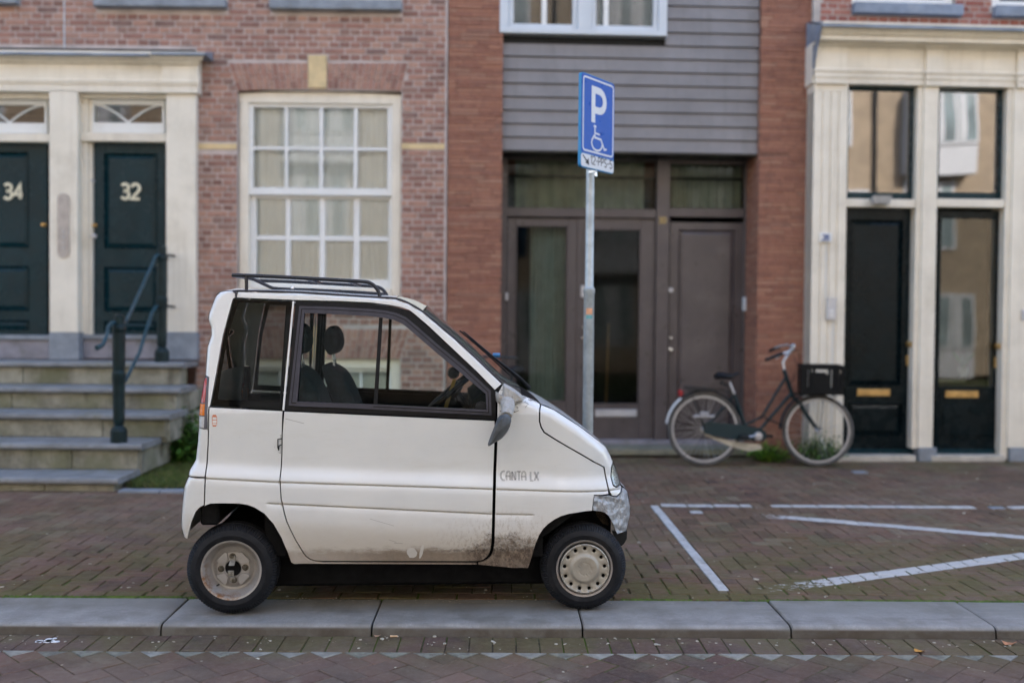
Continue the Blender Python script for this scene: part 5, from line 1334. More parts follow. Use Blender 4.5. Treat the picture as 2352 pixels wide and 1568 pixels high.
# litter: chips, leaves
def litter(name, n, seed, area_, size, mat, z0, label, cat):
    rd = random.Random(seed); mb = MB()
    for _ in range(n):
        x = rd.uniform(area_[0], area_[1]); y = area_[2] + (area_[3] - area_[2]) * rd.random() ** area_[4]; p = KF.world(x, y, 0); s_ = size * rd.uniform(.3, 1.0) ** 1.5 * (1.0 + (rd.random() > .93))
        k = rd.choice((4, 5, 5, 6)); pts = [(s_ * rd.uniform(.6, 1) * math.cos(6.28 * i / k), s_ * rd.uniform(.35, .8) * math.sin(6.28 * i / k)) for i in range(k)]
        mb.add(prism(pts, 'xy', 0, s_ * .22), rd.random(), Matrix.Translation((p.x, p.y, z0 + .001)) @ Matrix.Rotation(rd.uniform(0, 6.28), 4, 'Z') @ Matrix.Rotation(rd.uniform(-.2, .2), 4, 'X'))
    o = tag(obj(name, mb, mat), kind='stuff'); o['label'] = label; o['category'] = cat; return o
MT['chip'] = simple('pale_chips', (.42, .38, .30), .8, var=.35, scale=30)
litter('litter', 190, 1, (-4, 4, -KW - .12, -KW - .012, 1.6), .012, MT['chip'], RZ, 'pale leaf bits and grit collected at the foot of the kerb', 'litter')
litter('litter', 90, 2, (-3, 3, -KW - .8, -KW - .1, 1), .009, MT['chip'], RZ, 'scattered pale crumbs on the carriageway clinkers', 'litter')
litter('litter', 420, 3, (-4.5, 5, .02, 4.4, 1.3), .0135, MT['chip'], .001, 'scattered pale grit and leaf crumbs on the pavement', 'litter')
litter('litter', 160, 4, (-1.2, .6, -.09, .0, .8), .005, MT['chip'], .001, 'white grit along the kerb edge under the car', 'litter')
def dead_leaf(px, py, z, s_, rot, label, col):
    x, y = G(px, py, z); n = 8; v = [(0, 0, .003)]
    for k in range(n): t_ = k / n * 6.283; v.append((s_ * math.cos(t_) * (1 if k % 2 else .8), s_ * .45 * math.sin(t_), .004 + .35 * s_ * (.5 + .5 * math.cos(2 * t_ + 1))))
    o = obj('leaf', MB().add((v, [(0, i + 1, (i + 1) % n + 1) for i in range(n)])), simple('dead_leaf_' + str(px), col, .7, var=.3, scale=40), loc=(x, y, z)); o.rotation_euler.z = rot
    return tag(o, label, 'leaf', 'fallen leaves')
dead_leaf(867, 1462, RZ, .020, .6, 'small tan folded leaf at the foot of the kerb under the car', (.35, .22, .14))
dead_leaf(2318, 1480, RZ, .042, .1, 'orange brown leaf on the carriageway near the right edge', (.38, .17, .08))
dead_leaf(2112, 1497, RZ, .030, -.3, 'orange leaf scrap beside white shreds on the carriageway', (.50, .24, .04))
dead_leaf(1740, 1458, RZ, .016, .2, 'small orange leaf chip against the kerb right of the car', (.50, .18, .05))
x, y = G(905, 1463, RZ); o = obj('cigarette_end', MB().add(tube([(-.018, 0, .006), (.006, 0, .006)], .0045, 8)).add(tube([(.006, 0, .006), (.016, .001, .006)], .0044, 8)), simple('cigarette_paper', (.62, .42, .25), .7, var=.2, scale=60), loc=(x, y, RZ)); tag(o, 'orange cigarette end lying against the foot of the kerb', 'cigarette end')
x, y = G(112, 1473, RZ); o = litter('splash', 0, 1, (0, 1, 0, 1, 1), .01, MT['chip'], 0, 'x', 'x'); bpy.data.objects.remove(o)
mb = MB(); rd = random.Random(3)
for k in range(16):
    a_ = rd.uniform(0, 6.28); r_ = rd.uniform(0, .045); s_ = rd.uniform(.004, .016); mb.add(prism([(r_ * 1.4 * math.cos(a_) + s_ * 1.3 * math.cos(t_ * 1.05 + rd.uniform(-.2, .2)), r_ * math.sin(a_) + s_ * math.sin(t_ * 1.05)) for t_ in range(6)], 'xy', 0, .0015))
o = obj('bird_dropping', mb, simple('white_splash', (.6, .6, .6), .7, var=.1), loc=(x, y, RZ + .001)); tag(o, 'white bird dropping splashed on the gutter clinkers at lower left', 'dropping')
# stem and twig at the shop foot
def simplebox(nm, px0, px1, py, depth_, h_, mat, label, cat):
    a = G(px0, py); b = G(px1, py); o = obj(nm, MB().add(box(0, b[0] - a[0], 0, depth_, -.03, h_, .003)), mat, loc=(a[0], a[1], 0)); return tag(o, label, cat)
simplebox('cover_plate', 1962, 1994, 1086, .10, .006, MT['bluestone'], 'small grey utility cover plate in the pavement near the front wheel', 'cover plate')
simplebox('cover_plate', 2278, 2310, 1168, .07, .006, MT['lead'], 'small blue grey plate in the pavement right of the bay line', 'cover plate')
# plant in the shop window
pp = FR.world(*(lambda q: (q[0], .5, q[1]))(FR.uz(2212, 866, -.5)))
pot = thing('potted_plant', 'green plant in a white pot on the shelf inside the glazed shop door', 'potted plant', tuple(pp))
obj('pot', MB().add(lathe([(0, 0), (.035, 0), (.05, .10), (.045, .10), (.043, .09), (0, .09)], 16, 'z')), MT['white'], pot, smooth=40)
lv = MB(); rd = random.Random(2)
for k in range(60):
    a_ = rd.uniform(0, 6.28); t_ = rd.uniform(.05, .14); lv.add(([(0, 0, .09), (math.cos(a_) * t_ * .5 - .008, math.sin(a_) * t_ * .5, .09 + t_), (math.cos(a_) * t_, math.sin(a_) * t_, .09 + t_ * 1.5), (math.cos(a_) * t_ * .5 + .008, math.sin(a_) * t_ * .5, .09 + t_)], [(0, 1, 2), (0, 2, 3)]))
obj('leaves', lv, MT['leaf_a'], pot)
# ------------------------------------------------------------------ the microcar
CA_ = math.radians(4.0); HWD = .56
_a = Vector(((530 - 1176) / FPX * 4.755, 4.755, 0)); _nn = Vector((-math.sin(CA_), math.cos(CA_), 0)); _ee = Vector((math.cos(CA_), math.sin(CA_), 0))
CO = _a + _nn * HWD
CFr = Frame(CO.x, CO.y, CA_)
car = thing('microcar', 'white two-seat microcar with duct-taped bumper and mirror, roof rack and dirty lower door', 'car', tuple(CO), CA_)
def cs_(px, py, y=-HWD):
    return CFr.uz(px, py, -y)
Z_BELT = .985
def smooth(a, b, x): t_ = np.clip((x - a) / (b - a), 0, 1); return t_ * t_ * (3 - 2 * t_)
SIL = [(412, 1242), (407, 1217), (411, 1166), (417, 1120), (427, 1097), (429.5, 1082), (442.5, 1059), (448, 1016), (450.5, 984), (453, 940), (462, 885), (467, 862), (471.5, 798), (481, 770), (480.5, 753), (474, 734), (475, 722), (480, 708), (491, 680), (502, 669), (520, 667), (544, 669),
       (684, 672), (796, 679), (866, 683.3), (908, 686), (938.5, 697), (969, 715), (1000, 741), (1045.6, 779.6), (1091.5, 822), (1154, 882), (1200, 908), (1229, 919), (1244.5, 929), (1275, 942), (1336, 981.5), (1382, 1016.7), (1401.6, 1033), (1413, 1053.5), (1423, 1073.6), (1433, 1099.5), (1440.5, 1125),
       (1457.8, 1143), (1465, 1177), (1465, 1200), (1456, 1236)]
def tumb(z): return .17 * max(0, z - Z_BELT)
def C(px, py):
    s_, z = cs_(px, py)
    for _ in range(3): s_, z = cs_(px, py, -HWD + tumb(z))
    return (s_, z)
SILz = [C(*p) for p in SIL]; SA = np.array(SILz)
SR = np.array([.030] * 20 + [.012] * 12 + [.05] * 15)
def sil_dist(s_, z):
    d = np.full(s_.shape, 9.0); R = np.zeros(s_.shape)
    for i in range(len(SA) - 1):
        a, b = SA[i], SA[i + 1]; ab = b - a; t_ = np.clip(((s_ - a[0]) * ab[0] + (z - a[1]) * ab[1]) / (ab @ ab), 0, 1)
        q = np.hypot(s_ - a[0] - ab[0] * t_, z - a[1] - ab[1] * t_); m_ = q < d; d = np.where(m_, q, d); r_ = SR[i] * (1 - t_) + SR[i + 1] * t_; R = np.where(m_, r_, R)
    return d, R
CR1 = [C(428, 1097), C(641, 1108), C(1137, 1124), C(1399, 1132.6)]; CR2 = [C(400, 1140), C(618, 1156.5), C(1137, 1181), C(1228, 1182.4)]
ARC_R = C(549, 1330); ARC_F = C(1338, 1330)
sF = C(1465, 1200)[0]; sB = C(407, 1217)[0]
def inset(s_, z, raw=False):
    """how far the flank lies inside the widest plane"""
    s_ = np.asarray(s_, float); z = np.asarray(z, float)
    I = .17 * np.maximum(0, z - Z_BELT)
    I = np.where(z > Z_BELT, I - .012 * (1 - np.exp(-(z - Z_BELT) * 14)) * 0, I)
    c1 = np.interp(s_, [p[0] for p in CR1], [p[1] for p in CR1]); c2 = np.interp(s_, [p[0] for p in CR2], [p[1] for p in CR2])
    up = z - c1
    I = I + .016 * smooth(.004, .075, up) + .010 * np.clip(1 - up / .40, 0, 1) * smooth(.0, .1, up)
    I = I + .004 * np.exp(-((up - .001) / .0045) ** 2)
    sh = .012 * np.exp(-np.maximum(0, -up) / .010) * (up <= 0); I = I + sh * .55
    k2 = smooth(1e-3, .02, s_ - (CR2[1][0] - .02)) * smooth(0, .03, CR2[3][0] - s_); dn = z - c2
    I = I + k2 * (.004 * np.exp(-((dn - .001) / .0045) ** 2) + .007 * np.exp(-np.maximum(0, -dn) / .012) * (dn <= 0) )
    I = I + .035 * smooth(.05, -.16, z - (c2 - .12)) 
    # flares round the arches
    for (a, b), w_, amp in ((ARC_F, .225, .012), (ARC_R, .228, .007)):
        r_ = np.hypot(s_ - a, (z - b) * 1.0 + .02); ok = smooth(.08, .18, z)
        I = I - amp * np.exp(-((r_ - w_ - .045) / .022) ** 2) * ok
    I = I + .17 * np.clip((s_ - (sF - .42)) / .42, 0, 1) ** 2.2 + .04 * np.clip((sB + .16 - s_) / .16, 0, 1) ** 2
    if not raw:
        d, R = sil_dist(s_, z); x = np.clip(1 - d / np.maximum(R, 1e-4), 0, 1); I = I + R * (1 - np.sqrt(np.maximum(0, 1 - x ** 2)))
    return I
def resample(P, res, closed=True):
    out = []; n = len(P)
    for i in range(n if closed else n - 1):
        a, b = P[i], P[(i + 1) % n]; L_ = math.hypot(b[0] - a[0], b[1] - a[1]); k = max(1, int(round(L_ / res)))
        for j in range(k): out.append((a[0] + (b[0] - a[0]) * j / k, a[1] + (b[1] - a[1]) * j / k))
    if not closed: out.append(tuple(P[-1]))
    return out
def catmull(P, k=4, closed=False):
    out = []; n = len(P)
    for i in range(n if closed else n - 1):
        p0 = P[(i - 1) % n] if (closed or i > 0) else P[0]; p1 = P[i]; p2 = P[(i + 1) % n]; p3 = P[(i + 2) % n] if (closed or i + 2 < n) else P[-1]
        for j in range(k):
            t_ = j / k; out.append(tuple(.5 * ((2 * p1[c]) + (-p0[c] + p2[c]) * t_ + (2 * p0[c] - 5 * p1[c] + 4 * p2[c] - p3[c]) * t_ * t_ + (-p0[c] + 3 * p1[c] - 3 * p2[c] + p3[c]) * t_ ** 3) for c in range(2)))
    if not closed: out.append(tuple(P[-1]))
    return out
def sarea(P): return sum(P[i][0] * P[(i + 1) % len(P)][1] - P[(i + 1) % len(P)][0] * P[i][1] for i in range(len(P))) / 2
def offset(P, d):
    if sarea(P) < 0: P = P[::-1]
    n = len(P); out = []
    for i in range(n):
        a, b, c = P[i - 1], P[i], P[(i + 1) % n]; e1 = Vector((b[0] - a[0], b[1] - a[1])); e2 = Vector((c[0] - b[0], c[1] - b[1]))
        if e1.length < 1e-9 or e2.length < 1e-9: out.append(b); continue
        e1.normalize(); e2.normalize(); n1 = Vector((-e1.y, e1.x)); n2 = Vector((-e2.y, e2.x)); m_ = n1 + n2
        if m_.length < .3: m_ = n1
        m_.normalize(); k = min(2.0, 1 / max(.3, m_.dot(n1))); out.append((b[0] + m_.x * d * k, b[1] + m_.y * d * k))
    return out
def inpoly(P, x, y):
    c = np.zeros(x.shape, bool); n = len(P)
    for i in range(n):
        (x0, y0), (x1, y1) = P[i], P[(i + 1) % n]
        if y0 == y1: continue
        m_ = ((y0 > y) != (y1 > y)) & (x < (x1 - x0) * (y - y0) / (y1 - y0) + x0); c ^= m_
    return c
def bdist(P, x, y):
    d = np.full(x.shape, 9.0); n = len(P)
    for i in range(n):
        a, b = P[i], P[(i + 1) % n]; dx, dy = b[0] - a[0], b[1] - a[1]; l2 = dx * dx + dy * dy + 1e-12
        t_ = np.clip(((x - a[0]) * dx + (y - a[1]) * dy) / l2, 0, 1); d = np.minimum(d, np.hypot(x - a[0] - dx * t_, y - a[1] - dy * t_))
    return d
FEAT = []
def feature_points(O):
    out = []
    for cr in (CR1, CR2):
        xs_ = np.arange(min(p[0] for p in O), max(p[0] for p in O), .010); zc = np.interp(xs_, [p[0] for p in cr], [p[1] for p in cr])
        for d_ in (-.017, -.010, -.006, -.003, 0, .003, .006, .010, .017): out.append(np.stack([xs_, zc + d_], 1))
    return np.concatenate(out)
def cdt(loops, res, feat=False):
    V = []; E = []
    for Lp in loops:
        n0 = len(V); V += [Vector(p) for p in Lp]; n = len(Lp); E += [(n0 + i, n0 + (i + 1) % n) for i in range(n)]
    O = loops[0]; xs = [p[0] for p in O]; ys = [p[1] for p in O]
    gx, gy = np.meshgrid(np.arange(min(xs), max(xs), res), np.arange(min(ys), max(ys), res)); gx = gx.ravel(); gy = gy.ravel()
    ok = inpoly(O, gx, gy) & (bdist(O, gx, gy) > res * .55)
    for h in loops[1:]: ok &= ~inpoly(h, gx, gy) & (bdist(h, gx, gy) > res * .55)
    if feat:
        for cr in (CR1, CR2): ok &= np.abs(gy - np.interp(gx, [p[0] for p in cr], [p[1] for p in cr])) > .021
        fp = feature_points(O); k_ = inpoly(O, fp[:, 0], fp[:, 1]) & (bdist(O, fp[:, 0], fp[:, 1]) > .0025); V += [Vector((a, b)) for a, b in fp[k_]]
    V += [Vector((a, b)) for a, b in zip(gx[ok], gy[ok])]
    r_ = delaunay_2d_cdt(V, E, [], 0, 1e-7, False); v2, tri = r_[0], r_[2]
    vx = np.array([p.x for p in v2]); vy = np.array([p.y for p in v2]); T_ = np.array([t_ for t_ in tri if len(t_) == 3])
    cx = vx[T_].mean(1); cy = vy[T_].mean(1); ok = inpoly(O, cx, cy)
    for h in loops[1:]: ok &= ~inpoly(h, cx, cy)
    return vx, vy, T_[ok]
def panel(name, outline, mat, parent, side=-1, holes=(), res=.014, gap=.0028, rim=.016, extra=0.0, fn=None, soft=.0018, wfn=None):
    """a pressed skin: triangulated outline laid on the flank surface with folded edges"""
    fn = fn or inset; loops = [resample(offset(outline, gap), res)] + [resample(h, res) for h in holes]
    x, z, T_ = cdt(loops, res, mat is PAINTM)
    tw = sum(((x[t_[1]] - x[t_[0]]) * (z[t_[2]] - z[t_[0]]) - (x[t_[2]] - x[t_[0]]) * (z[t_[1]] - z[t_[0]])) for t_ in T_[:50])
    def W(a, b):
        i_ = HWD - fn(a, b) - extra
        return i_ - (wfn(a, b) if wfn else 0)
    bd = bdist(loops[0], x, z)
    for h in loops[1:]: bd = np.minimum(bd, bdist(h, x, z))
    y = W(x, z) - soft * np.exp(-bd / .003)
    e = 1.5e-3; dyx = (W(x + e, z) - W(x - e, z)) / (2 * e); dyz = (W(x, z + e) - W(x, z - e)) / (2 * e)
    N_ = np.stack([-dyx, np.ones_like(x), -dyz], 1); N_ /= np.linalg.norm(N_, axis=1)[:, None]
    V = [(a, side * b, c) for a, b, c in zip(x, y, z)]; NN = [(n[0], side * n[1], n[2]) for n in N_]
    F_ = [tuple(int(i) for i in (t_ if (side == -1) == (tw > 0) else t_[::-1])) for t_ in T_]
    base = len(V)
    for li, Lp in enumerate(loops):
        px = np.array([p[0] for p in Lp]); pz = np.array([p[1] for p in Lp]); py = W(px, pz) - soft; n = len(Lp); s_ = 1 if sarea(Lp) > 0 else -1; hs = 1 if li == 0 else -1
        b0 = len(V)
        for i in range(n):
            e1 = (px[(i + 1) % n] - px[i - 1], pz[(i + 1) % n] - pz[i - 1]); l_ = math.hypot(*e1) or 1; nx, nz = e1[1] / l_ * s_ * hs, -e1[0] / l_ * s_ * hs
            V += [(px[i], side * py[i], pz[i]), (px[i], side * (py[i] - rim), pz[i])]; NN += [(nx, 0, nz)] * 2
        for i in range(n):
            j = (i + 1) % n; q = (b0 + 2 * i, b0 + 2 * j, b0 + 2 * j + 1, b0 + 2 * i + 1); F_.append(q if (s_ * hs * side > 0) else q[::-1])
    mb = MB(); mb.add((V, F_)); o = obj(name, mb, mat, parent); me = o.data
    me.polygons.foreach_set('use_smooth', [True] * len(me.polygons)); me.normals_split_custom_set_from_vertices([Vector(n) for n in NN])
    return o
def strip_surface(name, path, mat, parent, bulge, p=4, nx=14, edge=0.0, y0=None, smooth_=50, yr=(-1, 1)):
    """surface carried across the car over a silhouette path (s, z)"""
    P_ = resample(path, .03, False); sa = np.array([q[0] for q in P_]); za = np.array([q[1] for q in P_]); Wd = HWD - inset(sa, za) - edge
    n = len(P_); v = []; f = []; dirn = []
    for i in range(n):
        a, b = P_[max(0, i - 1)], P_[min(n - 1, i + 1)]; l_ = math.hypot(b[0] - a[0], b[1] - a[1]); dirn.append((-(b[1] - a[1]) / l_, (b[0] - a[0]) / l_))
    for i in range(n):
        bl = bulge(i / (n - 1)) if callable(bulge) else bulge
        for k in range(nx + 1):
            t_ = yr[0] + (yr[1] - yr[0]) * k / nx; tt = math.sin(t_ * math.pi / 2) if yr == (-1, 1) else t_
            h = bl * (1 - abs(tt) ** p); v.append((P_[i][0] + dirn[i][0] * h, tt * Wd[i], P_[i][1] + dirn[i][1] * h))
    for i in range(n - 1):
        for k in range(nx): q = (i * (nx + 1) + k, i * (nx + 1) + k + 1, (i + 1) * (nx + 1) + k + 1, (i + 1) * (nx + 1) + k); f.append(q[::-1])
    return obj(name, MB().add((v, f)), mat, parent, smooth=smooth_)

# --- paint: white with road dirt low down, stains in the car's own coordinates
def carpaint(name):
    t = NT(name); tc = t.n('ShaderNodeTexCoord'); pos = tc.outputs['Object']; x, y, z = t.sep(pos)
    c = t.mix(t.ramp(t.noise(3, 4, .6, pos), .3, .7), (.70, .705, .70), (.745, .745, .73))
    c = t.mix(t.ramp(t.noise(6, 6, .7, pos, (.4, 1, 2.2)), .50, .8, 0, .35), c, (.60, .58, .53))
    zb = C(900, 1296)[1]
    # film of road dirt thickening to the sill
    h = t.math('SUBTRACT', z, zb); nz = t.noise(16, 7, .78, pos, (.55, 1, 1.6))
    film = t.math('MULTIPLY', t.ramp(t.math('ADD', h, t.math('MULTIPLY', t.math('SUBTRACT', nz, .5), -.12)), .36, -.02, 0, 1), .72)
    c = t.mix(film, c, (.47, .41, .33))
    band = t.ramp(t.math('ADD', h, t.math('MULTIPLY', t.math('SUBTRACT', nz, .5), -.10)), .085, .045, 0, 1)
    xm = t.ramp(x, C(700, 1290)[0], C(930, 1290)[0], .6, 1.0)
    c = t.mix(t.math('MULTIPLY', t.math('MULTIPLY', band, xm), .9), c, t.mix(t.noise(45, 6, .8, pos), (.085, .06, .04), (.30, .23, .165)))
    # spatter fanned up round the door foot and the front arch
    dx = t.math('SUBTRACT', x, C(1165, 1285)[0]); dz = t.math('SUBTRACT', z, C(1165, 1285)[1])
    r_ = t.math('SQRT', t.math('ADD', t.math('MULTIPLY', t.math('MULTIPLY', dx, dx), .35), t.math('MULTIPLY', dz, dz)))
    sp = t.ramp(t.math('SUBTRACT', r_, t.math('MULTIPLY', t.noise(26, 8, .9, pos, (1.0, 1, .7)), .235)), .02, -.025, 0, 1)
    sp = t.math('MULTIPLY', sp, t.ramp(t.noise(17, 6, .75, pos), .36, .56, .35, 1))
    c = t.mix(t.math('MULTIPLY', sp, .95), c, t.mix(t.noise(90, 3, .7, pos), (.035, .024, .018), (.13, .09, .06)))
    fr_ = t.math('ABSOLUTE', t.math('SUBTRACT', t.math('ADD', h, t.math('MULTIPLY', t.math('SUBTRACT', t.noise(30, 7, .85, pos), .5), -.05)), .062)); fl = t.math('MULTIPLY', t.ramp(fr_, .010, .002), t.math('MULTIPLY', t.ramp(x, C(960, 1290)[0], C(1100, 1290)[0]), t.ramp(t.noise(50, 5, .8, pos), .42, .55)))
    c = t.mix(t.math('MULTIPLY', fl, .9), c, (.04, .028, .02))
    sp2 = t.math('MULTIPLY', t.ramp(r_, .30, .06, 0, .6), t.ramp(t.noise(70, 5, .8, pos, (1, 1, .5)), .48, .62)); c = t.mix(sp2, c, (.30, .23, .17))
    # wiped clean marks
    for (px, py, w_, hh, ang) in ((946, 1272, .024, .026, .3), (968, 1268, .008, .038, -.22)):
        a, b = C(px, py); ux = t.math('SUBTRACT', x, a); uz_ = t.math('SUBTRACT', z, b); ca_, sa_ = math.cos(ang), math.sin(ang)
        p_ = t.math('DIVIDE', t.math('ADD', t.math('MULTIPLY', ux, ca_), t.math('MULTIPLY', uz_, sa_)), w_); q_ = t.math('DIVIDE', t.math('ADD', t.math('MULTIPLY', ux, -sa_), t.math('MULTIPLY', uz_, ca_)), hh)
        rr = t.math('ADD', t.math('ADD', t.math('MULTIPLY', p_, p_), t.math('MULTIPLY', q_, q_)), t.math('MULTIPLY', t.math('SUBTRACT', t.noise(40, 4, .6, pos), .5), 1.2))
        c = t.mix(t.ramp(rr, 1.05, .9, 0, .8), c, (.62, .61, .58))
    # grime where the tyre throws it, edges of the front arch and the rear arch lip
    for (a, b), w_ in ((ARC_F, .225), (ARC_R, .228)):
        ux = t.math('SUBTRACT', x, a); uz_ = t.math('SUBTRACT', z, b - .02); rr = t.math('SQRT', t.math('ADD', t.math('MULTIPLY', ux, ux), t.math('MULTIPLY', uz_, uz_)))
        g = t.math('MULTIPLY', t.ramp(t.math('ADD', rr, t.math('MULTIPLY', t.math('SUBTRACT', nz, .5), -.03)), w_ + .035, w_ - .005, 0, .75), t.ramp(ux, .1, -.08, .15, 1))
        c = t.mix(g, c, (.28, .22, .16))
    # dusty grooves
    for cr, m0, m1 in ((CR1, 0, 3), (CR2, 1, 3)):
        for i in range(m0, m1):
            a, b = cr[i], cr[i + 1]; k = (b[1] - a[1]) / (b[0] - a[0]); ln = t.math('SUBTRACT', z, t.math('ADD', t.math('MULTIPLY', t.math('SUBTRACT', x, a[0]), k), a[1] + .002))
            g = t.math('MULTIPLY', t.math('MULTIPLY', t.ramp(t.math('ABSOLUTE', ln), .0055, .001, 0, .42), t.ramp(nz, .3, .6, .45, 1)), t.math('MULTIPLY', t.math('GREATER_THAN', x, a[0]), t.math('LESS_THAN', x, b[0])))
            c = t.mix(g, c, (.24, .20, .16))
    # scratches
    for (px0, py0, px1, py1, w_) in ((654, 962, 697, 973, .0012), (850, 1191, 905, 1207, .0008), (905, 1248, 925, 1249, .001), (893, 1240, 910, 1246, .0008)):
        a, b = C(px0, py0), C(px1, py1); L_ = math.hypot(b[0] - a[0], b[1] - a[1]); ex, ez = (b[0] - a[0]) / L_, (b[1] - a[1]) / L_
        ux = t.math('SUBTRACT', x, a[0]); uz_ = t.math('SUBTRACT', z, a[1]); al = t.math('ADD', t.math('MULTIPLY', ux, ex), t.math('MULTIPLY', uz_, ez)); ac = t.math('ABSOLUTE', t.math('ADD', t.math('MULTIPLY', ux, -ez), t.math('MULTIPLY', uz_, ex)))
        g = t.math('MULTIPLY', t.ramp(ac, w_ * 1.5, w_ * .6, 0, .75), t.math('MULTIPLY', t.math('GREATER_THAN', al, 0), t.math('LESS_THAN', al, L_))); c = t.mix(g, c, (.22, .20, .18))
    c = t.mix(t.ramp(t.noise(170, 2, .5, pos), .74, .79, 0, .5), c, (.25, .22, .19))
    dirtf = t.math('MAXIMUM', film, t.math('MULTIPLY', sp, .9))
    t.bump(t.noise(9, 2, .5, pos), .035, .01); t.p.inputs['Coat Weight'].default_value = .7; t.p.inputs['Coat Roughness'].default_value = .07
    return t.fin(c, t.ramp(dirtf, 0, .5, .32, .8), 0, .5)
PAINTM = carpaint('aged_white_paint')
MT['rubber'] = simple('window_rubber', (.006, .006, .007), .55, var=.2, scale=30, spec=.2); MT['frame_alu'] = simple('dark_anodised', (.045, .044, .058), .42, .2, var=.12, scale=20, spec=.3)
MT['trim'] = simple('black_trim', (.004, .004, .0045), .75, var=.3, scale=12, spec=.15); MT['seat'] = simple('seat_fabric', (.010, .018, .022), .85, var=.35, scale=40, bump=.3, bscale=200, spec=.2)
MT['car_glass'] = glassmat('car_glass', (.86, .93, .91), 0, .8, dirt=.003, ior=1.2); MT['tint_glass'] = glassmat('rear_quarter_glass', (.50, .54, .53), 0, .8, dirt=.003, ior=1.2)
MT['tape'] = None
def tapemat(name, col, metal, rough, crease=1.0):
    t = NT(name); tc = t.n('ShaderNodeTexCoord'); pos = tc.outputs['Object']
    vo = t.n('ShaderNodeTexVoronoi'); vo.feature = 'F1'; vo.distance = 'EUCLIDEAN'; vo.inputs['Scale'].default_value = 46; vo.inputs['Randomness'].default_value = 1
    mp = t.n('ShaderNodeMapping'); mp.inputs['Rotation'].default_value = (0, .7, 0); mp.inputs['Scale'].default_value = (1, 1, .45); t.l(pos, mp.inputs[0]); t.l(mp.outputs[0], vo.inputs['Vector'])
    n2 = t.noise(40, 6, .7, pos); h = t.math('ADD', t.math('MULTIPLY', vo.outputs['Distance'], 1.0), t.math('MULTIPLY', n2, .7))
    t.bump(h, .9 * crease, .012); c = t.mix(t.ramp(n2, .3, .7), tuple(x * .8 for x in col), col)
    return t.fin(c, t.ramp(n2, .3, .7, rough, rough + .2), metal, .5)
MT['tape'] = tapemat('silver_duct_tape', (.40, .41, .43), .45, .38, .65)

# --- outlines on the flank (all picture-traced)
P_ = lambda L_: [C(*p) for p in L_]
gapDoorF = [(1140.5, 966), (1141, 1016), (1136.6, 1131), (1133.7, 1246), (1131.5, 1264), (1127, 1277), (1120, 1285), (1111, 1291), (1096, 1294)]
doorBot = [(1096, 1294), (918.6, 1293.7), (740, 1293.3), (722, 1291.5), (710.6, 1287.7), (701, 1281), (695, 1273), (679.4, 1245), (668, 1220), (658.6, 1198), (652.7, 1177), (645.5, 1145.6), (642.6, 1102), (645.5, 1045), (646.5, 994), (650.7, 946.5)]
door_o = P_([(650.7, 944.5), (1137.5, 966.5)] + [(x - 3.6, y) for x, y in gapDoorF[1:5]] + [(1124.5, 1275), (1118.5, 1283), (1110, 1289.5), (1096, 1292.8)] + [(x, y - .8) for x, y in doorBot[1:3]] + doorBot[3:-1])
archR = [(436.8, 1203), (448.3, 1177), (458, 1166), (468.4, 1160), (483, 1157.2), (500, 1156.5), (549, 1157), (568, 1160), (583.6, 1165.7), (606.6, 1180), (626.8, 1203), (644, 1235), (657, 1269), (665.7, 1295)]
quarter_o = P_([(478, 935), (648, 944)] + [(p[0] + 0, p[1]) for p in doorBot[::-1][1:6]] + [(658.6, 1198), (668, 1220), (679.4, 1245), (695, 1273), (701, 1281), (710.6, 1287.7), (722, 1291.5), (740, 1293.5), (918.6, 1294.4), (1096, 1294.8), (1098, 1301), (900, 1300), (673, 1299)] + archR[::-1][0:11] + [(469, 1160), (471, 1096.6), (475.6, 1016)])
bumperR_o = P_([(427, 1097), (417, 1120), (411, 1166), (407, 1217), (411, 1241), (424, 1243.5), (436.8, 1203), (448.3, 1177), (458, 1166), (468.4, 1160.5), (470.2, 1097.6)])
corner_o = P_([(427.5, 1096), (429.5, 1082), (442.5, 1059), (448, 1016), (450.5, 984), (473, 986), (475, 866), (467, 863), (471.5, 798), (481, 770), (480.5, 753), (474, 734), (475, 722), (480, 708), (491, 680), (502, 669), (520, 667), (544, 669), (540, 684), (534, 686), (511, 770), (491, 882), (481, 934), (477.5, 936), (475.2, 1016), (470.6, 1096)])
archF = [(1214.4, 1308), (1220, 1292), (1226, 1270), (1232, 1248), (1240, 1228), (1249, 1214), (1260.5, 1203), (1274, 1193.5), (1289, 1186), (1307, 1181), (1326.7, 1178.7), (1345, 1176.5), (1362.7, 1175.8), (1384, 1179)]
fender_o = P_([(1142.5, 905), (1154, 884), (1200, 908), (1229, 919), (1244, 929), (1240.5, 940), (1240, 951), (1240, 969), (1243.5, 982), (1250.6, 994), (1275, 1009.5), (1305.7, 1027.5), (1340, 1047.5), (1367, 1064), (1382, 1072), (1393, 1078), (1403, 1131), (1404.5, 1141), (1384, 1141.5), (1368, 1140), (1363, 1176)] + archF[::-1][2:] + [(1180, 1309), (1152.6, 1306), (1098.5, 1301), (1097, 1294.8), (1111, 1291.6), (1121, 1285.6), (1128, 1277.5), (1132.5, 1264), (1134.7, 1246), (1137.6, 1131), (1142, 1016), (1141.5, 966)])
hood_o = P_([(1245, 930), (1275, 942), (1336, 981.5), (1382, 1016.7), (1401.6, 1033), (1413, 1053.5), (1420, 1069), (1413, 1082), (1411.5, 1102), (1416, 1122), (1424, 1127), (1438, 1124.5), (1441, 1130), (1436, 1140), (1425, 1148), (1412, 1145), (1405, 1133), (1404, 1131), (1394, 1078), (1383, 1071.6), (1367.5, 1063.4), (1340.5, 1046.8), (1306, 1027), (1275.5, 1008.8), (1251.4, 993.4), (1244.4, 981.6), (1240.8, 969), (1241, 951), (1241.3, 940)])
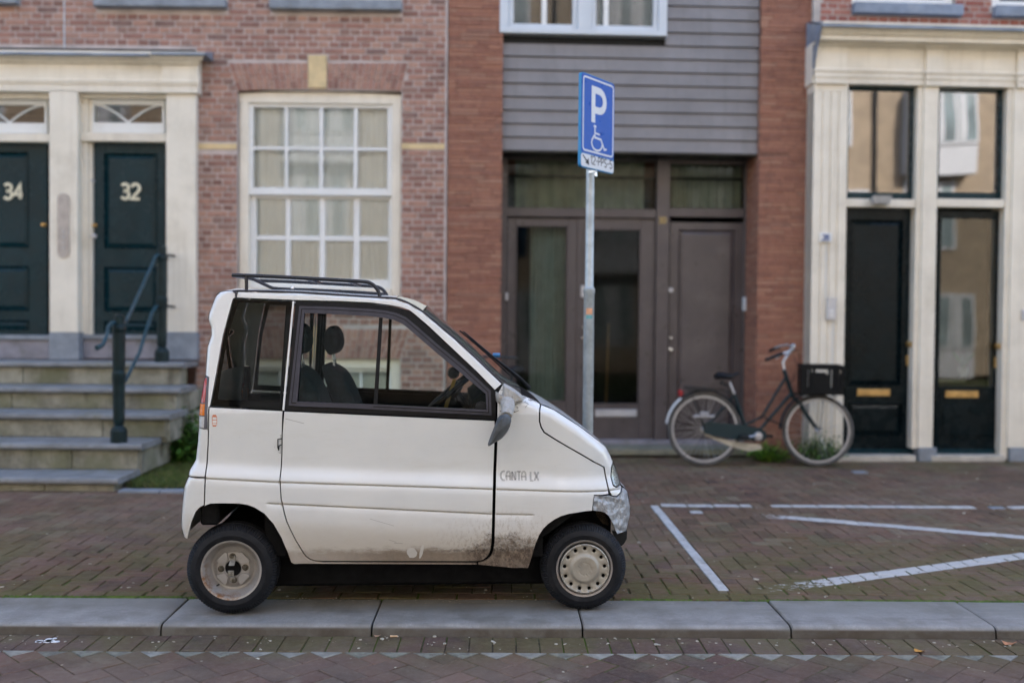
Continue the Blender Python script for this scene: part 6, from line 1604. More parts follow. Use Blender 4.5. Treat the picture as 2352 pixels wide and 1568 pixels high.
lamp_o = P_([(1420, 1070), (1428, 1086), (1434, 1103), (1438, 1124), (1424, 1126.5), (1416, 1121), (1412, 1102), (1413.5, 1083)])
tape_o = P_([(1367, 1140), (1384, 1142), (1404, 1142.5), (1425, 1149), (1436, 1141), (1442, 1131), (1452, 1135), (1458, 1143), (1465, 1177), (1465, 1200), (1461, 1222), (1456, 1237), (1440, 1236), (1426, 1237), (1420, 1226), (1416, 1215), (1410, 1203), (1401.6, 1190), (1393, 1183), (1384, 1179.5), (1363, 1175.8), (1364, 1158)])
cantT = [(544, 669), (684, 672), (796, 679), (866, 683.3), (908, 686), (938.5, 697), (969, 715), (1000, 741), (1045.6, 779.6), (1091.5, 822), (1154, 882)]
cantB = [(1137, 897), (1095, 854), (1030, 793), (984.4, 750), (954, 724), (940, 713), (923, 706.5), (894, 701), (852, 695.5), (780, 692), (673, 689.5), (541, 684)]
cant_o = P_(cantT + cantB)
qglass_o = P_([(534.5, 686), (670, 690.5), (645.5, 943), (481, 934), (491, 882), (511, 770)])
pillar_o = P_([(669.5, 690), (676, 690), (652.5, 945), (645.5, 943)])
dframe_o = P_([(676.5, 690.5), (780, 692.5), (852, 696), (894, 701.5), (923, 707), (940, 713.5), (954, 724.5), (984.4, 750.5), (1030, 793.5), (1095, 854.5), (1137, 897.5), (1140.5, 903), (1140.5, 966), (900, 955), (651.5, 944)])
aper = P_([(698.5, 719), (760, 721), (852, 726.5), (880, 729.5), (905, 735), (925, 744), (940, 756), (1000, 808), (1060, 858), (1116, 905), (1117.5, 941), (1000, 936), (857, 929), (682, 922.5)])
mid_o = P_([(686, 702), (770, 704), (852, 709), (886, 712.5), (910, 718), (933, 728), (950, 742), (1005, 790), (1068, 842), (1128, 897), (1130, 955), (900, 943), (661, 932)])
for side in (-1, 1):
    par = car
    body = thing('body', None, None); body.parent = car
    pn = lambda nm, o, m_, **k: panel(nm, o, m_, body, side, **k)
    pn('rear_quarter_panel', quarter_o, PAINTM, res=.013); pn('rear_bumper', bumperR_o, PAINTM, res=.012, soft=.003); pn('rear_corner', corner_o, PAINTM, res=.011)
    pn('front_fender', fender_o, PAINTM, res=.012); pn('bonnet_side', hood_o, PAINTM, res=.010); pn('roof_rail', cant_o, PAINTM, res=.010, rim=.02); pn('door_pillar', pillar_o, PAINTM, res=.012)
    if side == -1:
        pn('duct_tape', tape_o, MT['tape'], res=.007, extra=-.003, wfn=lambda a, b: .0030 * np.sin(a * 48 + b * 75 + 2.5 * np.sin(b * 33)) + .0022 * np.sin(b * 110 - a * 83 + 2 * np.sin(a * 61)) + .0015 * np.abs(np.sin(a * 140 + b * 170 + 2 * np.sin(a * 90))))
    else: pn('front_bumper', tape_o, PAINTM, res=.012)
    door = panel('door', door_o, PAINTM, car, side, res=.012)
    # window frame: rubber, aluminium, inner channel
    df = panel('window_frame', dframe_o, MT['rubber'], door, side, holes=[aper], res=.012, extra=.004)
    panel('window_channel', mid_o, MT['frame_alu'], door, side, holes=[aper], res=.010, extra=-.002, rim=.01, gap=.001)
    mid2 = offset(mid_o, .012); panel('window_bead', mid2, MT['rubber'], door, side, holes=[aper], res=.012, extra=-.006, rim=.006, gap=.001)
    mid3 = offset(mid_o, .016); panel('window_channel', mid3, MT['frame_alu'], door, side, holes=[aper], res=.012, extra=-.008, rim=.02, gap=.001)
    panel('pane', aper, MT['car_glass'], door, side, res=.05, extra=.022, gap=-.004, rim=.001, soft=0)
    if side == -1 or True:
        sl2 = P_([(681, 922), (857, 929), (857, 940), (675, 933)]); panel('slide_rail', sl2, MT['frame_alu'], door, side, res=.01, extra=-.006, gap=.0005)
        bar = P_([(870, 729), (878, 730), (866, 929), (857, 929)]); panel('glazing_bar', bar, MT['rubber'], door, side, res=.01, extra=.010, gap=.0)
        lo = P_([(860, 929), (1117, 941), (1117.5, 950), (860, 940)]); panel('lower_channel', lo, simple('mossy_rubber', (.014, .015, .010), .6, dirt=(.08, .11, .02, .6), dscale=30), door, side, res=.01, extra=-.001, gap=0)
    qg = panel('quarter_window', qglass_o, MT['tint_glass'], car, side, res=.03, extra=.006, soft=0)
    qin = P_([(545, 694), (610, 697), (655, 700), (640, 925), (497, 918), (505, 860), (520, 775)]); panel('frit', qglass_o, MT['trim'], qg, side, holes=[qin], res=.02, extra=.010, soft=0, rim=.002)
    hl = thing('headlight', None, None); hl.parent = car
    panel('lens', lamp_o, glassmat('lamp_glass', (.93, .95, .95), .03, 1, dirt=.15), hl, side, res=.010, extra=-.002, rim=.02); panel('reflector', lamp_o, simple('lamp_reflector', (.55, .53, .49), .3, .6, var=.2, scale=60, bump=.4, bscale=90), hl, side, res=.010, extra=.012, gap=.004)
    # dark liners inside the skin
    lin = offset(door_o, .03); panel('door_trim', lin, MT['trim'], door, side, res=.05, extra=.035, rim=.01)
    # wheel housings and inner walls
    inner = P_([(470, 940), (1235, 945), (1390, 1080), (1400, 1130), (1180, 1290), (700, 1290), (640, 1160), (470, 1150)])
    panel('inner_wall', inner, MT['trim'], body, side, res=.06, extra=.05, rim=.005)
    # tail light
    tl = thing('tail_light', None, None); tl.parent = car
    def tlp(nm, o, m_, ex): panel(nm, P_(o), m_, tl, side, res=.006, extra=ex, gap=.0006, rim=.03, soft=.002)
    tlp('housing', [(453, 984.5), (452.5, 939), (461, 886), (466, 864.5), (479, 865.5), (475, 940), (472, 986.5)], simple('lamp_housing_grey', (.10, .10, .12), .5), -.001)
    ridg = lambda sc: (lambda a, b: .0016 * np.sin(b * sc))
    panel('red_lens', P_([(467, 868), (461.5, 893), (455.3, 925), (469, 925.5), (473.5, 868.5)]), simple('red_lens_plastic', (.36, .008, .012), .14, var=.15, scale=25, spec=.8), tl, side, res=.004, extra=-.004, gap=.0005, soft=.002, wfn=lambda a, b: .0012 * np.sin(a * 900))
    panel('amber_lens', P_([(454, 928), (453, 955), (467.5, 955.5), (469, 928)]), simple('amber_lens_plastic', (.75, .20, .008), .16, var=.12, scale=25, spec=.8), tl, side, res=.003, extra=-.004, gap=.0005, soft=.002, wfn=ridg(1050))
    panel('clear_lens', P_([(453, 957), (453.4, 983), (466.5, 984), (467.5, 957.5)]), simple('clear_lens_plastic', (.50, .51, .53), .2, var=.1, spec=.8), tl, side, res=.003, extra=-.004, gap=.0005, soft=.002, wfn=ridg(1050))
    # drip rail
    pts = []
    for (a, b) in catmull(P_([(540, 683), (540.5, 674), (544, 668.5)] + cantT[1:]), 3):
        pts.append((a, side * (HWD - float(inset(np.array([a]), np.array([b]))[0]) + .001), b + .003))
    obj('drip_rail', MB().add(tube(pts, .0048, 6)), MT['frame_alu'], body, smooth=60)

# --- surfaces across
topbody = thing('body_shell', None, None); topbody.parent = car
obj('under_car_shade_block', MB().add(box(C(575, 1280)[0], C(1300, 1280)[0], -.365, .36, C(900, 1296)[1] - .155, C(900, 1296)[1] + .02, .015)), MT['trim'], topbody)  # added black block that cuts light under the car and reads as its shadow
i0 = {p: i for i, p in enumerate(SIL)}
def sub(a, b): return catmull(SILz[i0[a]:i0[b] + 1], 3)
cream_top = simple('sun_faded_roof', (.60, .52, .36), .7, var=.2, scale=10, dirt=(.25, .24, .15, .6))
strip_surface('rear_bumper_bar', sub((412, 1242), (427, 1097)), PAINTM, topbody, .02, 3); strip_surface('tailgate', sub((427, 1097), (467, 862)), PAINTM, topbody, .02, 3)
strip_surface('hatch_top', sub((480, 708), (520, 667)), PAINTM, topbody, .012, 4); strip_surface('rear_window', sub((467, 862), (480, 708)), MT['tint_glass'], topbody, .012, 4, yr=(-.84, .84)); strip_surface('hatch_side', sub((467, 862), (480, 708)), PAINTM, topbody, .012, 4, yr=(-1, -.84), nx=5); strip_surface('hatch_side', sub((467, 862), (480, 708)), PAINTM, topbody, .012, 4, yr=(.84, 1), nx=5); strip_surface('roof', catmull(SILz[i0[(520, 667)]:i0[(908, 686)] + 1], 3), PAINTM, topbody, .022, 2.5)
strip_surface('roof_front', sub((908, 686), (969, 715)), cream_top, topbody, lambda f_: .020 + .018 * f_, 2.5)
strip_surface('windscreen', sub((969, 715), (1200, 908)), glassmat('windscreen_glass', (.55, .60, .58), 0, 1, dirt=.15), topbody, lambda f_: .038 - .01 * f_, 2.2, nx=20)
strip_surface('cowl', catmull([SILz[i0[(1200, 908)]], SILz[i0[(1229, 919)]], SILz[i0[(1244.5, 929)]]], 3), MT['trim'], topbody, .006, 3)
strip_surface('bonnet', sub((1244.5, 929), (1401.6, 1033)), PAINTM, topbody, .007, 3); strip_surface('nose', sub((1401.6, 1033), (1440.5, 1125)), PAINTM, topbody, .010, 3)
strip_surface('front_bumper_bar', sub((1440.5, 1125), (1456, 1236)), MT['tape'], topbody, .008, 3)
# rear window
# floor, bulkheads, underside
zf = C(900, 1296)[1]; s0, s1 = C(470, 1100)[0], C(1400, 1100)[0]
fl_ = MB(); fl_.add(box(C(668, 1280)[0], C(1215, 1280)[0], -.47, .47, zf + .012, zf + .05)); obj('floor_pan', fl_, MT['trim'], topbody)
obj('underframe', MB().add(box(C(475, 1200)[0], C(1420, 1200)[0], -.30, .30, zf - .03, zf + .16, .02)), MT['trim'], topbody)
obj('rear_deck', MB().add(box(C(480, 1100)[0], C(690, 1100)[0], -.44, .44, C(550, 1120)[1], C(550, 1095)[1], .01)), MT['trim'], topbody)
obj('rear_inner_arch', MB().add(box(C(455, 1150)[0], C(498, 1150)[0], -.52, .52, C(440, 1210)[1], C(440, 1120)[1], .01)).add(box(C(600, 1150)[0], C(655, 1150)[0], -.48, -.2, zf + .02, C(600, 1110)[1], .01)).add(box(C(600, 1150)[0], C(655, 1150)[0], .2, .48, zf + .02, C(600, 1110)[1], .01)), MT['trim'], topbody)
obj('dashboard', MB().add(prism(P_([(1085, 925), (1110, 905), (1190, 915), (1240, 945), (1240, 1060), (1120, 1060), (1090, 1000)]), 'xz', -.47, .47)), MT['trim'], topbody)
obj('front_bulkhead', MB().add(box(C(1215, 1200)[0], C(1250, 1200)[0], -.50, .50, zf + .02, C(1250, 1040)[1])).add(box(C(1250, 1100)[0], C(1400, 1100)[0], -.46, .46, C(1300, 1165)[1], C(1300, 1150)[1])).add(box(C(1250, 1100)[0], C(1425, 1100)[0], -.30, .30, zf + .06, C(1300, 1160)[1])), MT['trim'], topbody)
mb = MB(); q = P_([(1419, 1236), (1455, 1236), (1453.5, 1255), (1447, 1266), (1440.5, 1271), (1436, 1266), (1430, 1261)]); mb.add(prism(q, 'xz', -.395, -.37)); obj('torn_lower_bumper', mb, MT['black_plastic'], topbody)
mb = MB(); q = P_([(1384, 1180), (1402, 1190), (1416, 1215), (1418, 1232), (1405, 1228), (1388, 1206)]); mb.add(prism(q, 'xz', -.30, -.28)); obj('wheel_arch_liner', mb, simple('rusty_bracket', (.18, .12, .07), .8, var=.5, scale=20), topbody)
mb = MB(); pts = []; a, b = C(612, 1195); n = 90
for k in range(n): an = k / n * 2 * math.pi * 6; pts.append((a + .035 * math.cos(an), -.36 + .035 * math.sin(an), b + .06 - .22 * k / n))
obj('suspension_spring', mb.add(tube(pts, .007, 6)), simple('rusty_steel', (.10, .075, .05), .7, var=.4, scale=30), topbody)
obj('axle_arm', MB().add(box(C(600, 1330)[0], C(675, 1330)[0], -.40, -.32, C(640, 1275)[1] - .05, C(640, 1275)[1] - .0, .008)), MT['trim'], topbody)
# wheels
MT['tyre'] = simple('tyre_rubber', (.008, .009, .012), .62, var=.25, scale=14, bump=.12, bscale=120, spec=.25, dirt=(.03, .028, .026, .4), dscale=7)
def rimmat(name, col, rust=1.0):
    t = NT(name); tc = t.n('ShaderNodeTexCoord'); pos = tc.outputs['Object']; x, y, z = t.sep(pos)
    c = t.mix(t.ramp(t.noise(14, 5, .65, pos), .3, .7), tuple(q * .82 for q in col), col); r_ = t.math('SQRT', t.math('ADD', t.math('MULTIPLY', x, x), t.math('MULTIPLY', z, z)))
    an = t.math('MULTIPLY', t.ramp(t.math('ADD', x, z), -.02, -.14, 0, 1), t.ramp(r_, .105, .14)); m_ = t.math('MULTIPLY', an, t.ramp(t.noise(18, 6, .75, pos), .40, .60)); c = t.mix(t.math('MULTIPLY', m_, rust), c, (.22, .10, .035))
    c = t.mix(t.math('MULTIPLY', t.ramp(t.noise(30, 6, .8, pos), .5, .72), .45), c, (.25, .19, .13)); t.bump(t.noise(60, 4, .7, pos), .1, .003)
    return t.fin(c, .5, .35, .5)
MT['rim'] = rimmat('rusty_silver_rim', (.40, .38, .36)); MT['cap'] = rimmat('hub_cap_plastic', (.40, .37, .31), .0)
def wheel(px, py, side, r_, kind, tw_=.145):
    s_, z = cs_(px, py, -(HWD - .035)); z = r_ + .0; w = thing('wheel', None, None); w.parent = car; yc = side * (HWD - .035 - tw_ / 2); w.location = (s_, yc, z)
    if side == 1: w.rotation_euler = (0, 0, math.pi)
    h = tw_ / 2; ri = r_ * .64
    pr = [(ri - .012, h - .03), (ri, h - .004), (ri + .010, h + .002), (ri + .028, h + .005), (r_ - .052, h + .004), (r_ - .034, h - .002), (r_ - .026, h - .006), (r_ - .024, h - .007), (r_ - .010, h - .017), (r_ - .003, h - .026), (r_, h - .040), (r_, h - .044), (r_ - .006, h - .046), (r_ - .006, h - .05), (r_, h - .052)]
    al = [0, 0, 0, 0, 0, 0, 0, .004, .006, .005, .003, .0, 0, 0, 0]
    pr2 = pr + [(a, -b) for a, b in pr[::-1]]; pr2 = [(a, -b) for a, b in pr2]; al2 = al + al[::-1]
    obj('tyre', MB().add(lathe(pr2, 200, 'y', alt=al2)), MT['tyre'], w, smooth=28)
    rimp = [(ri - .004, -h + .002), (ri + .004, -h - .001), (ri + .005, -h + .006), (ri - .006, -h + .007), (ri - .012, -h + .016), (ri - .014, -h + .03), (ri - .022, -h + .042), (ri - .03, -h + .06)]
    if kind == 'steel':
        rimp += [(ri - .034, -h + .066), (ri - .042, -h + .068), (.085, -h + .060), (.078, -h + .052), (.040, -h + .047), (.036, -h + .060), (0, -h + .062)]
        rim = obj('rim', MB().add(lathe(rimp, 64, 'y')), MT['rim'], w, smooth=35)
        for k in range(4):
            an0 = math.pi / 4 + k * math.pi / 2; v = []; f = []
            pp = [(.048, -.30), (.048, .30), (.082, .42), (.090, .34), (.090, -.34), (.082, -.42)]; n = 6
            for lv_, sc in ((-h + .054, 1.0), (-h + .040, .93)):
                for (rr, da) in pp: rc = .069 + (rr - .069) * sc; v.append((rc * math.cos(an0 + da * sc), lv_, rc * math.sin(an0 + da * sc)))
            f = [tuple(range(6, 12))] + [(i, (i + 1) % 6, (i + 1) % 6 + 6, i + 6) for i in range(6)]; obj('pressed_pad', MB().add((v, f)), MT['rim'], rim, smooth=60)
            an = k * math.pi / 2 + .05; c = (.058 * math.cos(an), -h + .047, .058 * math.sin(an)); obj('wheel_nut', MB().add(lathe([(0, -.014), (.008, -.013), (.011, 0)], 6, 'y', c)).add(lathe([(.011, -.003), (.016, 0)], 12, 'y', c)), simple('nut_steel', (.10, .085, .06), .6, .4) if k == 0 else bpy.data.materials['nut_steel'], rim)
        obj('hub_hole', MB().add(lathe([(0, -h + .058), (.034, -h + .044), (.037, -h + .045)], 24, 'y')), MT['trim'], rim)
        br = simple('bracket_steel', (.26, .24, .20), .55, .5, var=.3, scale=30); mb = MB(); mb.add(box(-.018, .012, -h + .004, -h + .010, -.030, -.002, .003)); obj('nut_plate', MB().add(box(-.012, .014, -h + .035, -h + .045, .036, .062, .003)), br, rim); obj('nut_plate', MB().add(box(-.014, .012, -h + .035, -h + .045, -.066, -.040, .003)), br, rim); obj('bracket_strap', MB().add(([(-.012, -h + .036, .045), (.014, -h + .036, .045), (.012, -h + .014, .02), (-.016, -h + .014, .02)], [(0, 1, 2, 3)])), br, rim); obj('bolt', MB().add(lathe([(0, -h - .004), (.006, -h - .002), (.007, -h + .006)], 8, 'y', (-.004, 0, -.014))), br, rim)
        obj('cap_bracket', mb, br, rim); obj('valve', MB().add(tube([(-.072, -h + .02, -.078), (-.060, -h + .01, -.070)], .004, 6)), MT['black_plastic'], rim)
    else:
        rimp += [(ri - .030, -h + .07), (.05, -h + .075), (0, -h + .075)]; rim = obj('rim', MB().add(lathe(rimp, 64, 'y')), rimmat('front_rim', (.36, .34, .33), .3) if 'front_rim' not in bpy.data.materials else bpy.data.materials['front_rim'], w, smooth=35)
        rc = ri - .014; hr_ = .0085
        outer = [(rc * math.cos(2 * math.pi * k / 72), rc * math.sin(2 * math.pi * k / 72)) for k in range(72)]
        hc = rc * .815; holes = [[(hc * math.cos(2 * math.pi * k / 13 + math.pi / 2) + hr_ * math.cos(-2 * math.pi * j / 14), hc * math.sin(2 * math.pi * k / 13 + math.pi / 2) + hr_ * math.sin(-2 * math.pi * j / 14)) for j in range(14)] for k in range(13)]
        x, zz, T_ = cdt([outer] + holes, .0055); rr = np.hypot(x, zz)
        prof = np.interp(rr, [0, .030, .031, .033, rc * .50, rc * .54, rc * .60, rc * .68, rc * .93, rc * .97, rc], [.0085, .010, .0075, .011, .013, .009, .001, .0, .003, .008, .002])
        for k in range(13):
            hx, hz = hc * math.cos(2 * math.pi * k / 13 + math.pi / 2), hc * math.sin(2 * math.pi * k / 13 + math.pi / 2); dd = np.hypot(x - hx, zz - hz); prof = prof - .006 * np.exp(-((dd - hr_) / .004) ** 2 * (dd > hr_))
        V = [(a, -h - .004 - p_, b) for a, p_, b in zip(x, prof, zz)]; F_ = [tuple(int(i) for i in t_) for t_ in T_]
        o = obj('hub_cap', MB().add((V, F_)), MT['cap'], w, smooth=50)
        for hp in holes:
            v = [(a, -h - .001, b) for a, b in hp] + [(a, -h + .014, b) for a, b in hp]; n = len(hp); obj('vent_hole', MB().add((v, [(i, (i + 1) % n, (i + 1) % n + n, i + n) for i in range(n)] + [tuple(range(n, 2 * n))])), MT['trim'], o)
    return w
for side in (-1, 1):
    wheel(531.0, 1316, side, .2205, 'steel'); wheel(1342.5, 1315.5, side, .2145, 'cap')
# seats
def seat(px, py, y, sc=1.0):
    s_ = thing('seat', None, None); s_.parent = car; a, b = cs_(px, py, y); s_.location = (a, y, b)
    def slabp(poly, w_, nm, round_=.03):
        n = len(poly); cx = sum(p[0] for p in poly) / n; cz = sum(p[1] for p in poly) / n; v = []; f = []
        for (t_, k) in ((-1, .78), (-.93, .93), (-.75, 1), (.75, 1), (.93, .93), (1, .78)): v += [(cx + (p[0] - cx) * k, t_ * w_ / 2, cz + (p[1] - cz) * k) for p in poly]
        for i in range(5):
            for j in range(n): f.append((i * n + j, i * n + (j + 1) % n, (i + 1) * n + (j + 1) % n, (i + 1) * n + j))
        f += [tuple(range(n))[::-1], tuple(range(5 * n, 6 * n))]; return obj(nm, MB().add((v, f)), MT['seat'], s_, smooth=60)
    slabp(catmull([(-.01, .03), (.05, .02), (.11, -.03), (.17, -.16), (.25, -.42), (.15, -.44), (.08, -.25), (.01, -.06)], 3, True), .42, 'backrest')
    hd = slabp(catmull([(.00, .22), (.04, .245), (.075, .21), (.085, .15), (.065, .10), (.02, .085), (-.005, .12), (-.012, .17)], 3, True), .24, 'headrest')
    for yy in (-.05, .05): obj('headrest_post', MB().add(tube([(.03, yy, .10), (.045, yy, .0)], .006, 6)), MT['chrome'], hd)
    slabp(catmull([(.18, -.40), (.30, -.36), (.60, -.34), (.64, -.38), (.6, -.46), (.2, -.5)], 3, True), .44, 'cushion'); return s_
seat(676, 852, -.24); seat(752, 848, .22)
# far side B pillar trim, steering wheel, mirror knob
sw = thing('steering_wheel', None, None); sw.parent = car; a, b = cs_(1040, 893, .2); sw.location = (a, .22, b); sw.rotation_euler = (0, math.radians(-40), 0)
obj('rim', MB().add(tube([(.17 * math.cos(2 * math.pi * k / 32), .17 * math.sin(2 * math.pi * k / 32), 0) for k in range(32)], .014, 8, True)), MT['black_plastic'], sw, smooth=60); obj('hub', MB().add(lathe([(0, .01), (.045, .005), (.05, -.03), (0, -.05)], 16, 'z')).add(box(-.16, .16, -.012, .012, -.02, -.005, .003)).add(tube([(0, 0, -.03), (.0, 0, -.28)], .022, 8)), MT['black_plastic'], sw)
a, b = cs_(1042, 858, .0); obj('grab_knob', MB().add(lathe([(0, -.03), (.028, -.026), (.034, 0), (.028, .026), (0, .03)], 12, 'y', (a, .1, b))), MT['black_plastic'], car, smooth=40)
q = [cs_(x, y, .05) for x, y in ((972, 932), (982, 932), (1040, 862), (1048, 868), (1062, 866), (996, 934), (1000, 940), (970, 940))]
obj('yellow_strap', MB().add(prism([cs_(x, y, .16) for x, y in ((1018, 940), (1027, 940), (1048, 872), (1040, 870))], 'xz', .16, .165)), simple('yellow_strap_web', (.35, .20, .02), .7), car)
a, b = cs_(1104, 932, -.46); obj('window_knob', MB().add(lathe([(0, -.012), (.028, -.010), (.03, .01)], 8, 'y', (a, -.515, b))), MT['black_plastic'], car)
# taped mirror
def onskin0(px, py, up=.004):
    a, b = C(px, py); return (a, -(HWD - float(inset(np.array([a]), np.array([b]))[0])) - up, b)
mr = thing('wing_mirror', None, None); mr.parent = car
def blob(poly, y0, y1, mat, nm, k0=.8, kmid=.93, parent=mr):
    n = len(poly); cx = sum(p[0] for p in poly) / n; cz = sum(p[1] for p in poly) / n; v = []; f = []; LV = [(y0, .0), (y0 + (y1 - y0) * .04, k0), (y0 + (y1 - y0) * .22, kmid), (y0 + (y1 - y0) * .5, 1.0), (y1, 1.0)]
    for y, k in LV: v += [(cx + (p[0] - cx) * k, y, cz + (p[1] - cz) * k) for p in poly]
    for i in range(len(LV) - 1):
        for j in range(n): f.append((i * n + j, i * n + (j + 1) % n, (i + 1) * n + (j + 1) % n, (i + 1) * n + j))
    return obj(nm, MB().add((v, f)), mat, parent, smooth=60)
Q = lambda L_, y: catmull([cs_(px, py, y) for px, py in L_], 3, True)
ym = -HWD - .12
blob(Q([(1152, 954), (1163, 949), (1172, 956), (1175, 967), (1168, 988), (1154, 1006), (1138, 1016), (1122, 1025), (1125, 1012), (1134, 988), (1143, 965)], ym), ym - .03, ym + .05, simple('weathered_dark_shell', (.060, .068, .075), .55, var=.25, scale=20, bump=.15, bscale=60, dirt=(.16, .17, .17, .5), dscale=12), 'mirror_shell')
whitetape = tapemat('dirty_white_tape', (.44, .42, .39), 0, .6, 1.0)
t_ = whitetape.node_tree
blob(Q([(1154, 908), (1140, 897 + 4), (1142, 925), (1153, 930), (1152, 948), (1160, 956), (1174, 962), (1177, 945), (1178, 930), (1192, 922), (1204, 922), (1203, 912), (1190, 900), (1174, 890), (1158, 884)], -HWD - .02), -HWD - .018, -HWD + .09, whitetape, 'tape_wrap')
pts = [cs_(1166, 925, -HWD - .03), cs_(1168, 940, -HWD - .09), cs_(1164, 958, ym)]
obj('taped_stalk', MB().add(tube([(pts[0][0], -HWD - .01, pts[0][1]), (pts[1][0], -HWD - .06, pts[1][1]), (pts[2][0], ym + .02, pts[2][1] + .005)], [.036, .033, .026], 12)), whitetape, mr, smooth=60)
mb = MB(); rd = random.Random(12)
for k in range(70):
    px, py = rd.uniform(1146, 1226), rd.uniform(886, 950)
    if py < 884 + (px - 1154) * .5 or py > 960 - (px - 1150) * .4: continue
    a_ = rd.uniform(0, 3.14); L_ = rd.uniform(6, 22); q = [onskin0(px + math.cos(a_) * L_ * t_ + rd.uniform(-3, 3), py + math.sin(a_) * L_ * t_ * .6 + rd.uniform(-3, 3)) for t_ in (-.5, -.15, .2, .5)]
    mb.add(tube(q, .0012, 3))
tag(obj('dirt_strands', mb, simple('dry_fibres', (.14, .11, .08), .9, var=.4, scale=60), mr), kind='stuff')
# door handle: dished cup, its shade put into the grey colour, and black lever
hp = P_([(645, 999), (634, 999.5), (627, 1006), (626, 1020), (628, 1034), (636, 1042), (645, 1043)])
hd_ = panel('door_handle', hp, simple('handle_recess_shade', (.38, .375, .36), .6, var=.2), car, -1, res=.006, extra=-.0015, gap=0, rim=.002, wfn=lambda a, b: .007 * smooth(0, .018, bdist(hp, a, b)))
def onskin(px, py, up=.003):
    a, b = C(px, py); return (a, -(HWD - float(inset(np.array([a]), np.array([b]))[0])) - up, b)
obj('lever', MB().add(tube([onskin(646, 1008), onskin(637, 1009, .006), (lambda p: p)(onskin(637, 1028, .006)), onskin(638.5, 1035, .006), onskin(640, 1024, .006), onskin(645, 1022)], .003, 6)), MT['black_plastic'], hd_)
# stickers and lettering: applied film
def film(nm, poly, mat, up=.0009, parent=car): return panel(nm, poly, mat, parent, -1, res=.01, extra=-up, gap=0, rim=.0005, soft=0)
st_o = simple('sticker_orange_red', (.62, .20, .10), .45, var=.1); st_w = simple('sticker_white', (.66, .64, .62), .45)
stick = film('bottle_sticker', P_([(485, 958), (487, 953), (494, 953), (496.5, 958), (496.5, 975), (494, 980), (487, 980), (485, 975)]), st_o)
for (y0_, y1_) in ((958.5, 964.5), (966, 972), (973.2, 976.5)): film('sticker_field', P_([(486.2, y0_), (495.4, y0_), (495.4, y1_), (486.2, y1_)]), st_w, .0016, stick)
mb = MB(); fnl = lambda a, b, d: (a, -(HWD - float(inset(np.array([a]), np.array([b]))[0])) - .001 - d, b)
a0, b0 = C(1150, 1103); a1, b1 = C(1150, 1083); a2 = C(1239, 1105)[0]; Ht = b1 - b0; adv = sum(GLYPH[c][0] for c in 'CANTA LX'); wd = (a2 - a0) / adv * 1.02
def slant(a, b, d): return fnl(a, b - (a - a0) * .018, d)
text_mb(mb, 'CANTA LX', a0, b0, Ht, wd, .0013, slant, .0008, double=.0046); obj('lettering', mb, simple('letter_film', (.055, .055, .075), .4), car)
# roof rack: near rail, far rail, cross bars, legs
rk = thing('roof_rack', 'black tubular roof rack on the white microcar', 'roof rack', tuple(CO), CA_); MT['rack'] = simple('rack_black', (.006, .008, .014), .32, var=.2)
def RK(px, py, y): s_, z = cs_(px, py, y); return (s_, y, z)
yr_ = -HWD + .135
rail = catmull([(p[0], p[2]) for p in [RK(x, y, yr_) for x, y in ((533, 632), (600, 634), (690, 638.5), (780, 643.5), (836, 647), (852, 651), (862, 659), (869, 669), (872, 681))]], 3)
n_ = lambda y: [(a, y, b) for a, b in rail]
obj('side_rail', MB().add(tube(n_(yr_), .0095, 8)), MT['rack'], rk, smooth=60); obj('side_rail', MB().add(tube(n_(-yr_ - .12), .0095, 8)), MT['rack'], rk, smooth=60)
inner_ = [RK(x, y, yr_ + .25) for x, y in ((566, 636), (580, 640), (618, 658), (640, 663), (720, 666), (800, 670), (862, 674), (880, 676), (893, 684))]
obj('inner_rail', MB().add(tube([(a, y, b) for (a, b), y in zip(catmull([(p[0], p[2]) for p in inner_], 2), [yr_ + .25] * 99)], .0085, 8)), MT['rack'], rk, smooth=60)
for px in (566,): obj('rack_leg', MB().add(tube([RK(px, 634, yr_), RK(px, 672, yr_)], .0085, 8)), MT['rack'], rk)
obj('rack_leg', MB().add(tube([RK(566, 634, -yr_ - .12), RK(566, 668, -yr_ - .12)], .0085, 8)), MT['rack'], rk)
for px, py in ((535, 632.5), (700, 639), (800, 645)): a = RK(px, py, yr_); obj('cross_bar', MB().add(tube([a, (a[0], -yr_ - .12, a[2])], .008, 8)), MT['rack'], rk)
a = RK(672, 663, yr_ + .22); obj('clamp_bolt', MB().add(lathe([(0, .012), (.008, .012), (.011, .004), (.011, 0)], 8, 'z', a)), MT['chrome'], rk)
# wipers on the windscreen
wp = thing('wiper', None, None); wp.parent = car
def WS(px, py, y): s_, z = cs_(px, py, y); return (s_, y, z)
def wsurf(px, py, lift, y):
    s_, z = C(px, py); return (s_ + lift * .6, y, z + lift * .8)
obj('wiper_arm', MB().add(tube([wsurf(1052, 782, .052, -.25), wsurf(1120, 845, .060, -.18), wsurf(1195, 905, .062, -.06), wsurf(1228, 921, .035, 0)], [.004, .006, .008, .012], 6)), MT['black_plastic'], wp)
obj('wiper_blade', MB().add(tube([wsurf(1045, 777, .045, -.30), wsurf(1110, 836, .050, -.22), wsurf(1170, 890, .048, -.14)], .006, 6, flat=.5)), MT['black_plastic'], wp)
obj('bike_grip', MB().add(lathe([(0, -.02), (.012, -.018), (.012, .02)], 8, 'x', wsurf(1128, 850, .075, -.15))), simple('blue_grip', (.04, .22, .50), .4), wp)  # blue handlebar grip of the bicycle behind, set beside the wiper
wp2 = thing('wiper', None, None); wp2.parent = car
obj('wiper_arm', MB().add(tube([wsurf(1070, 798, .050, .2), wsurf(1150, 868, .055, .25), wsurf(1215, 915, .045, .3)], [.004, .006, .010], 6)), MT['black_plastic'], wp2)
mb = MB()
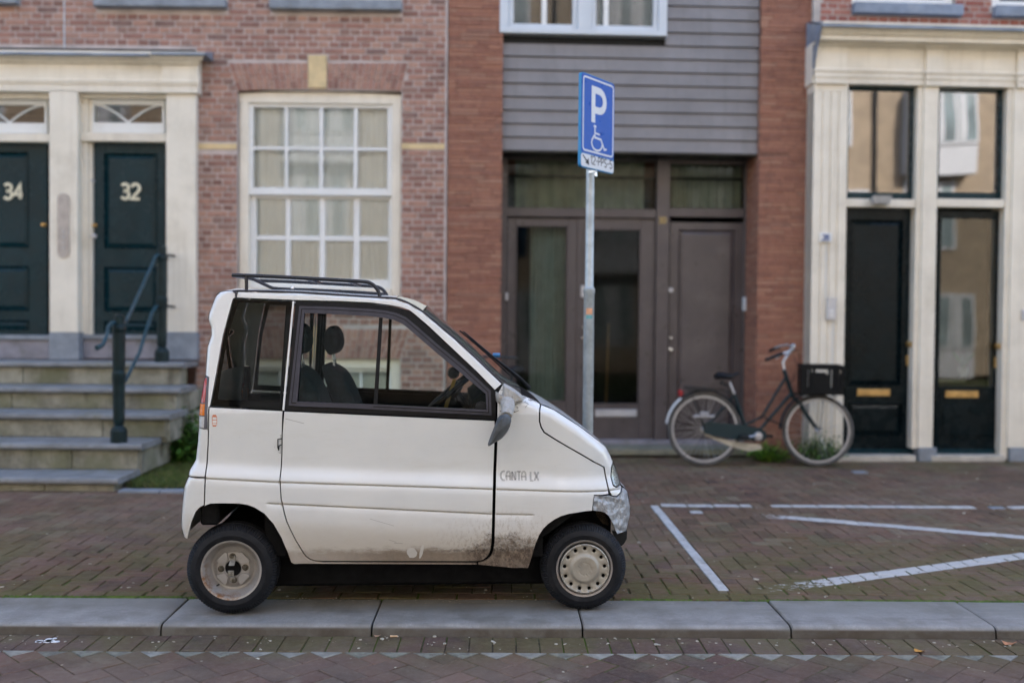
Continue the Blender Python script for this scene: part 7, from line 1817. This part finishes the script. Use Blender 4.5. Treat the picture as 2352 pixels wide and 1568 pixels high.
for yy in np.linspace(-.40, .40, 9): mb.add(box(C(1205, 912)[0], C(1240, 925)[0], yy - .03, yy + .03, C(1240, 925)[1] + .004, C(1240, 925)[1] + .010))

# ------------------------------------------------------------------ small bicycle behind the bonnet
d2 = 9.35; bx = (1176 - 1176) / FPX * d2; RZ2 = math.radians(-62)
b2 = thing('bicycle', 'second bicycle mostly hidden behind the car bonnet, only its black saddle and pale mudguard showing', 'bicycle', (bx, d2, 0), RZ2)
zs1 = .985; mb = MB(); sp_ = []
for (t_, w_, h_) in ((.13, .06, .02), (.10, .09, .03), (.04, .07, .03), (-.04, .03, .025), (-.12, .018, .018), (-.15, .01, .01)): sp_.append([(t_, w_ * math.cos(k * .6283), zs1 + h_ * math.sin(k * .6283) - .02 * abs(math.cos(k * .6283))) for k in range(10)])
mb.add(([p for r_ in sp_ for p in r_], [(i * 10 + k, i * 10 + (k + 1) % 10, (i + 1) * 10 + (k + 1) % 10, (i + 1) * 10 + k) for i in range(5) for k in range(10)] + [tuple(range(9, -1, -1)), tuple(range(50, 60))])); obj('saddle', mb, MT['black_plastic'], b2, smooth=60)
wr_ = .35; wheels2 = (.27, -.80)
for wx in wheels2:
    g = thing('wheel', None, None); g.parent = b2; g.location = (wx, 0, wr_); cc = lambda r_: [(r_ * math.cos(k * .15708), 0, r_ * math.sin(k * .15708)) for k in range(40)]
    obj('tyre', MB().add(tube(cc(wr_ - .02), .020, 8, True)), MT['tyre'], g, smooth=60); obj('rim', MB().add(tube(cc(wr_ - .048), .013, 6, True)), alu, g, smooth=60)
    sp = MB(); [sp.add(tube([(.02 * math.cos(k), .01 * (k % 2), .02 * math.sin(k)), ((wr_ - .05) * math.cos(k * .2618), 0, (wr_ - .05) * math.sin(k * .2618))], .0014, 3, caps=False)) for k in range(24)]; tag(obj('spokes', sp, alu, g), kind='stuff')
fr2 = simple('dark_bike_frame', (.02, .03, .035), .3)
for nm, pts, r_ in (('seat_tube', [(.02, 0, zs1 - .01), (-.16, 0, .30)], .015), ('down_tube', [(-.16, 0, .30), (-.62, 0, .74)], .018), ('chain_stay', [(-.16, 0, .30), (.27, 0, wr_)], .010), ('seat_stay', [(-.02, 0, .75), (.27, 0, wr_)], .009), ('fork', [(-.62, .04, .86), (-.66, .05, .60), (-.80, .05, wr_)], .011), ('stem', [(-.62, 0, .72), (-.58, 0, 1.06)], .012), ('handlebar', [(-.40, -.28, 1.06), (-.56, -.10, 1.07), (-.56, .10, 1.07), (-.40, .28, 1.06)], .011)): obj(nm, MB().add(tube(pts, r_, 8)), fr2, b2, smooth=50)
mb = MB(); v = []; f = []; n_g = 16
for k in range(n_g + 1):
    a_ = math.radians(-5 + 165 * k / n_g)
    for t_ in (-1, -.5, .5, 1): r_ = wr_ + .024 - .012 * abs(t_) ** 3; v.append((.27 + r_ * math.cos(a_), .032 * t_, wr_ + r_ * math.sin(a_)))
f = [(4 * i + j, 4 * i + j + 1, 4 * i + 5 + j, 4 * i + 4 + j) for i in range(n_g) for j in range(3)]; obj('mudguard', mb.add((v, f)), MT['grey_white'], b2, smooth=60)
